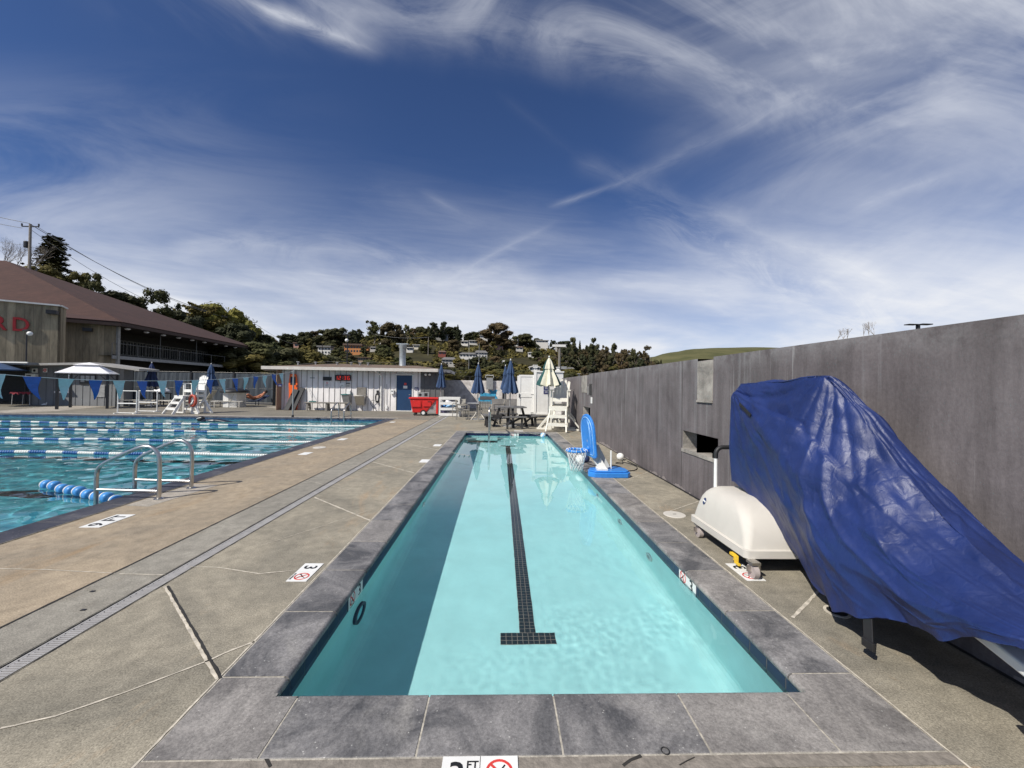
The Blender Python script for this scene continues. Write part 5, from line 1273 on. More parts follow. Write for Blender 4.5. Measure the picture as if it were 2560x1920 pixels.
b = MB(); b.box((xa,SY,0),(dx0,SY+.15,2.32)); b.box((dx1,SY,0),(xb,SY+.15,2.32)); b.box((dx0,SY,2.02),(dx1,SY+.15,2.32)); b.box((xa,SY+.15,0),(xa+.15,SY+4,2.32))
x = xa+.12; gv = MB()
while x < xb:
    if not (dx0-.05 < x < dx1+.05): b.box((x-.018,SY-.026,0),(x+.018,SY,2.3)); gv.box((x+.018,SY-.006,0),(x+.040,SY-.001,2.3)); gv.box((x-.028,SY-.006,0),(x-.018,SY-.001,2.3))
    x += .305
bw_ = b.build('board_wall', 'board_white', t); gv.build('board_gap', mat('dark_board_gap', (.10,.09,.08), .9), bw_)
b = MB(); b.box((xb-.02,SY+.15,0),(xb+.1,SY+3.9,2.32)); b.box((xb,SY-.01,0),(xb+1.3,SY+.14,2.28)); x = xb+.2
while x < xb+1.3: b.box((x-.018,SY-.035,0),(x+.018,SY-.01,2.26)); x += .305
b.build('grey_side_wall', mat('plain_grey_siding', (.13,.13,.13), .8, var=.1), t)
# roof
ez = 2.33
b = MB(); rp = [(xa-.75,SY-.62),(xb+1.05,SY-.62),(xb+1.55,SY+.7),(xb+1.4,SY+4.2),(xa-.5,SY+4.2),(xa-2.6,SY+3.0)]
n = len(rp); cx = sum(p[0] for p in rp)/n
top_ = [(xa+2.2,SY+1.8,ez+.33),(xb-.6,SY+1.8,ez+.30)]
vs = [(x,y,ez+.02) for x,y in rp] + top_
b.add(vs, [(0,1,7,6),(1,2,7),(2,3,7),(3,4,6,7),(4,5,6),(5,0,6)])
b.build('roof', 'roof_tan', t, flip=False)
b = MB()
for p, q in zip(rp, rp[1:]+rp[:1]): b.bar((p[0],p[1],ez-.05),(q[0],q[1],ez-.05),.04,.17)
b.build('fascia_board', 'fascia', t)
b = MB(); b.add([(x,y,ez-.10) for x,y in rp], [tuple(range(n))]); 
for k in range(42): x = xa-.7 + k*.27; b.box((x,SY-.58,ez-.135),(x+.05,SY,ez-.10))
b.build('soffit', mat('dark_soffit', (.09,.085,.09), .8), t)
# door
b = MB(); b.box((dx0,SY+.01,.03),(dx1,SY+.06,2.0)); d_ = b.build('door', 'door_blue', t)
b = MB(); b.box((dx0-.06,SY-.03,0),(dx0,SY+.02,2.08)); b.box((dx1,SY-.03,0),(dx1+.06,SY+.02,2.08)); b.box((dx0,SY-.03,2.0),(dx1,SY+.02,2.08)); b.box((dx0,SY-.03,0),(dx1,SY+.05,.04)); b.build('door_frame', 'white_paint', d_)
b = MB(); b.tube([(dx1-.08,SY,.92),(dx1-.08,SY-.05,.92),(dx1-.16,SY-.05,.92)], .02, 8); b.build('handle', 'steel', d_)
b = MB(); b.box((X_(1008),SY-.0,1.27),(X_(1018),SY+.012,1.42)); b.build('paper_notice', 'white', d_)
b = MB(); b.box((X_(1010),SY+.0,1.46),(X_(1016),SY+.011,1.58)); b.build('round_emblem', 'red', d_)
# downspout, roof vents, lamp, ridge rail
b = MB(); x = X_(954); b.tube([(x-.22,SY-.55,2.22),(x-.18,SY-.45,2.16),(x-.03,SY-.12,2.0),(x,SY-.07,1.88),(x,SY-.07,.04)], .042, 8); b.build('downspout', 'white_paint', t, smooth='auto')
for px, py in ((745,912),(789,913),(843,914),(878,914),(900,915),(920,915)):
    p = A(px, py+6, SY+1.2); b = MB(); b.tube([(p.x,p.y,ez+.1),(p.x,p.y,ez+.36)], .045, 8); b.box((p.x-.07,p.y-.07,ez+.36),(p.x+.07,p.y+.07,ez+.40)); b.build('roof_vent', 'grey_metal', t)
b = MB(); p0 = (X_(742,SY+1.8),SY+1.9,ez+.44); 
pl = [A(px_, py_, SY+2.0) for px_, py_ in ((742,912),(820,904),(905,905),(989,907),(1050,909),(1080,918))]
for a_, c_ in zip(pl, pl[1:]): b.tube([a_, c_], .012, 5); b.tube([a_-Vector((0,0,.12)), c_-Vector((0,0,.12))], .008, 5)
for a_ in pl[1:]: b.tube([a_, (a_.x, a_.y, ez+.2)], .02, 5)
b.build('ridge_rail', 'dark_metal', t)
b = MB(); p = A(1006, 916, SY+1.7); r = .20; b.lathe([(r,ez+.2),(r,p.z+.0),(r*.95,p.z+.02),(r*.95,A(1006,872,SY+1.7).z),(r*1.2,A(1006,868,SY+1.7).z),(r*1.25,A(1006,862,SY+1.7).z),(.04,A(1006,861,SY+1.7).z)], 20, c=(p.x,p.y,0)); b.box((p.x-.34,p.y-.22,A(1006,862,SY+1.7).z),(p.x+.34,p.y+.22,A(1006,860,SY+1.7).z+.02)); b.build('exhaust_stack', mat('galvanised_steel', (.42,.44,.44), .4, .5, var=.2, scale=6), t, smooth='auto')
b = MB(); p = A(867.6, 916, SY+1.9); zt = A(867.6, 838, SY+1.9).z; b.tube([(p.x,p.y,ez+.2),(p.x,p.y,zt)], .035, 8); b.box((p.x-.25,p.y-.1,zt),(p.x+.12,p.y+.1,zt+.07)); lp = b.build('lamp_mast', 'dark_metal', t)
g = A(865.6, 851, SY+1.85); sphere(.10, (p.x,p.y-.12,g.z), 10).build('lamp_globe', 'white', lp, smooth=True)
for px in (1064, 1074): p = A(px, 937, SY-.3); b = MB(); b.tube([(p.x,p.y+.1,p.z+.1),(p.x,p.y,p.z)], [.03,.07], 10); b.build('flood_lamp', 'white', t)
# cellar of things fixed on or leaning on the shed wall
def on_wall(name, label, cat, px0, py0, px1, py1, m, th=.04, grp=None, y=SY-.024):
    a = A(px0, py0, y); c = A(px1, py1, y); t_ = thing(name, label, cat, (a.x, y, c.z), 0, grp)
    b = MB(); b.box((0,-th,0),(c.x-a.x,0,a.z-c.z)); b.build('panel', m, t_, bevel=min(.008, th*.3)); return t_, c.x-a.x, a.z-c.z
tc_, w, h = on_wall('wall_clock', 'black digital wall clock showing 12:36 in lit red digits', 'clock', 839.5, 937, 877.5, 952.3, 'ink', .09)
SEG = {'1':'bc','2':'abged','3':'abgcd','6':'acdefg'}
def digit(b, ch, ox, oz, dw, dh, y, tk):
    S = {'a':((ox,oz+dh),(ox+dw,oz+dh)),'g':((ox,oz+dh/2),(ox+dw,oz+dh/2)),'d':((ox,oz),(ox+dw,oz)),'f':((ox,oz+dh/2),(ox,oz+dh)),'e':((ox,oz),(ox,oz+dh/2)),'b':((ox+dw,oz+dh/2),(ox+dw,oz+dh)),'c':((ox+dw,oz),(ox+dw,oz+dh/2))}
    for s_ in SEG[ch]:
        (x0,z0),(x1,z1) = S[s_]; b.box((min(x0,x1)-tk/2,y-.004,min(z0,z1)-tk/2+.002),(max(x0,x1)+tk/2,y,max(z0,z1)+tk/2-.002))
b = MB(); dw, dh, tk = w*.120, h*.58, w*.021
for ch, fx_ in (('1',.02),('2',.24),('3',.58),('6',.82)): digit(b, ch, w*fx_, h*.19, dw, dh, -.091, tk)
for zf in (.38,.64): b.box((w*.485,-.095,h*zf-.012),(w*.485+tk,-.091,h*zf+.012))
b.build('digits', 'led', tc_)
on_wall('scoreboard', 'blank black display panel left of the digital clock', 'panel', 808, 942, 829, 951.5, 'ink', .05)
for px0, py0, px1, py1, m_, lab in ((812,953,824,968,'white','white paper notice with a red ring below the black panel'),(850,958,861,966,'white','blank white paper notice under the clock'),(866,957,875,968,'cream','pale notice with a dark heading below the right half of the clock'),(775,944,787,945.5,'ink','thin black name strip on the white boards above the bench'),(695.5,959.5,705.5,966.5,'navy_enamel','navy notice on the tan block pier at the left end of the shed'),(1036.5,968.5,1046.5,975,'navy_enamel','navy notice beside the blue door')):
    t_, w, h = on_wall('notice', lab, 'notice', px0, py0, px1, py1, m_, .012, y=SY-.024 if px0 > 700 else SY-.6)
    b = MB()
    if py0 < 958 and px0 == 812: ring(b, (w/2,-.014,h*.72), (0,-1,0), w*.22, w*.14, 0, .003, 14); b.build('ban_ring', 'red', t_); b = MB()
    if px0 == 866: b.box((0,-.016,h*.8),(w,-.013,h)); 
    if m_ != 'ink':
        for j in range(3): b.box((w*.18,-.015,h*(.42-.13*j)),(w*(.82-.1*(j%2)),-.013,h*(.46-.13*j)))
        b.build('lettering', 'white' if m_ == 'navy_enamel' else 'ink', t_)
t_, w, h = on_wall('soap_dispenser', 'white wall dispenser left of the blue door', 'dispenser', 977.5, 974, 985.5, 985, 'white', .12)
b = MB(); b.box((w*.3,-.128,h*.55),(w*.7,-.12,h*.75)); b.build('window', 'ink', t_)
t_, w, h = on_wall('wall_socket', 'small white outlet box low on the shed wall right of the downspout', 'outlet', 964, 1014, 969, 1022, 'white', .06)
b = MB(); b.tube([(w*.5,-.02,h),(w*.4,-.02,h+.5),(w*.45,-.02,h+1.2)], .012, 6); b.build('conduit', 'grey_metal', t_)
t_, w, h = on_wall('wall_oven', 'grey box with two dark openings on the wall above the red cart', 'cabinet', 1046.5, 980.5, 1075, 993, 'grey_metal', .25, y=SY-.30)
b = MB(); b.box((w*.58,-.256,h*.2),(w*.85,-.25,h*.85)); b.build('dark_opening', 'ink', t_); b = MB(); b.box((w*.08,-.257,h*.35),(w*.36,-.25,h*.6)); b.box((w*.17,-.257,h*.22),(w*.27,-.25,h*.75)); b.build('front_handle', 'ink', t_)
# tan pier
a = A(688, 935, SY-.6); c = A(706, 1017, SY-.6); t = thing('block_pier', 'tan block pier at the left end of the shed', 'pier', (a.x, SY-.45, 0)); w = X_(704,SY)-a.x
b = MB(); [b.box((.0 if k % 2 else .002,0,.20*k+.004),(w-.05,.5,.20*k+.196)) for k in range(11)]; b.box((.012,.012,0),(w-.06,.49,2.2)); b.build('blocks', 'block_tan', t)
# drinking fountains
for px0, px1, py0, py1, m_, top_m, lab in ((854,873.5,986,1009,'grey_metal','teal','grey wall basin with a teal rim in front of the shed wall'),(886,911,968,1013,'steel','cream','taller steel drinking fountain with a cream splash back')):
    if top_m == 'teal': M['teal'] = mat('teal_plastic', (.03,.16,.15), .5)
    Y = SY-.02; a = A(px0, py0, Y-.35); c = A(px1, py1, Y-.35); w = c.x-a.x
    t = thing('drinking_fountain', lab, 'drinking fountain', (a.x, Y, 0)); zt = A(px0, py0 if top_m == 'teal' else 989, Y-.35).z
    b = MB(); b.add([(w*.1,0,c.z),(w*.9,0,c.z),(w*.9,-.22,c.z),(w*.1,-.22,c.z),(0,0,zt),(w,0,zt),(w,-.42,zt),(0,-.42,zt)], [(0,3,2,1),(4,5,6,7),(0,1,5,4),(1,2,6,5),(2,3,7,6),(3,0,4,7)]); b.build('basin', m_, t, bevel=.02)
    b = MB(); b.tube([(0,-.0,zt),(w,0,zt),(w,-.42,zt),(0,-.42,zt)], .025, 8, closed=True); b.build('rim', 'teal' if top_m == 'teal' else 'cream', t, smooth=True)
    if top_m == 'cream': b = MB(); z2 = A(px0, py0, Y-.1).z; b.box((.05,-.06,zt),(w*.95,-.0,z2)); b.build('splash_back', 'bench', t, bevel=.01)
    else: b = MB(); b.box((w*.45,-.1,zt),(w*.85,-.0,zt+.22)); b.build('spout', 'white', t, bevel=.01)
# bench
a = G(764, 1030); x0, x1 = X_(763, SY-.5), X_(873, SY-.5); zs_ = .46
t = thing('bench', 'long plain grey bench under the shed wall', 'bench', (x0, SY-.62, 0)); b = MB(); L_ = x1-x0
b.box((0,0,zs_-.06),(L_,.40,zs_)); b.build('seat', 'bench', t, bevel=.01)
for x in (.15, L_*.5, L_-.15): b = MB(); b.bar((x,.08,zs_-.06),(x,.02,0),.10,.07,0,(0,1,0)); b.bar((x,.32,zs_-.06),(x,.38,0),.10,.07,0,(0,1,0)); b.bar((x,.05,.15),(x,.35,.15),.04,.05); b.build('leg', 'bench', t)
# towel bundle and broom on bench end
t = thing('deck_brush', 'long handled teal deck brush leaning against the shed over the bench', 'brush', (X_(783,SY-.35), SY-.35, zs_)); b = MB(); b.bar((-.2,0,.03),(.16,0,.03),.08,.05); b.build('brush_head', 'teal', t); b = MB(); b.tube([(.0,0,.05),(-.42,.30,.78)], .012, 6); b.build('handle', 'grey_metal', t)
# orange backboards and black mats leaning left
a, c = X_(725), X_(747); t = thing('rescue_board', 'tall orange rescue backboard with cut out hand holes leaning on the shed', 'rescue board', (a, SY-.12, 0)); w = c-a
b = MB()
zt = Z_(730, 934); 
P = [(0,.02),(w,.02),(w*1.02,.25),(w*.98,.9),(w*1.0,1.45),(w*.86,zt-.04),(w*.5,zt),(w*.12,zt-.04),(0,1.45),(.03,.9)]
n = len(P); b.add([(x,-.05,z) for x,z in P]+[(x,.0,z) for x,z in P], [tuple(range(n)), tuple(range(n,2*n))[::-1]]+[(i,(i+1)%n,n+(i+1)%n,n+i) for i in range(n)]); b.build('board', 'orange', t, bevel=.01)
b = MB(); b.box((w*.2,-.058,zt-.62),(w*.8,-.05,zt-.18)); [b.box((w*.88,-.058,.35+.3*k),(w*.98,-.05,.47+.3*k)) for k in range(4)]; b.build('hand_hole', 'ink', t); b = MB(); b.box((w*.28,-.066,zt-.52),(w*.72,-.058,zt-.26)); b.build('head_pad', 'dark_blue_cloth', t)
for k, (p0, p1, ph, lab) in enumerate(((710,728,.9,'black gym mat leaning at a slant, left of the orange board'),(722,741,1.0,'black gym mat leaning in front of the orange board'))):
    a, c = X_(p0, SY-.5), X_(p1, SY-.5); t = thing('gym_mat', lab, 'mat', (a, SY-.55+.1*k, 0), 0, 'leaning black mats'); b = MB(); b.add([(0,0,0),(c-a-.1,0,0),(c-a+.25,.35,ph+.2),(c-a-.05,.35,ph+.25),(0,.07,0),(c-a-.1,.07,0),(c-a+.25,.42,ph+.2),(c-a-.05,.42,ph+.25)], [(0,1,2,3),(4,7,6,5),(0,4,5,1),(1,5,6,2),(2,6,7,3),(3,7,4,0)]); b.build('pad', 'black', t, bevel=.02)
# hose
p = A(944, 972, SY-.08); t = thing('garden_hose', 'dark garden hose coiled on a bracket left of the white downspout', 'hose', (p.x, SY-.09, 0)); b = MB(); rc = random.Random(8)
pts = []
for k in range(90): f = k/90; a = f*math.pi*14; pts.append((.10*math.sin(a)+.02*rc.uniform(-1,1), -.03*rc.random(), 1.10-.10-.45*(1-math.cos(a))/2*(1) - .12*f))
pts += [(-.05,-.04,.5),(-.2,-.05,.62),(-.32,-.05,.55),(-.35,-.05,.38),(-.22,-.05,.22),(-.08,-.05,.12),(0,-.06,.02)]
b.tube(pts, .014, 6); b.build('hose', 'dark_metal', t, smooth=True); b = MB(); b.box((-.05,-.02,1.0),(.05,.07,1.14)); b.build('bracket', 'dark_metal', t)

# ================================================================== FAR DECK: fence, loungers, box, sunbather
M['mesh_slate'] = mat('slate_windscreen_mesh', (.05,.062,.076), .9, var=.1, scale=1.5)
fy = 27.0; t = thing('screen_fence', 'slate grey mesh screened fence with dark posts behind the loungers', 'fence', (0,0,0))
xs_ = [A(px, 980, fy).x for px in (310, 387, 477, 584, 688)]; zt = A(500, 931, fy).z
for a_, c_ in zip(xs_, xs_[1:]):
    b = MB(); n = 12
    vs = []
    for i in range(n+1):
        for z in (.12, zt*.5, zt-.03): vs.append((a_+.07+(c_-a_-.14)*i/n, fy+.03*math.sin(i*2.3+z), z))
    b.add(vs, [(3*i+k, 3*i+3+k, 3*i+4+k, 3*i+1+k) for i in range(n) for k in (0,1)]); b.build('mesh_panel', 'mesh_slate', t, flip=False)
for x in xs_: b = MB(); b.box((x-.06,fy-.05,0),(x+.06,fy+.05,zt+.05)); b.build('post', 'dark_metal', t)
b = MB(); b.tube([(xs_[0],fy,zt+.02),(xs_[-1],fy,zt+.02)], .02, 6); b.tube([(xs_[0],fy,zt*.5),(xs_[-1],fy,zt*.5)], .012, 6); b.build('rail', 'dark_metal', t)
t = thing('metal_gate', 'dark steel gate standing ajar beside the tan pier', 'gate', (A(683,980,25).x, 25, 0), R(70)); b = MB(); b.tube([(0,0,.05),(1.0,0,.05),(1.0,0,1.95),(0,0,1.95)], .03, 6, closed=True); b.build('gate_frame', 'dark_metal', t); b = MB(); b.add([(0,0,.05),(1,0,.05),(1,0,1.95),(0,0,1.95)], [(0,1,2,3)]); b.build('mesh_panel', 'mesh_slate', t)
def lounger(label, loc, rz, back):
    t = thing('sun_lounger', label, 'sun lounger', loc, rz, 'beige sling loungers along the screen fence')
    b = MB(); b.add([(0,-.3,.34),(1.25,-.3,.34),(1.25,.3,.34),(0,.3,.34),(0,-.3,.36),(1.25,-.3,.36),(1.25,.3,.36),(0,.3,.36)], [(0,3,2,1),(4,5,6,7),(0,1,5,4),(1,2,6,5),(2,3,7,6),(3,0,4,7)]); b.build('seat', 'sling', t)
    ex, ez_ = 1.25+.7*math.cos(R(back)), .36+.7*math.sin(R(back)); b = MB(); b.bar((1.25,0,.35),(ex,0,ez_),.6,.02); b.build('backrest', 'sling', t)
    b = MB(); [b.tube([(0,s*.31,.35),(1.95,s*.31,.35)], .02, 6) for s in (-1,1)]; b.tube([(0,-.31,.35),(0,.31,.35)], .02, 6); b.bar((1.55,0,.35),(ex-.1,0,ez_-.1),.03,.03); b.build('frame', 'cream', t)
    for x, y in ((.12,-.31),(.12,.31),(1.75,-.31),(1.75,.31)): b = MB(); b.bar((x,y,.35),(x,y,0),.035,.035); b.build('leg', 'cream', t)
    return t
def LP(px, py): return G(px, py)
q = LP(462, 1017); lounger('beige sling lounger with raised back, right behind the lifeguard chair', (q.x, q.y-.1, 0), R(8), 62)
q = LP(525, 1017); lounger('beige sling lounger with raised back, next to the white slatted counter', (q.x, q.y-.1, 0), R(8), 65)
q = LP(305, 1016); lounger('flat beige sling lounger behind the left barrier frame', (q.x, q.y, 0), R(4), 4)
q = LP(350, 1016); lounger('flat beige sling lounger between the two barrier frames', (q.x, q.y, 0), R(4), 4)
q = LP(514, 1018); t = thing('side_table', 'small pale side table between the two raised loungers', 'table', (q.x, q.y, 0)); b = MB(); b.box((-.28,-.25,.40),(.28,.25,.43)); b.build('table_top', 'sling', t)
for x, y in ((-.25,-.22),(.25,-.22),(-.25,.22),(.25,.22)): b = MB(); b.bar((x,y,.40),(x,y,0),.03,.03); b.build('leg', 'cream', t)
a = G(557, 1018); c = G(582, 1019); e_ = G(621, 1016)
t = thing('slatted_counter', 'white square counter with vertical slats and a dark domed lid in front of the fence', 'counter', (a.x, a.y, 0)); w = e_.x-a.x; zt = A(580, 981.5, a.y).z
b = MB(); b.box((0,0,0),(w*.40,.9,zt)); b.build('plain_panel', 'white_paint', t)
b = MB(); b.box((w*.40,.03,0),(w,.9,zt)); [b.box((w*.40+(w*.6)*k/7+.04,.0,.06),(w*.40+(w*.6)*(k+1)/7-.02,.03,zt-.08)) for k in range(7)]; b.box((w*.40,-.01,zt-.07),(w,.03,zt)); b.build('slat_panel', 'white_paint', t)
b = MB(); b.lathe([(.75,0),(.70,.12),(.5,.22),(.2,.27),(.02,.28)], 24, c=(w*.5,.45,zt)); b.build('domed_lid', 'dark_metal', t, smooth=True)
# sunbather
q = G(636, 1013); t = thing('person', 'tanned sunbather lying back bare-chested on a dark lounger beside the counter', 'person', (q.x, q.y, .36), R(48))
J = [((0,0,.10),.16,.11), ((-.0,0,.12),.1), ((.22,0,.16),.15,.11), ((.42,0,.28),.17,.12), ((.52,0,.36),.07), ((.60,0,.46),.10,.11), ((.64,0,.53),.085),
     ((-.12,-.11,.10),.10), ((-.42,-.16,.36),.075), ((-.72,-.18,.08),.05), ((-.86,-.18,.10),.035), ((-.12,.11,.10),.10), ((-.48,.14,.20),.075), ((-.85,.15,.08),.05), ((-.98,.15,.12),.035),
     ((.42,-.20,.30),.065), ((.22,-.36,.16),.05), ((.0,-.30,.12),.038), ((.42,.20,.30),.065), ((.55,.40,.34),.05), ((.75,.42,.42),.038)]
E_ = [(0,1),(0,2),(2,3),(3,4),(4,5),(5,6),(0,7),(7,8),(8,9),(9,10),(0,11),(11,12),(12,13),(13,14),(3,15),(15,16),(16,17),(3,18),(18,19),(19,20)]
skin_body('body', J, E_, 0, 'skin', t)
b = sphere(.112, (.64,0,.52), 10, (1,1,1)); b.build('hair', 'hair', t, smooth=True)
b = MB(); b.lathe([(.15,-.1),(.172,-.02),(.165,.1),(.12,.14)], 16, 0, Matrix.Translation((-.02,0,.11)) @ Matrix.Rotation(R(80), 4, 'Y') @ Matrix.Scale(.75, 4, (1,0,0))); b.build('shorts', 'trunks', t, smooth=True)
t = thing('sun_lounger', 'low dark lounger carrying the tanned sunbather', 'sun lounger', (q.x, q.y, 0), R(48)); b = MB(); b.box((-1.0,-.3,.26),(.25,.3,.30)); b.build('seat', 'dark_blue_cloth', t); b = MB(); b.bar((.22,0,.28),(.78,0,.62),.6,.04); b.build('backrest', 'dark_blue_cloth', t)
for x in (-.85,.15): 
    for y in (-.27,.27): b = MB(); b.bar((x,y,.27),(x,y,0),.03,.03); b.build('leg', 'dark_metal', t)

# ================================================================== CAFE CABIN AND GAZEBO
KY = 23.0
t = thing('cafe_cabin', 'low grey boarded snack cabin with a shallow gabled roof and serving window', 'cabin', (0,0,0))
x0, x1 = A(73,980,KY).x, A(309,980,KY).x; zp = A(231,906,KY-.6).z; zl = A(0,909,KY-.6).z; zr_ = A(350,923,KY-.6).z; xp = A(231,906,KY-.6).x; xr = A(352,923,KY-.6).x; xl = A(20,909,KY-.6).x
wx0, wx1, wz0, wz1 = A(141,960,KY).x, A(172,960,KY).x, A(150,978,KY).z, A(150,930,KY).z
b = MB(); b.box((x0,KY,0),(wx0,KY+.12,zl-.05)); b.box((wx1,KY,0),(x1,KY+.12,zr_)); b.box((wx0,KY,0),(wx1,KY+.12,wz0)); b.box((wx0,KY,wz1),(wx1,KY+.12,zl-.05)); b.box((x1-.1,KY+.12,0),(x1,KY+.6,zr_)); b.box((x0,KY+.55,0),(x1,KY+.6,zr_))
b.add([(x0,KY+.01,zl-.05),(x1,KY+.01,zr_),(xp,KY+.01,zp-.08),(x0,KY+.11,zl-.05),(x1,KY+.11,zr_),(xp,KY+.11,zp-.08)], [(0,1,2),(3,5,4),(0,2,5,3),(1,4,5,2),(0,3,4,1)])
x = x0+.1
while x < x1: 
    if not wx0-.1 < x < wx1+.1: b.box((x-.02,KY-.02,0),(x+.02,KY,zr_-.02))
    x += .4
b.build('board_wall', 'board_grey', t)
b = MB()
for p, q in (((xl,zl),(xp,zp)),((xp,zp),(xr,zr_+.02))): b.add([(p[0],KY-.7,p[1]),(q[0],KY-.7,q[1]),(q[0],KY+.6,q[1]),(p[0],KY+.6,p[1]),(p[0],KY-.7,p[1]-.12),(q[0],KY-.7,q[1]-.12),(q[0],KY+.6,q[1]-.12),(p[0],KY+.6,p[1]-.12)], [(0,1,2,3),(7,6,5,4),(0,4,5,1),(1,5,6,2),(2,6,7,3),(3,7,4,0)])
b.build('roof', mat('pale_grey_roof_metal', (.30,.29,.27), .6, var=.1), t)
b = MB(); b.box((wx0,KY+.05,wz0),(wx1,KY+.08,wz1)); wn_ = b.build('window', mat('dark_glass', (.012,.013,.016), .15), t)
b = MB(); b.box((wx0-.08,KY-.04,wz0-.10),(wx1+.14,KY+.0,wz0)); b.box((wx1,KY-.04,wz0),(wx1+.12,KY,wz1)); b.box((wx0,KY-.035,wz0+(wz1-wz0)*.40),(wx1,KY+.0,wz0+(wz1-wz0)*.46)); b.build('frame', 'board_white', wn_)
# void (shade painted into the rear wall) and bright roof edge at the far left
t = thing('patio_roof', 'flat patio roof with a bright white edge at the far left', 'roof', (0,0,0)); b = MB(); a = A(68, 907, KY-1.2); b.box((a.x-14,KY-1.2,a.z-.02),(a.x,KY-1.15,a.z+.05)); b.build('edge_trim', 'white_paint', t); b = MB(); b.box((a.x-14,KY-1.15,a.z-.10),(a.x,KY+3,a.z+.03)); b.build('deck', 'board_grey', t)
b = MB(); b.box((a.x-14,KY+3,0),(x0,KY+3.1,a.z-.1)); b.build('rear_wall', mat('shade_painted_rear_wall', (.05,.05,.05), .9), t)
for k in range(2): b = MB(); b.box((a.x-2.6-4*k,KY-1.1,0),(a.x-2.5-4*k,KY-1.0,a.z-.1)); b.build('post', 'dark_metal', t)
t_, w, h = on_wall('wall_phone_box', 'white box with a black emblem high on the snack cabin', 'sign', 82, 921, 95, 932, 'white_paint', .05, y=KY-.025)
b = MB(); disc(b, (w/2,-.052,h*.5), (0,-1,0), h*.3, 0, .004); b.build('emblem', 'ink', t_)
t_, w, h = on_wall('wall_vent_box', 'white box with a dark square opening under the emblem sign', 'box', 71, 934, 96, 951, 'white_paint', .15, y=KY-.025); b = MB(); b.box((w*.1,-.155,h*.2),(w*.55,-.15,h*.8)); b.build('opening', 'ink', t_)
t_, w, h = on_wall('round_sign', 'white sign with a red circular emblem on the snack cabin', 'sign', 109, 920, 119, 931, 'white_paint', .03, y=KY-.025); b = MB(); ring(b, (w/2,-.034,h/2), (0,-1,0), h*.36, h*.16, 0, .004, 16); b.build('emblem', 'red', t_)
t_, w, h = on_wall('menu_board', 'black framed menu board with photos under the gazebo', 'board', 200, 935, 240, 962, 'ink', .03, y=KY-.025)
b = MB(); [b.box((w*(.08+.31*k),-.036,h*(.25+.1*(k%2))),(w*(.32+.31*k),-.03,h*.85)) for k in range(3)]; b.build('picture', 'grey_metal', t_)
t_, w, h = on_wall('poster', 'plain grey poster panel right of the menu board', 'poster', 240, 962, 262, 993, 'grey_metal', .02, y=KY-.025)
# gazebo
gx, gy = A(222, 980, 21.2).x, 21.2
t = thing('gazebo', 'square garden gazebo with a bright white two tier canopy and black posts', 'gazebo', (gx, gy, 0), R(32)); hw = .96; zt = A(215,933,gy).z; zk = A(215,913.5,gy).z; zpk = A(215,907,gy).z
b = MB(); vs = [(-hw,-hw,zt),(hw,-hw,zt),(hw,hw,zt),(-hw,hw,zt)]; k = .38; 
vs += [(-hw*k,-hw*k,zk),(hw*k,-hw*k,zk),(hw*k,hw*k,zk),(-hw*k,hw*k,zk)]; b.add(vs+[(x,y,z-.03) for x,y,z in vs[:4]], [(0,1,5,4),(1,2,6,5),(2,3,7,6),(3,0,4,7),(8,9,1,0),(9,10,2,1),(10,11,3,2),(11,8,0,3)]); b.build('lower_canopy', 'white_cloth', t, flip=False)
b = MB(); k = .52; b.add([(-hw*k,-hw*k,zk+.02),(hw*k,-hw*k,zk+.02),(hw*k,hw*k,zk+.02),(-hw*k,hw*k,zk+.02),(0,0,zpk+.02)], [(0,1,4),(1,2,4),(2,3,4),(3,0,4)]); b.build('upper_canopy', 'white_cloth', t, flip=False)
b = MB(); h_ = hw-.08; b.tube([(-h_,-h_,zt-.08),(h_,-h_,zt-.08),(h_,h_,zt-.08),(-h_,h_,zt-.08)], .025, 6, closed=True)
for sx, sy in ((-1,-1),(1,-1),(1,1),(-1,1)): b.tube([(sx*h_,sy*h_,zt-.05),(sx*hw*.3,sy*hw*.3,zk-.03)], .02, 6)
b.build('roof_frame', 'dark_metal', t)
for sx, sy in ((-1,-1),(1,-1),(1,1),(-1,1)):
    b = MB(); b.box((sx*h_-.05,sy*h_-.05,0),(sx*h_+.05,sy*h_+.05,zt-.05)); b.bar((sx*h_*.7,sy*h_,zt-.1),(sx*h_,sy*h_,zt-.42),.03,.03); b.build('post', 'dark_metal', t)
# A-frame board, red table, bistro table, benches, fridge
q = G(104, 1013); t = thing('sandwich_board', 'white A-frame board with rows of handwriting leaning before the snack cabin', 'board', (q.x, q.y, 0), R(-6)); b = MB(); b.add([(-.28,0,.02),(.28,0,.02),(.32,.22,1.0),(-.05,.22,1.0),(-.28,.03,.02),(.28,.03,.02),(.32,.25,1.0),(-.05,.25,1.0)], [(0,1,2,3),(4,7,6,5),(0,4,5,1),(1,5,6,2),(2,6,7,3),(3,7,4,0)]); b.build('board', 'white_paint', t)
b = MB(); [b.box((-.12+.02*k,.02+.04*k,.25+.13*k),(.12+.02*k,.03+.04*k,.27+.13*k)) for k in range(5)]; b.build('handwriting', 'grey_metal', t); b = MB(); b.bar((0,.5,0),(.15,.24,1.0),.5,.02,0,(0,1,0)); b.build('rear_leg', 'dark_metal', t)
q = G(67, 1012); t = thing('folding_table', 'folding table under a sagging dark red cloth', 'table', (q.x, q.y, 0)); b = MB(); b.box((-.52,-.3,.70),(.52,.3,.73)); b.build('table_top', 'grey_metal', t)
b = MB(); n = 20; vs = []
for i in range(n+1):
    for z, y in ((.735,-.0),(.74,-.31),(.62+.05*math.sin(i*1.3),-.33)): vs.append((-.56+1.12*i/n, y, z))
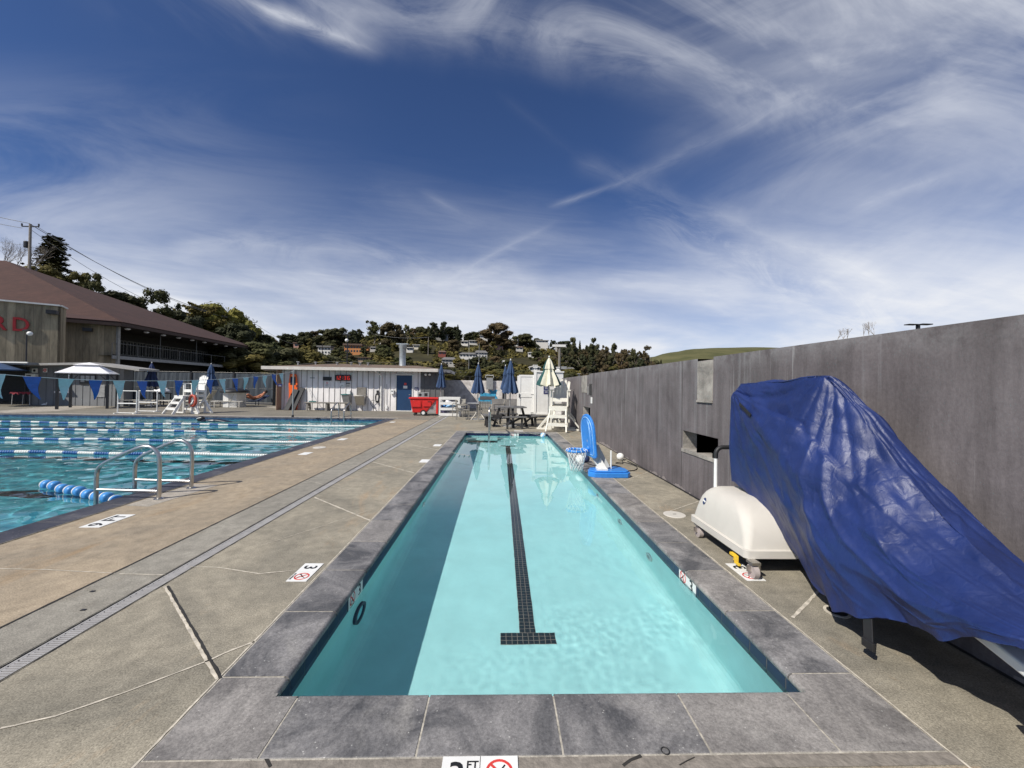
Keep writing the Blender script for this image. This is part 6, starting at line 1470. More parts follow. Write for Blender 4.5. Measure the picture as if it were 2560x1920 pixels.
b.add(vs, [(3*i+k,3*i+3+k,3*i+4+k,3*i+1+k) for i in range(n) for k in (0,1)]); b.build('cloth', mat('dark_red_cloth', (.22,.015,.03), .8), t, flip=False)
for x, y in ((-.48,-.25),(.42,-.25),(-.48,.25),(.42,.25)): b = MB(); b.bar((x,y,.7),(x*1.1,y,0),.03,.03); b.build('leg', 'grey_metal', t)
q = G(158, 1012); t = thing('bistro_table', 'small dark bistro table with crossed legs at the serving window', 'table', (q.x, q.y, 0)); b = MB(); b.box((-.50,-.3,.70),(.50,.3,.725)); b.build('table_top', 'dark_metal', t)
for k, s in enumerate((-1,1)): b = MB(); b.bar((s*.3,-.2,.7),(-s*.25,-.2,0),.02,.02); b.bar((s*.3,.2,.7),(-s*.25,.2,0),.02,.02); b.build('leg', 'dark_metal', t)
for px, lab in ((268,'short grey bench right of the gazebo post'),):
    q = G(px, 1013); t = thing('bench', lab, 'bench', (q.x, q.y, 0)); b = MB(); b.box((-.45,-.2,.40),(.45,.2,.44)); b.build('seat', 'bench', t)
    for s in (-1,1): b = MB(); b.bar((s*.18,0,.4),(s*.22,0,0),.12,.25); b.build('leg', 'bench', t)
q = G(10, 1006); t = thing('drinks_fridge', 'white drinks fridge at the far left under the patio roof', 'fridge', (q.x, q.y+1.0, 0)); b = MB(); b.box((-.25,0,0),(.35,.6,.95)); b.build('body', 'white_paint', t, bevel=.02); b = MB(); b.box((.05,-.02,.05),(.30,0,.55)); b.build('basket', 'grey_metal', t)
t = thing('towel_pile', 'heap of white towels on a dark chair behind the lifeguard chair', 'towels', tuple(G(405,1012).xy)+(.75,)); b = MB(); rc = random.Random(2)
b = sphere(.3, (0,0,.1), 10, (1.2,.8,.5))
for p in b.v: p += Vector((mn.noise(p*6), mn.noise(p*6+Vector((3,0,0))), mn.noise(p*6+Vector((0,5,0)))))*.12
b.build('towels', 'white_cloth', t, smooth=True)
q = G(405,1012); t = thing('deck_chair', 'dark chair holding the heap of white towels', 'chair', (q.x,q.y,0)); b = MB(); b.box((-.35,-.3,.68),(.35,.3,.72)); b.build('seat', 'dark_metal', t)
for x in (-.3,.3):
    for y in (-.25,.25): b = MB(); b.bar((x,y,.7),(x,y,0),.04,.04); b.build('leg', 'dark_metal', t)

# ================================================================== CLUB BUILDING
def timber_mat():
    m, nt, N, L, b = newmat('weathered_board_marked_wall')
    tc = N.new('ShaderNodeTexCoord').outputs['UV']
    sp = N.new('ShaderNodeSeparateXYZ'); L.new(tc, sp.inputs[0])
    mu = N.new('ShaderNodeMath'); mu.operation = 'MULTIPLY'; L.new(sp.outputs[0], mu.inputs[0]); mu.inputs[1].default_value = 2.6
    fl = N.new('ShaderNodeMath'); fl.operation = 'FLOOR'; L.new(mu.outputs[0], fl.inputs[0])
    wnn = N.new('ShaderNodeTexWhiteNoise'); wnn.noise_dimensions = '1D'; L.new(fl.outputs[0], wnn.inputs['W'])
    a = ramp(N, 0, 1, (.21,.175,.115), (.40,.33,.22)); L.new(wnn.outputs['Value'], a.inputs[0]); col = a.outputs[0]
    fr = N.new('ShaderNodeMath'); fr.operation = 'FRACT'; L.new(mu.outputs[0], fr.inputs[0]); g = ramp(N, .02, .07, (.45,.45,.45), (1,1,1)); L.new(fr.outputs[0], g.inputs[0]); col = mixc(N, L, 1.0, col, g.outputs[0], 'MULTIPLY')
    f = ramp(N, .35, .65, (.7,.7,.7), (1.3,1.3,1.3)); L.new(noise_node(N, L, tc, 1.2, 6, .7, .3, (3,.5,1)), f.inputs[0]); col = mixc(N, L, 1.0, col, f.outputs[0], 'MULTIPLY')
    L.new(col, b.inputs['Base Color']); b.inputs['Roughness'].default_value = .9; return m
M['timber'] = timber_mat()
def shingle():
    m, nt, N, L, b = newmat('brown_shingles')
    tc = N.new('ShaderNodeTexCoord').outputs['UV']
    br = N.new('ShaderNodeTexBrick'); br.inputs['Scale'].default_value = 1; br.inputs['Brick Width'].default_value = .3; br.inputs['Row Height'].default_value = .16; br.inputs['Mortar Size'].default_value = .012
    br.inputs['Color1'].default_value = (.050,.021,.015,1); br.inputs['Color2'].default_value = (.068,.030,.021,1); br.inputs['Mortar'].default_value = (.035,.015,.011,1); L.new(tc, br.inputs['Vector'])
    f = ramp(N, .35, .65, (.85,.85,.85), (1.15,1.15,1.15)); L.new(noise_node(N, L, tc, .6, 6, .7), f.inputs[0]); L.new(mixc(N, L, 1.0, br.outputs['Color'], f.outputs[0], 'MULTIPLY'), b.inputs['Base Color'])
    b.inputs['Roughness'].default_value = .9; return m
M['shingle'] = shingle()
def uvquad(name, pts, m, parent, thick=None):
    pts = [Vector(p) for p in pts]; me = bpy.data.meshes.new(name); me.from_pydata([tuple(p) for p in pts], [], [tuple(range(len(pts)))])
    ux = (pts[1]-pts[0]).normalized(); nn = (pts[1]-pts[0]).cross(pts[2]-pts[1]).normalized(); uy = nn.cross(ux); uvl = me.uv_layers.new(name='uv')
    for l in me.loops: d = pts[l.vertex_index]-pts[0]; uvl.data[l.index].uv = (d.dot(ux), d.dot(uy))
    me.materials.append(M[m]); o = bpy.data.objects.new(name, me); COL.objects.link(o); o.parent = parent
    if thick: s = o.modifiers.new('thick', 'SOLIDIFY'); s.thickness = thick; s.offset = -1
    return o
D1_ = 32.0; C1 = A(304, 808, D1_); EZ = C1.z
def at_level(px, py, z):
    return G(px, py, z)
C2 = G(637, 870.5, EZ) ; 
AP = A(16, 655, 42.0)
dF = Vector((.82,.57,0)).normalized(); F1 = C1 - dF*18
t = thing('club_building', 'large club building with a brown hipped roof, timber clad wing and shaded upper gallery', 'building', (0,0,0))
AL = AP + Vector((-30, -4, 0))
uvquad('roof', [C1, F1, AL + (F1-C1)*0, AP], 'shingle', t, .12)['label'] = 'sunlit front slope of brown shingles'
uvquad('roof', [C2, C1, AP], 'shingle', t, .12)
nF = Vector((dF.y, -dF.x, 0)).normalized()
if nF.y > 0: nF = -nF
dS = (C2-C1).normalized(); nS = Vector((dS.y, -dS.x, 0)).normalized()
if nS.x < 0: nS = -nS
def wq(name, p, q, z0, z1, m, inset=0, n=nF, parent=None, thick=.2):
    a = Vector((p.x, p.y, z0)) - n*inset; c = Vector((q.x, q.y, z0)) - n*inset
    return uvquad(name, [a, c, Vector((c.x,c.y,z1)), Vector((a.x,a.y,z1))], m, parent or t, thick)
wq('wall', F1, C1 - dF*.25, 1.2, EZ-.15, 'timber', .75)
b = MB(); b.bar(F1 - Vector((0,0,.10)), C1 - Vector((0,0,.10)), .05, .26); b.bar(C1 - Vector((0,0,.10)), C2 - Vector((0,0,.10)), .05, .26); b.build('eave_fascia', mat('dark_brown_fascia', (.06,.038,.03), .8), t)
Wc = C1 - dF*.25 - nF*.75
pg = mat('pale_grey_post', (.32,.31,.28), .8); b = MB(); b.box((Wc.x-.09,Wc.y-.14,1),(Wc.x+.09,Wc.y+.04,EZ-.15)); b.build('corner_post', pg, t); b = MB()
e2 = C2 - nS*.6 - dS*.6; b.box((e2.x-.09,e2.y-.1,1),(e2.x+.09,e2.y+.1,EZ-.15)); b.build('corner_post', pg, t)
# projecting block with the red letters
PC = A(151, 766, 28.4); PZ = PC.z; P0 = None; dP = Vector((.82,.57,0)).normalized(); PL = PC - dP*12; nP = Vector((dP.y,-dP.x,0)); nP = nP if nP.y < 0 else -nP
wq('wall', PL, PC, 1.2, PZ, 'timber', 0, nP)
bk = PC - nP*1.3 + dP*.0; uvquad('wall', [Vector((PC.x,PC.y,1.2)), Vector((bk.x,bk.y,1.2)), Vector((bk.x,bk.y,PZ)), Vector((PC.x,PC.y,PZ))], 'timber', t, .1)
b = MB(); b.bar(PL + Vector((0,0,.04)), PC + Vector((0,0,.04)), .34, .10); b.bar(PC + Vector((0,0,.04)), bk + Vector((0,0,.04)), .2, .10); b.build('parapet_cap', 'white_paint', t)
aD = G(31, 830, PZ)
# letters on the wall plane
def on_plane(px, py, P, n, off=.03):
    v = ray(px, py); o = Vector((0,0,EYE)); k = ((P + n*off) - o).dot(n)/v.dot(n); return o + v*k
lw = on_plane(51, 812, PC, nP); pD0 = on_plane(31, 830, PC, nP); pD1 = on_plane(31, 796, PC, nP); pDr = on_plane(73, 812, PC, nP)
M['red_letter'] = mat('red_painted_letter', (.33,.012,.015), .5)
hL = (pD1-pD0).length; LT = frame(on_plane(52, 813, PC, nP, .04), dP, (0,0,1)); wD = abs((pDr-pD0).dot(dP)); 
SZ = hL/.70
o = text_mesh('D', SZ, LT @ Matrix.Scale(wD/(SZ*.66), 4, (1,0,0)), 'letter', 'red_letter', t, .05); 
LT2 = frame(on_plane(52, 813, PC, nP, .04) - dP*wD*1.30, dP, (0,0,1)); text_mesh('R', SZ, LT2 @ Matrix.Scale(wD/(SZ*.66), 4, (1,0,0)), 'letter', 'red_letter', t, .05)
for px, py in ((134,782),(222,825)):
    p = on_plane(px, py, PC if px < 150 else Wc, nP if px < 150 else nF, .1); b = MB(); b.bar(p, p + (nP if px<150 else nF)*.5, .5, .25); b.build('wall_lamp', 'dark_metal', t)
# gallery on the long side
S0 = C1 - nS*.6; S1 = C2 - nS*.6 - dS*.6; FZ = G(300, 889, 0) ; FZ = A(300, 889, C1.y).z
b = MB(); b.add([tuple(S0+Vector((0,0,FZ-EZ-.0))), tuple(S1+Vector((0,0,FZ-EZ))), tuple(S1-nS*5+Vector((0,0,FZ-EZ))), tuple(S0-nS*5+Vector((0,0,FZ-EZ)))], [(0,1,2,3)]); b.build('gallery_floor', 'dark_metal', t, flip=False)
b = MB(); b.bar(S0+Vector((0,0,FZ-EZ-.12)), S1+Vector((0,0,FZ-EZ-.12)), .08, .26); b.build('floor_edge', mat('grey_edge_beam', (.30,.30,.29), .8), t)
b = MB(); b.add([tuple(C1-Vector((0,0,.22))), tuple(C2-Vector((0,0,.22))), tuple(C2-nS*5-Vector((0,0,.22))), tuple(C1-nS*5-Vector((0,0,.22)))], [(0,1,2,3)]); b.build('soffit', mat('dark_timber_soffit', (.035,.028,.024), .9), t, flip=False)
gl = (S1-S0).length; gw = mat('shade_painted_gallery_wall', (.028,.026,.022), .9); M['gw'] = gw  # near-black colour paints the shade inside the gallery and undercroft
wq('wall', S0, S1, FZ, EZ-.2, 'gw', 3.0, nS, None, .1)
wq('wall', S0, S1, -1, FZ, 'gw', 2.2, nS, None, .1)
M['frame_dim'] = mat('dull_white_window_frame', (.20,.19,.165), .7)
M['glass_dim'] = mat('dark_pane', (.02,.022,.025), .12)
def gal(u, z, ins=2.94): return S0 + dS*u - nS*ins + Vector((0,0,z-EZ))
for k in range(15):
    u = 4.4 + k*1.12
    if u > gl-3.4: break
    b = MB(); w = .98
    for x in (0, w*.33, w*.66, w): b.bar(gal(u+x, FZ+.35), gal(u+x, EZ-.95), .06, .06, 0, nS)
    b.bar(gal(u, FZ+.35), gal(u+w, FZ+.35), .06, .07, 0, nS); b.bar(gal(u, EZ-.95), gal(u+w, EZ-.95), .06, .07, 0, nS)
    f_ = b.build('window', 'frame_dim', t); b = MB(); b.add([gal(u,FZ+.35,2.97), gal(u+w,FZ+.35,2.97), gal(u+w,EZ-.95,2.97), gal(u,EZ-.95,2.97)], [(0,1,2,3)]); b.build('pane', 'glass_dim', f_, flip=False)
for k in range(10):
    p = C1 + dS*(1.2+k*(gl/10.2)) - nS*.45 - Vector((0,0,.30)); sphere(.20, tuple(p), 8, (1,1,.45)).build('soffit_lamp', 'white_cloth', t, smooth=True)
b = MB(); b.tube([gal(.1,FZ+1.0,.02), gal(gl-.1,FZ+1.0,.02)], .025, 6)
for k in range(9): u = gl*k/8; b.tube([gal(u,FZ,.02), gal(u,FZ+1.0 if k not in (2,4) else EZ-.2,.02)], .025, 6)
b.build('gallery_rail', mat('grey_rail', (.16,.16,.15), .6), t)
b = MB(); b.add([gal(0,FZ,.04), gal(gl,FZ,.04), gal(gl,FZ+.1,.04), gal(0,FZ+.1,.04)], [(0,1,2,3)]); b.build('kick_board', 'gw', t, flip=False)
# lamp posts near the cabin
q = A(66, 870, 24.5); t = thing('path_lamp', 'thin post lamp with a white globe in front of the red lettering', 'lamp', (q.x, 24.5, 0)); zt = A(68, 828, 24.5).z; b = MB(); b.tube([(0,0,0),(0,0,zt)], .035, 8); b.bar((-.2,0,zt+.05),(.15,0,zt+.05),.12,.08); b.build('post', 'dark_metal', t); p = A(74.5, 834, 24.4); sphere(.13, (p.x-q.x, -.1, p.z), 10).build('globe', 'white', t, smooth=True)
# ================================================================== LAND, HILLSIDE, TREES, HOUSES
M['ground'] = mat('scrubby_ground', (.05,.055,.03), .95, c2=(.12,.10,.06), scale=.05)
def grass_mat(name, a, c, sc):
    m, nt, N, L, b = newmat(name); tc = N.new('ShaderNodeTexCoord').outputs['Object']
    r = ramp(N, .38, .62, a, c); L.new(noise_node(N, L, tc, sc, 8, .7, .6), r.inputs[0]); L.new(r.outputs[0], b.inputs['Base Color']); b.inputs['Roughness'].default_value = .95; b.inputs['Specular IOR Level'].default_value = .1; return m
M['hill'] = grass_mat('brushy_hillside', (.030,.028,.016), (.062,.056,.028), .08)
M['green_hill'] = grass_mat('grassy_hill', (.075,.078,.034), (.125,.118,.055), .02)
def interp(T, x):
    if x <= T[0][0]: return T[0][1]
    for (a, b), (c, d) in zip(T, T[1:]):
        if x <= c: f = (x-a)/(c-a); f = f*f*(3-2*f); return b + (d-b)*f
    return T[-1][1]
SKY = [(-600,905),(0,900),(300,890),(560,874),(640,866),(720,862),(800,848),(860,846),(930,842),(1000,838),(1060,836),(1110,842),(1180,850),(1240,856),(1300,862),(1360,870),(1400,876),(1480,892),(1560,908),(1640,922),(1760,930),(2600,945),(4000,950)]
YA, YB = 55.0, 260.0
def hill_z(x, y):
    px = 1250 + FPX*x/y; base = 965 - 0
    top = (965 + ROLL*(px-1250)) - interp(SKY, px); f = max(0, min(1, (y-YA)/(YB-YA))); ang = (top/FPX)*(f**.85)
    z = EYE*f - 2*(1-f) + y*ang
    if y > YB: z -= (y-YB)*.25
    return z + (mn.noise(Vector((x*.02, y*.02, 3)))*1.6)*min(1, f*3)*(1-f*.7)
b = MB(); nx, ny = 130, 60; vs = []
ys_ = [40 + (330-40)*(j/ny) for j in range(ny+1)]
for y in ys_:
    for i in range(nx+1):
        u = -2.6 + 5.4*i/nx; x = u*y; vs.append((x, y, hill_z(x, y)))
b.add(vs, [(j*(nx+1)+i, j*(nx+1)+i+1, (j+1)*(nx+1)+i+1, (j+1)*(nx+1)+i) for j in range(ny) for i in range(nx)])
struct(b.build('hills', 'hill', smooth=True, flip=False))
GS = [(1380,930),(1500,915),(1580,903),(1625,893),(1680,880),(1740,871),(1800,868),(1900,866),(2000,868),(2200,880),(2600,900)]
b = MB(); vs = []; nx = 70; ny = 14
for j in range(ny+1):
    f = j/ny; y = 420 + 330*f
    for i in range(nx+1):
        px = 1300 + 1400*i/nx; x = (px-1250)/FPX*y; top = (965+ROLL*(px-1250)) - interp(GS, px)
        z = EYE + y*top/FPX*math.sin(f*math.pi/2) + mn.noise(Vector((x*.01,y*.01,0)))*5*f*(1-f)*2 - 8*(1-f); vs.append((x, y, z))
b.add(vs, [(j*(nx+1)+i, j*(nx+1)+i+1, (j+1)*(nx+1)+i+1, (j+1)*(nx+1)+i) for j in range(ny) for i in range(nx)])
struct(b.build('green_hill', 'green_hill', smooth=True, flip=False))
b = MB(); g = 3000
for x0, y0, x1, y1 in ((-g,-g,g,-9),(-g,60,g,g),(-g,-9,-60,60),(WX+.3,-9,g,60)): b.add([(x0,y0,-2.2 if y0 != -9 or x0 > 0 else -2.2),(x1,y0,-2.2),(x1,y1,-2.2),(x0,y1,-2.2)], [(0,1,2,3)])
struct(b.build('ground', 'ground', flip=False))
b = MB(); b.box((WX+TH+.0,-9,-2.1),(13,40,-.75)); struct(b.build('street', mat('asphalt', (.06,.06,.062), .9, var=.2, scale=2)))
# leaf materials
def leaf_mat(name, a, c):
    m, nt, N, L, b = newmat(name); tc = N.new('ShaderNodeTexCoord').outputs['Object']
    r = ramp(N, .3, .7, a, c); L.new(noise_node(N, L, tc, .9, 4, .7), r.inputs[0]); oi = N.new('ShaderNodeObjectInfo'); r3 = ramp(N, 0, 1, (.62,.68,.6), (1.25,1.12,1.0)); L.new(oi.outputs['Random'], r3.inputs[0])
    L.new(mixc(N, L, 1.0, r.outputs[0], r3.outputs[0], 'MULTIPLY'), b.inputs['Base Color']); b.inputs['Roughness'].default_value = .75; b.inputs['Specular IOR Level'].default_value = .2
    return m
M['leaf_dark'] = leaf_mat('dark_evergreen_leaves', (.028,.034,.016), (.062,.064,.030))
M['leaf_mid'] = leaf_mat('mid_green_leaves', (.044,.052,.020), (.092,.092,.036))
M['leaf_olive'] = leaf_mat('olive_leaves', (.065,.062,.018), (.135,.118,.036))
M['leaf_brown'] = leaf_mat('bronze_brown_leaves', (.052,.042,.022), (.100,.076,.040))
M['leaf_lime'] = leaf_mat('yellow_green_leaves', (.085,.095,.02), (.17,.165,.04))
M['bark'] = mat('brown_bark', (.10,.075,.055), .9, var=.3, scale=3)
M['bark_pale'] = mat('pale_bark', (.28,.24,.20), .9, var=.3, scale=3)
def leafcard(b, p, n, s, r):
    a = n.cross(Vector((r.uniform(-1,1), r.uniform(-1,1), r.uniform(-1,1)))); a = a.normalized() if a.length > .01 else Vector((1,0,0)); e = n.cross(a)
    w = s*r.uniform(.6,1.1); h = s*r.uniform(.4,.8)
    b.add([p-a*w-e*h*.4, p+a*w*.2-e*h, p+a*w+e*h*.3, p-a*w*.1+e*h], [(0,1,2,3)])
def crown(kind, seed, N_=700):
    """unit crown: height 1 (z 0..1), width about 1"""
    r = random.Random(seed); b = MB(); clumps = []
    if kind == 'round':
        for k in range(38):
            a = r.uniform(0, 6.28); t_ = r.random(); z = .14 + .68*t_; rad = .38*math.sqrt(max(0, 1-((z-.46)/.46)**2))*r.uniform(.3,1.05); clumps.append((Vector((rad*math.cos(a), rad*math.sin(a), z)), r.uniform(.12,.20)))
    elif kind == 'tall':
        for k in range(40):
            a = r.uniform(0, 6.28); z = .08 + .86*r.random(); rad = (.40 - .34*abs(z-.42))*r.uniform(.1,1.0); clumps.append((Vector((rad*math.cos(a), rad*math.sin(a), z)), r.uniform(.08,.15)))
    elif kind == 'airy':
        for k in range(30):
            a = r.uniform(0, 6.28); z = .25 + .68*r.random(); rad = .40*math.sqrt(max(0,1-((z-.55)/.48)**2))*r.uniform(.15,1.0); clumps.append((Vector((rad*math.cos(a), rad*math.sin(a), z)), r.uniform(.07,.12)))
    elif kind == 'broad':
        for k in range(50):
            a = r.uniform(0, 6.28); z = .12+.74*r.random()**.85; rad = .50*math.sqrt(max(0,1-((z-.22)/.72)**2))*r.uniform(.3,1.0); clumps.append((Vector((rad*math.cos(a), rad*math.sin(a), z)), r.uniform(.11,.17)))
    elif kind == 'conifer':
        for k in range(64):
            z = .10 + .88*(k/64); rad = (1-z)*.36 + .02; a = k*2.4; 
            for f in (.35,.7,1): clumps.append((Vector((rad*f*math.cos(a), rad*f*math.sin(a), z - .05*f)), .05*(1.25-z)*(1.2-.4*f)))
    elif kind == 'cypress':
        for k in range(30):
            a = r.uniform(0, 6.28); z0 = .22+.5*r.random(); ln = r.uniform(.35,.55)*(1.15-z0); 
            for f in (.3,.55,.8,1): clumps.append((Vector((ln*f*math.cos(a), ln*f*math.sin(a), z0+.30*ln*f)), .05*(1.25-f)))
    tot = sum(c[1]**2 for c in clumps)
    for c, s in clumps:
        if kind in ('round','tall','broad','airy'):
            q_ = s*(.80 if kind != 'airy' else .55); vs = []
            for z_, r_ in ((-.9,.35),(-.3,.92),(.35,.9),(.85,.42)):
                for k in range(7): an = 6.283*k/7+z_*2; jj = r.uniform(.85,1.12); vs.append(c + Vector((r_*q_*jj*math.cos(an), r_*q_*jj*math.sin(an), z_*q_*.8*jj)))
            b.add(vs, [(7*i+k, 7*i+(k+1)%7, 7*i+7+(k+1)%7, 7*i+7+k) for i in range(3) for k in range(7)] + [tuple(range(21,28))])
        n = max(6, int(N_*s*s/tot))
        for k in range(n):
            d = Vector((r.gauss(0,1), r.gauss(0,1), r.gauss(0,1))).normalized(); q = c + Vector((d.x*s, d.y*s, d.z*s*.78))*r.uniform(.72,1.08)
            nn = (d*1.0 + Vector((r.uniform(-.38,.38), r.uniform(-.38,.38), r.uniform(-.1,.6)))).normalized(); leafcard(b, q, nn, r.uniform(.55,1.0)*.058*(700/N_)**.42, r)
    return b
def trunk(kind, seed):
    r = random.Random(seed); b = MB(); th = .9 if kind == 'conifer' else .62
    pts = [Vector((.02*math.sin(i*1.3+seed), .02*math.cos(i*1.7+seed)*1, -.03+th*i/6)) for i in range(7)]
    b.tube(pts, [.028-.0033*i for i in range(7)], 6)
    if kind != 'conifer':
        for k in range(6):
            a = r.uniform(0,6.28); z = r.uniform(.25,.5); ln = r.uniform(.2,.34); b.tube([(0,0,z), (ln*.5*math.cos(a), ln*.5*math.sin(a), z+.12), (ln*math.cos(a), ln*math.sin(a), z+.30)], [.013,.009,.003], 5)
    return b
PROTO = {}
def proto(kind, leaf, seed, n=700):
    k = (kind, leaf, seed, n)
    if k not in PROTO:
        c = crown(kind, seed, n); o = c.build('crown', leaf, flip=False); tr = trunk(kind, seed).build('trunk', 'bark_pale' if kind in ('tall','airy') else 'bark', smooth=True)
        PROTO[k] = (o.data, tr.data); bpy.data.objects.remove(o); bpy.data.objects.remove(tr)
    return PROTO[k]
def tree(name, label, p, h, w, kind, leaf, seed=1, n=700, rz=None, group=None, cat='tree'):
    cd, td = proto(kind, leaf, seed, n)
    t = thing(name, label, cat, p, rnd.uniform(0,6.28) if rz is None else rz, group)
    for nm, d in (('crown', cd), ('trunk', td)):
        o = bpy.data.objects.new(nm, d); COL.objects.link(o); o.parent = t; o.scale = (w, w, h)
    return t
def on_hill(px, py, lo=42.0, hi=259.0):
    """distance at which the sight line meets the hillside"""
    y = lo
    while y < hi:
        p = A(px, py, y)
        if hill_z(p.x, y) >= p.z: return Vector((p.x, y, hill_z(p.x, y)))
        y += 1.5
    p = A(px, py, hi); return Vector((p.x, hi, hill_z(p.x, hi)))
# named silhouettes (base pixel y, crown top pixel y, width px)
def special(px, base, top, w, kind, leaf, label, seed, n=900, name='leafy_tree', lo=42.0):
    p = on_hill(px, base, lo); s = p.y/FPX; return tree(name, label, (p.x, p.y, p.z-.3), (base-top)*s*1.05, w*s*1.12, kind, leaf, seed, n)
special(835,880,819,82,'broad','leaf_dark','broad dark domed tree on the ridge above the orange hillside house',21,1500)
special(885,872,820,32,'round','leaf_dark','dark round tree on the ridge just right of the broad domed one',22)
special(763,868,828,42,'round','leaf_dark','small dark round tree on the left end of the ridge',23)
special(718,872,834,52,'broad','leaf_dark','low dark tree where the ridge begins above the club building trees',24)
special(935,862,801,56,'airy','leaf_mid','tall airy gum tree left of the rusty brown one on the ridge',25,1100)
special(981,872,805,66,'round','leaf_brown','big rusty brown tree behind the exhaust stack',26,1500)
special(1018,860,814,28,'tall','leaf_mid','slim grey green tree right of the rusty brown one',27)
special(1052,850,815,38,'round','leaf_dark','round dark tree on the ridge between the two paler gaps',28)
special(1083,854,806,36,'tall','leaf_dark','bushy pointed tree on the ridge, left one of the close pair',29,1100); special(1106,854,802,28,'tall','leaf_dark','bushy pointed tree on the ridge, right one of the close pair',30,1100)
special(1144,868,812,26,'conifer','leaf_dark','lone narrow conifer above the white hillside houses',31,900,'conifer_tree')
special(1243,872,807,88,'broad','leaf_brown','huge domed brown green tree dominating the middle of the ridge',32,2600)
special(1250,905,862,58,'cypress','leaf_dark','dark layered cedar below the huge domed tree',33,1100)
special(1316,868,832,50,'round','leaf_dark','bushy dark tree on the ridge right of the huge domed tree',34)
special(1290,866,838,30,'round','leaf_mid','small bushy tree beside the huge domed one',54)
special(1432,912,846,30,'tall','leaf_dark','first tall dark tree of the right-hand row',35,1000); special(1449,910,851,22,'conifer','leaf_dark','narrow pointed tree between the first two tall ones on the right',36,800,'conifer_tree')
special(1484,920,844,36,'tall','leaf_dark','tallest dark tree of the right-hand row',37,1100); special(1512,925,862,34,'tall','leaf_brown','brown tinged tree beside the tallest one',38); special(1534,928,860,30,'tall','leaf_dark','pointed dark tree in the middle of the right-hand row',39)
special(1562,935,872,38,'tall','leaf_brown','brown gum tree right of the middle of the right-hand row',40,1000); special(1585,935,873,28,'tall','leaf_dark','narrow tree near the right end of the row',41); special(1612,940,864,42,'airy','leaf_brown','loose airy gum tree ending the right-hand row',42,1200)
for i, (px, b0, tp, w) in enumerate(((1412,915,868,34),(1462,915,872,34),(1500,938,880,38),(1548,940,884,34),(1425,930,890,36),(1455,935,885,40),(1480,938,892,36),(1526,940,890,38),(1575,942,890,40),(1600,944,895,38),(1632,946,905,26))):
    special(px, b0, tp, w, 'tall', rnd.choice(('leaf_brown','leaf_dark','leaf_dark')), 'tall gum tree in the dense row above the grey wall', 43+i % 4, 800)['group'] = 'gum trees in the dense right-hand row'
for px, b0, tp, w, lab in ((1652,930,897,16,'small pointed conifer at the foot of the green hill'),(1668,935,908,14,'tiny conifer right of the pointed one under the green hill')):
    p = A(px, b0, 240); s = p.y/FPX; tree('conifer_tree', lab, (p.x, p.y, p.z), (b0-tp)*s, w*s*1.3, 'conifer', 'leaf_dark', 31, 900)
# mass of trees over the slopes
KL = [('round','leaf_dark'),('round','leaf_mid'),('round','leaf_olive'),('broad','leaf_mid'),('broad','leaf_dark'),('airy','leaf_olive'),('round','leaf_brown'),('tall','leaf_dark'),('airy','leaf_mid')]
names = {'leaf_dark':'dark green','leaf_mid':'mid green','leaf_olive':'olive green','leaf_brown':'brownish'}
rt = random.Random(99)
HOUSES = [(734,856,12,12),(795,864,31,22),(861,859,42,24),(905,866,16,8),(948,856,16,10),(925,866,14,8),(1016,868,16,8),(1033,862,18,6),(1089,836,31,11),(1096,876,18,11),(1105,892,34,19),(1152,852,18,9),(1173,851,21,7),(1206,854,9,9),(1238,857,20,13),(1279,845,17,15),(1290,865,17,10),(1149,880,40,14),(1188,875,30,18),(1246,900,34,13),(1320,880,14,9),(1348,894,42,8),(1390,860,26,13),(1323,913,27,24),(1418,918,17,10),(887,893,36,8),(1440,934,10,5),(765,838,12,10),(1340,850,30,6),(1200,838,40,5)]
cnt = 0; tries = 0
while cnt < 180 and tries < 4000:
    tries += 1
    px = rt.uniform(540, 1650); top = interp(SKY, px); f = rt.random()**.8; py = top + 6 + f*(962-top)
    if 985 < px < 1090 and 885 < py < 925: continue
    if any(hx-6 < px < hx+hw+6 and hy+hh-3 < py < hy+hh+20 for hx, hy, hw, hh in HOUSES): continue
    p = on_hill(px, py); s = p.y/FPX
    k, lf = rt.choice(KL) if px < 1380 else rt.choice((('tall','leaf_dark'),('tall','leaf_brown'),('round','leaf_olive'),('round','leaf_dark')))
    hpx = rt.uniform(22, 38) + 12*f*(f > .6) + (10 if px < 700 else 0); wpx = hpx*(rt.uniform(1.0,1.45) if k != 'tall' else .8)
    cnt += 1
    tree('hillside_tree', '%s %s tree among the many covering the hillside' % (names[lf], {'round':'bushy','broad':'spreading','airy':'open','tall':'upright'}[k]), (p.x, p.y, p.z-.4), max(3, hpx*s), max(3, wpx*s), k, lf, rt.choice((1,2,3)), 900, group='%s %s hillside trees' % (names[lf], {'round':'bushy','broad':'spreading','airy':'open','tall':'upright'}[k]))
for i in range(66):
    px = 556 + i*16.5 + rt.uniform(-5,5); py = interp(SKY, px) + rt.uniform(3, 12)
    if any(hx-9 < px < hx+hw+9 and hy-2 < py < hy+hh+22 for hx, hy, hw, hh in HOUSES): py = interp(SKY, px) + 1
    p = on_hill(px, py); s = p.y/FPX; k, lf = rt.choice((('round','leaf_dark'),('broad','leaf_dark'),('round','leaf_mid'),('tall','leaf_dark'),('round','leaf_brown'))); hp = rt.uniform(17, 31) + (8 if px > 1390 else 0)
    tree('ridge_tree', '%s tree in the ragged row along the top of the ridge' % names[lf], (p.x, p.y, p.z-1), hp*s, hp*s*(1.25 if k != 'tall' else .95), k, lf, rt.choice((1,2,3)), 900, group='%s trees along the ridge' % names[lf])
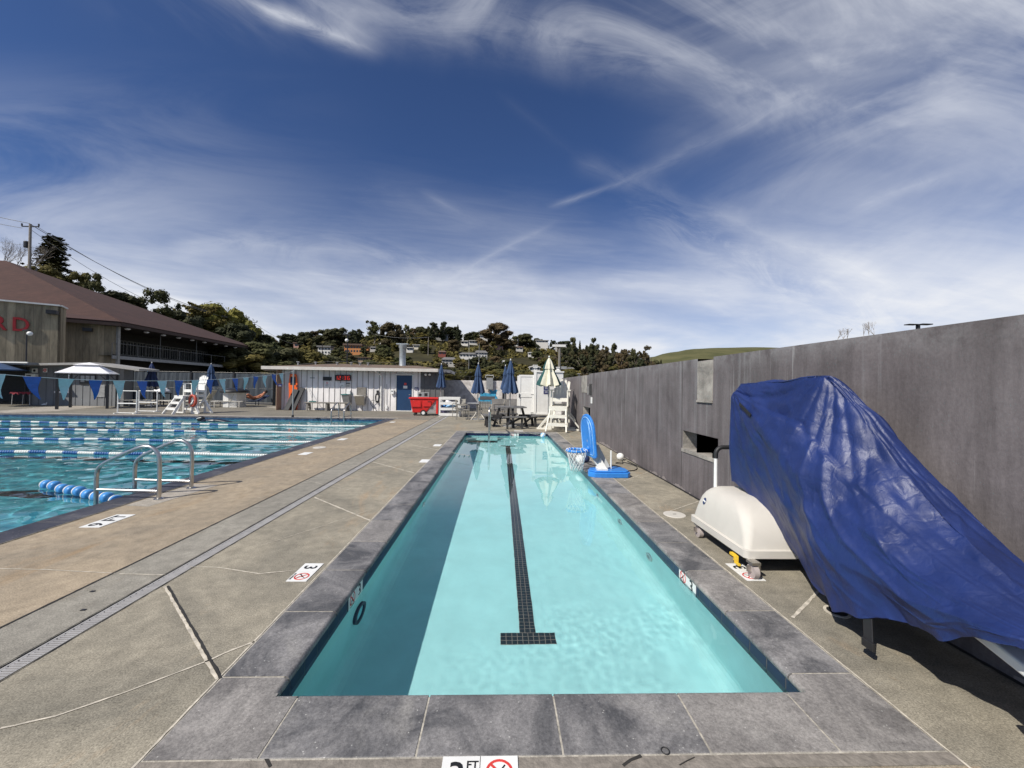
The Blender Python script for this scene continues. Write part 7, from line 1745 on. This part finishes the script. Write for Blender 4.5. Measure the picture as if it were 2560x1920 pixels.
for i in range(26):
    px = 1395 + i*10 + rt.uniform(-3,3); py = interp(SKY, px) + rt.uniform(12, 34); p = on_hill(px, py); s = p.y/FPX; k, lf = rt.choice((('tall','leaf_dark'),('tall','leaf_brown'),('round','leaf_brown'))); hp = rt.uniform(34, 52)
    tree('gum_tree', '%s gum tree in the thick stand above the grey wall' % names[lf], (p.x, p.y, p.z-1), hp*s, hp*s*.75, k, lf, rt.choice((1,2,3)), 900, group='%s gum trees above the grey wall' % names[lf])
# scrub between trees
sc_ = MB(); rs = random.Random(4)
for i in range(17000):
    px = rs.uniform(520, 1700); top = interp(SKY, px); f = rs.random(); y = YA + (YB-YA)*f; x = (px-1250)/FPX*y
    if mn.noise(Vector((x*.03, y*.03, 8))) < -.42: continue
    if 985 < px < 1085 and 150 < y < 215: continue
    z = hill_z(x, y); s = rs.uniform(.6, 1.7); spy = 965 + ROLL*(px-1250) - (z+1-EYE)/y*FPX
    if any(hx-3 < px < hx+hw+3 and hy-4 < spy < hy+hh+7 for hx, hy, hw, hh in HOUSES): continue
    for q in range(3):
        d = Vector((rs.gauss(0,1), rs.gauss(0,1), abs(rs.gauss(0,1)))).normalized(); leafcard(sc_, Vector((x, y, z)) + d*s*.8, d, s*.7, rs)
tag(sc_.build('scrub', 'leaf_olive', flip=False), kind='stuff'); bpy.data.objects['scrub']['label'] = 'low olive scrub covering the slopes between the trees'; bpy.data.objects['scrub']['category'] = 'scrub'

# ---- houses on the hill
hc = {'white':(.62,.60,.56),'cream':(.55,.50,.40),'orange':(.48,.20,.07),'pink':(.42,.24,.19),'grey':(.30,.30,.29),'brown':(.14,.09,.065),'red':(.22,.06,.045),'tan':(.36,.27,.19),'pale':(.46,.44,.40)}
for k, c in hc.items(): M['h_'+k] = mat(k+'_house_wall', c, .8, var=.06)
M['roof_grey'] = mat('grey_house_roof', (.16,.155,.15), .9); M['roof_white'] = mat('pale_house_roof', (.60,.58,.55), .8); M['roof_brown'] = mat('brown_house_roof', (.13,.085,.065), .9); M['pane'] = mat('dark_house_window', (.03,.035,.04), .1)
def house(i, wallc, roofc, label, style='gable'):
    hx, hy, hw, hh = HOUSES[i]; p = on_hill(hx+hw/2, hy+hh); Y = p.y - 9; s = Y/FPX; a = A(hx, hy, Y); c = A(hx+hw, hy+hh, Y); w = c.x-a.x; h = a.z-c.z; dp = min(9, w*.7)
    t = thing('hillside_house', label, 'house', (a.x, Y, c.z), rnd.uniform(-.12,.12)); wh = h*(.62 if style == 'gable' else .82)
    b = MB(); b.box((0,0,-7),(w,dp,wh)); b.build('wall', wallc, t)
    b = MB(); e = w*.06
    if style == 'gable': b.add([(-e,-.5,wh),(w+e,-.5,wh),(w+e,dp+.5,wh),(-e,dp+.5,wh),(w*.12,dp/2,h),(w*.88,dp/2,h)], [(0,1,5,4),(1,2,5),(2,3,4,5),(3,0,4),(3,2,1,0)])
    elif style == 'front': b.add([(-e,-.6,wh),(w/2,-.6,h),(w+e,-.6,wh),(-e,dp,wh),(w/2,dp,h),(w+e,dp,wh),(-e,-.6,wh-.3),(w+e,-.6,wh-.3),(w/2,-.6,h-.35)], [(0,1,4,3),(1,2,5,4),(0,6,8,1),(1,8,7,2)]); 
    else: b.box((-e,-.8,wh),(w+e,dp,h))
    b.build('roof', roofc, t)
    if style == 'front': b = MB(); b.add([(0,-.02,wh-.01),(w,-.02,wh-.01),(w/2,-.02,h-.1),(0,.1,wh-.01),(w,.1,wh-.01),(w/2,.1,h-.1)], [(0,1,2),(5,4,3)]); b.build('gable_wall', wallc, t)
    nw = max(1, int(hw/7)); rows = 2 if hh > 17 else 1
    for r_ in range(rows):
        for k in range(nw):
            x0 = w*(k+.22)/nw; x1 = w*(k+.78)/nw; z0 = wh*(r_+.30)/rows; z1 = wh*(r_+.80)/rows; b = MB(); b.box((x0,-.06,z0),(x1,.0,z1)); b.build('window', 'pane', t)
    return t
hl = [('h_pink','roof_brown','small pink house among dark trees at the left of the hillside','flat'),('h_white','roof_grey','grey and white terraced house left of the lamp mast','flat'),('h_orange','roof_brown','bright orange two storey house in the middle left of the hillside','flat'),('h_orange','roof_brown','low orange wing right of the bright orange house','gable'),('h_white','roof_white','small white roofed house left of the rusty brown tree','gable'),('h_pale','roof_grey','tiny pale house below the airy gum tree','gable'),
 ('h_white','roof_white','white house just right of the exhaust stack','flat'),('h_cream','roof_white','low cream roofed house right of the exhaust stack','flat'),('h_grey','roof_grey','long modern grey house on the ridge below the pair of conifers','flat'),('h_red','roof_brown','dark red gabled house above the grey bungalow','gable'),('h_pale','roof_grey','grey roofed bungalow low on the slope above the left parasol','gable'),('h_white','roof_white','small white house under the lone narrow conifer','flat'),('h_white','roof_white','low white house right of the lone narrow conifer','flat'),('h_white','roof_white','tiny white house beside the huge domed tree','flat'),('h_pink','roof_brown','pinkish gabled house just under the huge domed tree','gable'),
 ('h_white','roof_white','white house on the ridge at the right edge of the huge domed tree','gable'),('h_pale','roof_brown','pale house with brown roof below the ridge right of the domed tree','gable'),('h_white','roof_grey','wide white walled house with grey roof above the middle parasols','gable'),('h_white','roof_grey','white house with a square chimney right of the wide grey roofed one','gable'),('h_white','roof_white','low wide white house above the picnic table parasol','gable'),('h_white','roof_white','small white gabled house half hidden right of centre','front'),('h_brown','roof_brown','long dark house with a white end above the striped parasol','flat'),('h_pale','roof_grey','pale house at the top of the steel mast','flat'),('h_white','roof_white','bright white two storey gabled house behind the cabin roof','front'),('h_grey','roof_grey','small grey roofed house right of the steel mast','gable'),('h_tan','roof_brown','low tan retaining building under the orange house','flat'),('h_white','roof_white','tiny white shed low at the right','flat'),('h_tan','roof_brown','small tan house on the left ridge','gable'),('h_white','roof_white','row of white roofs on the ridge right of the domed tree','flat'),('h_white','roof_white','row of white roofs on the ridge left of the domed tree','flat')]
for i, (wc, rc2, lab, stl) in enumerate(hl): house(i, wc, rc2, lab, stl)
# ---- poles and wires
def pole_at(px, ytop, ybase, Y, r, m, label, arms=(), name='utility_pole'):
    a = A(px, ytop, Y); c = A(px, ybase, Y); t = thing(name, label, 'pole', (a.x, Y, c.z)); H_ = a.z-c.z; b = MB(); b.tube([(0,0,-3 if H_ < 30 else 0),(0,0,H_)], [r, r*.8], 8); b.build('mast', m, t)
    for z, w in arms: b = MB(); b.box((-w/2,-.06,H_-z),(w/2,.06,H_-z+.12)); [b.box((sx*w/2-.06,-.06,H_-z+.12),(sx*w/2+.06,.06,H_-z+.45)) for sx in (-1,1)]; b.build('crossarm', 'dark_metal', t)
    return t
M['pole_wood'] = mat('grey_weathered_pole', (.26,.23,.20), .9); M['pole_dark'] = mat('dark_wood_pole', (.06,.05,.045), .9)
up = pole_at(76, 560, 690, 55, .17, 'pole_wood', 'tall wooden utility pole with a transformer behind the big brown roof', ((.4,2.2),(6.4,1.9)))
b = MB(); b.lathe([(.25,0),(.28,.05),(.28,.75),(.22,.85)], 14, c=(-.45,0,A(76,560,55).z-A(76,690,55).z-3.2)); b.build('transformer', 'dark_metal', up)
for px, yt, yb, Y, r, m_, lab, arms in ((630,804,880,90,.14,'pole_dark','dark utility pole with two crossarms right of the club building',((.2,2.2),(5.5,2.4))),(938,834,870,200,.15,'pole_dark','thin pole on the slope below the airy gum tree',((.3,3),)),(806,860,905,120,.12,'pole_dark','thin pole in front of the terraced grey house',()),(1071,842,885,180,.15,'pole_wood','pole with a short arm left of the grey bungalow',((.2,3.5),)),(1173,852,902,110,.07,'grey_metal','slim grey mast in front of the wide grey roofed house',()),(1198,858,902,120,.07,'grey_metal','slim grey mast just left of the house with a square chimney',()),(1158,833,848,230,.25,'white','white flag pole on the ridge',()),(1628,893,940,150,.12,'pole_dark','thin pole before the end of the gum tree row',())):
    pole_at(px, yt, yb, Y, r, m_, lab, arms)
t = pole_at(1399, 866, 940, 60, .22, 'bench', 'thick pale mast with a flat top plate behind the white cabin', (), 'light_mast'); b = MB(); h_ = A(1399,866,60).z-A(1399,940,60).z; b.box((-1.1,-.3,h_-.1),(.9,.3,h_+.25)); b.build('top_plate', 'white_paint', t)
wr = MB()
def wire(b, p, q, sag, r=.02):
    b.tube([p.lerp(q, i/24) - Vector((0,0,sag*4*(i/24)*(1-i/24))) for i in range(25)], r, 4)
t = thing('power_lines', 'power lines running from the utility pole down to the right across the sky', 'power lines', (0,0,0))
for (x0,y0,Y0),(x1,y1,Y1),sg,r in (((72,558,55),(630,804,90),2.2,.045),((92,566,55),(634,806,90),2.4,.03),((80,576,55),(630,812,90),3.6,.03),((72,558,55),(-160,500,53),.2,.035),((56,570,55),(-160,520,53),.2,.03),((630,804,90),(760,860,220),2,.04),((56,612,55),(-160,570,53),.3,.02),((938,836,200),(1071,843,180),1,.05)):
    b = MB(); wire(b, A(x0,y0,Y0), A(x1,y1,Y1), sg, r); b.build('wire', 'grey_metal', t)
# ---- near trees behind the club building
def T3(px, top, w, base, Y, kind, leaf, label, seed, n, name='leafy_tree'):
    a = A(px, top, Y); z0 = -2.0; h = a.z-z0; wd = w*Y/FPX; return tree(name, label, (a.x, Y, z0), h, wd*1.1, kind, leaf, seed, n, rz=seed)
def crown_tree(px, top, bot, w, Y, kind, leaf, label, seed, n, name='leafy_tree'):
    a = A(px, top, Y); c = A(px, bot, Y); h = (a.z-c.z)*1.25; t = thing(name, label, 'tree', (a.x, Y, a.z-h), seed*1.0); cd, _ = proto(kind, leaf, seed, n); wd = w*Y/FPX
    o = bpy.data.objects.new('crown', cd); COL.objects.link(o); o.parent = t; o.scale = (wd*1.15, wd*1.15, h)
    b = MB(); b.tube([(0,0,-(a.z-h)-2),(.1,.1,h*.4),(0,0,h*.62)], [.45,.25,.05], 8); b.build('trunk', 'bark', t, smooth=True); return t
def big_conifer():
    a = A(134, 585, 62); r = random.Random(12); H_ = a.z+1; t = thing('conifer_tree', 'large dark layered conifer standing behind the big brown roof', 'tree', (a.x, 62, -1))
    b = MB(); br = MB(); br.tube([(0,0,0),(0,0,H_*.97)], [.5,.08], 8)
    for k in range(120):
        f = (k/120)**.9; z = H_*(.35+.63*f); R0 = (4.2*(1-f)**.75+.45)*r.uniform(.6,1.1); an = k*2.399+r.uniform(-.3,.3); d = Vector((math.cos(an), math.sin(an), 0)); tip = Vector((0,0,z)) + d*R0 + Vector((0,0,-.10*R0+.2)); br.tube([(0,0,z), tip], [.07,.02], 4)
        for j in range(int(34*R0**.6)+10):
            u_ = r.random()**.6; p = Vector((0,0,z)).lerp(tip, u_) + Vector((r.gauss(0,.32), r.gauss(0,.32), r.gauss(0,.13)+.1)); leafcard(b, p, Vector((r.uniform(-.6,.6), r.uniform(-.6,.6), 1)).normalized(), .32, r)
    b.build('crown', 'leaf_dark', t, flip=False); br.build('trunk', 'bark', t)
big_conifer()
crown_tree(105,655,745,90,58,'round','leaf_olive','olive brown tree in front of the large layered conifer',61,3200)
crown_tree(196,672,740,44,60,'round','leaf_olive','small olive tree right of the large conifer',62,1600)
crown_tree(232,683,760,50,60,'tall','leaf_mid','bushy green tree standing on the slope of the brown roof line',63,2000)
crown_tree(290,722,800,90,66,'broad','leaf_dark','low broad dark tree above the middle of the brown roof',64,2600); crown_tree(330,740,800,60,68,'broad','leaf_dark','second low dark tree above the brown roof, farther right',65,1600)
crown_tree(407,722,830,88,70,'airy','leaf_mid','airy grey green pine above the far end of the brown roof',66,2600,'pine_tree')
crown_tree(505,722,860,150,80,'cypress','leaf_olive','olive cypress with long spiky limbs behind the brown roof',67,4200,'cypress_tree')
crown_tree(468,770,870,90,76,'broad','leaf_dark','dark tree under the spiky cypress',68,2200)
crown_tree(545,748,870,110,84,'round','leaf_lime','yellow green tree right of the spiky cypress',69,3000); crown_tree(598,768,890,90,86,'round','leaf_lime','second yellow green tree beside the dark utility pole',70,2600); crown_tree(590,800,900,100,78,'broad','leaf_dark','dark tree in front of the yellow green ones',71,2400)
crown_tree(655,812,900,84,88,'cypress','leaf_dark','dark feathery palm-like tree right of the utility pole',72,2400)
for i, (px, tp, bt, w, lf) in enumerate(((560,855,930,120,'leaf_dark'),(640,850,935,110,'leaf_mid'),(700,862,940,110,'leaf_dark'),(760,868,945,100,'leaf_olive'),(820,885,950,90,'leaf_dark'),(610,880,945,110,'leaf_olive'),(690,895,950,100,'leaf_mid'),(870,902,955,70,'leaf_olive'),(790,905,955,80,'leaf_mid'),(930,900,955,60,'leaf_mid'),(1110,925,962,60,'leaf_olive'),(1160,918,962,70,'leaf_olive'),(1215,920,962,70,'leaf_olive'),(1255,925,962,50,'leaf_mid'),(1310,925,962,60,'leaf_olive'))):
    crown_tree(px, tp, bt, w, 50+i % 5*3, 'broad', lf, '%s dense tree in the belt just behind the shed and concrete wall' % names[lf], 80+i % 3, 1800, 'belt_tree')['group'] = 'dense trees in the belt behind the shed'
# bare trees
def bare(px, py0, py1, w, Y, label, seed, n=9):
    r = random.Random(seed); a = A(px, py0, Y); c = A(px, py1, Y); H_ = c.z-a.z; t = thing('bare_tree', label, 'tree', (a.x, Y, a.z-H_*.5)); b = MB(); wd = w*Y/FPX
    def grow(p, d, ln, rad, lev):
        q = p + d*ln; b.tube([p, p.lerp(q,.5)+Vector((r.uniform(-.05,.05),0,0))*ln, q], [rad, rad*.8, rad*.6], 4)
        if lev == 0: return
        for k in range(3): dd = (d + Vector((r.uniform(-.7,.7), r.uniform(-.5,.5), r.uniform(-.1,.5)))).normalized(); grow(q, dd, ln*r.uniform(.55,.8), rad*.55, lev-1)
    for k in range(n): x = -wd/2+wd*(k+.5)/n; grow(Vector((x,0,0)), Vector((r.uniform(-.3,.3),0,1)).normalized(), H_*.55, H_*.012+.02, 4)
    b.build('branches', 'bark_pale', t)
bare(28, 690, 598, 75, 58, 'leafless pale tree at the left edge beside the utility pole', 5, 6)
bare(2105, 848, 822, 40, 30, 'bare twiggy treetop just showing over the grey wall, left one', 6, 3); bare(2175, 838, 806, 44, 30, 'bare twiggy treetop just showing over the grey wall, right one', 7, 3)
a = A(2295, 812, 9); t = thing('street_lamp', 'dark flat street lamp head just above the top of the grey wall', 'street lamp', (a.x, 9, 0)); b = MB(); b.box((-.28,-.07,a.z-.01),(-.04,.07,a.z+.012)); b.box((.04,-.07,a.z-.0),(.30,.07,a.z+.025)); b.build('lamp_head', 'dark_metal', t, bevel=.01); b = MB(); b.tube([(0,0,-1),(0,0,a.z)], .04, 8); b.build('post', 'dark_metal', t)
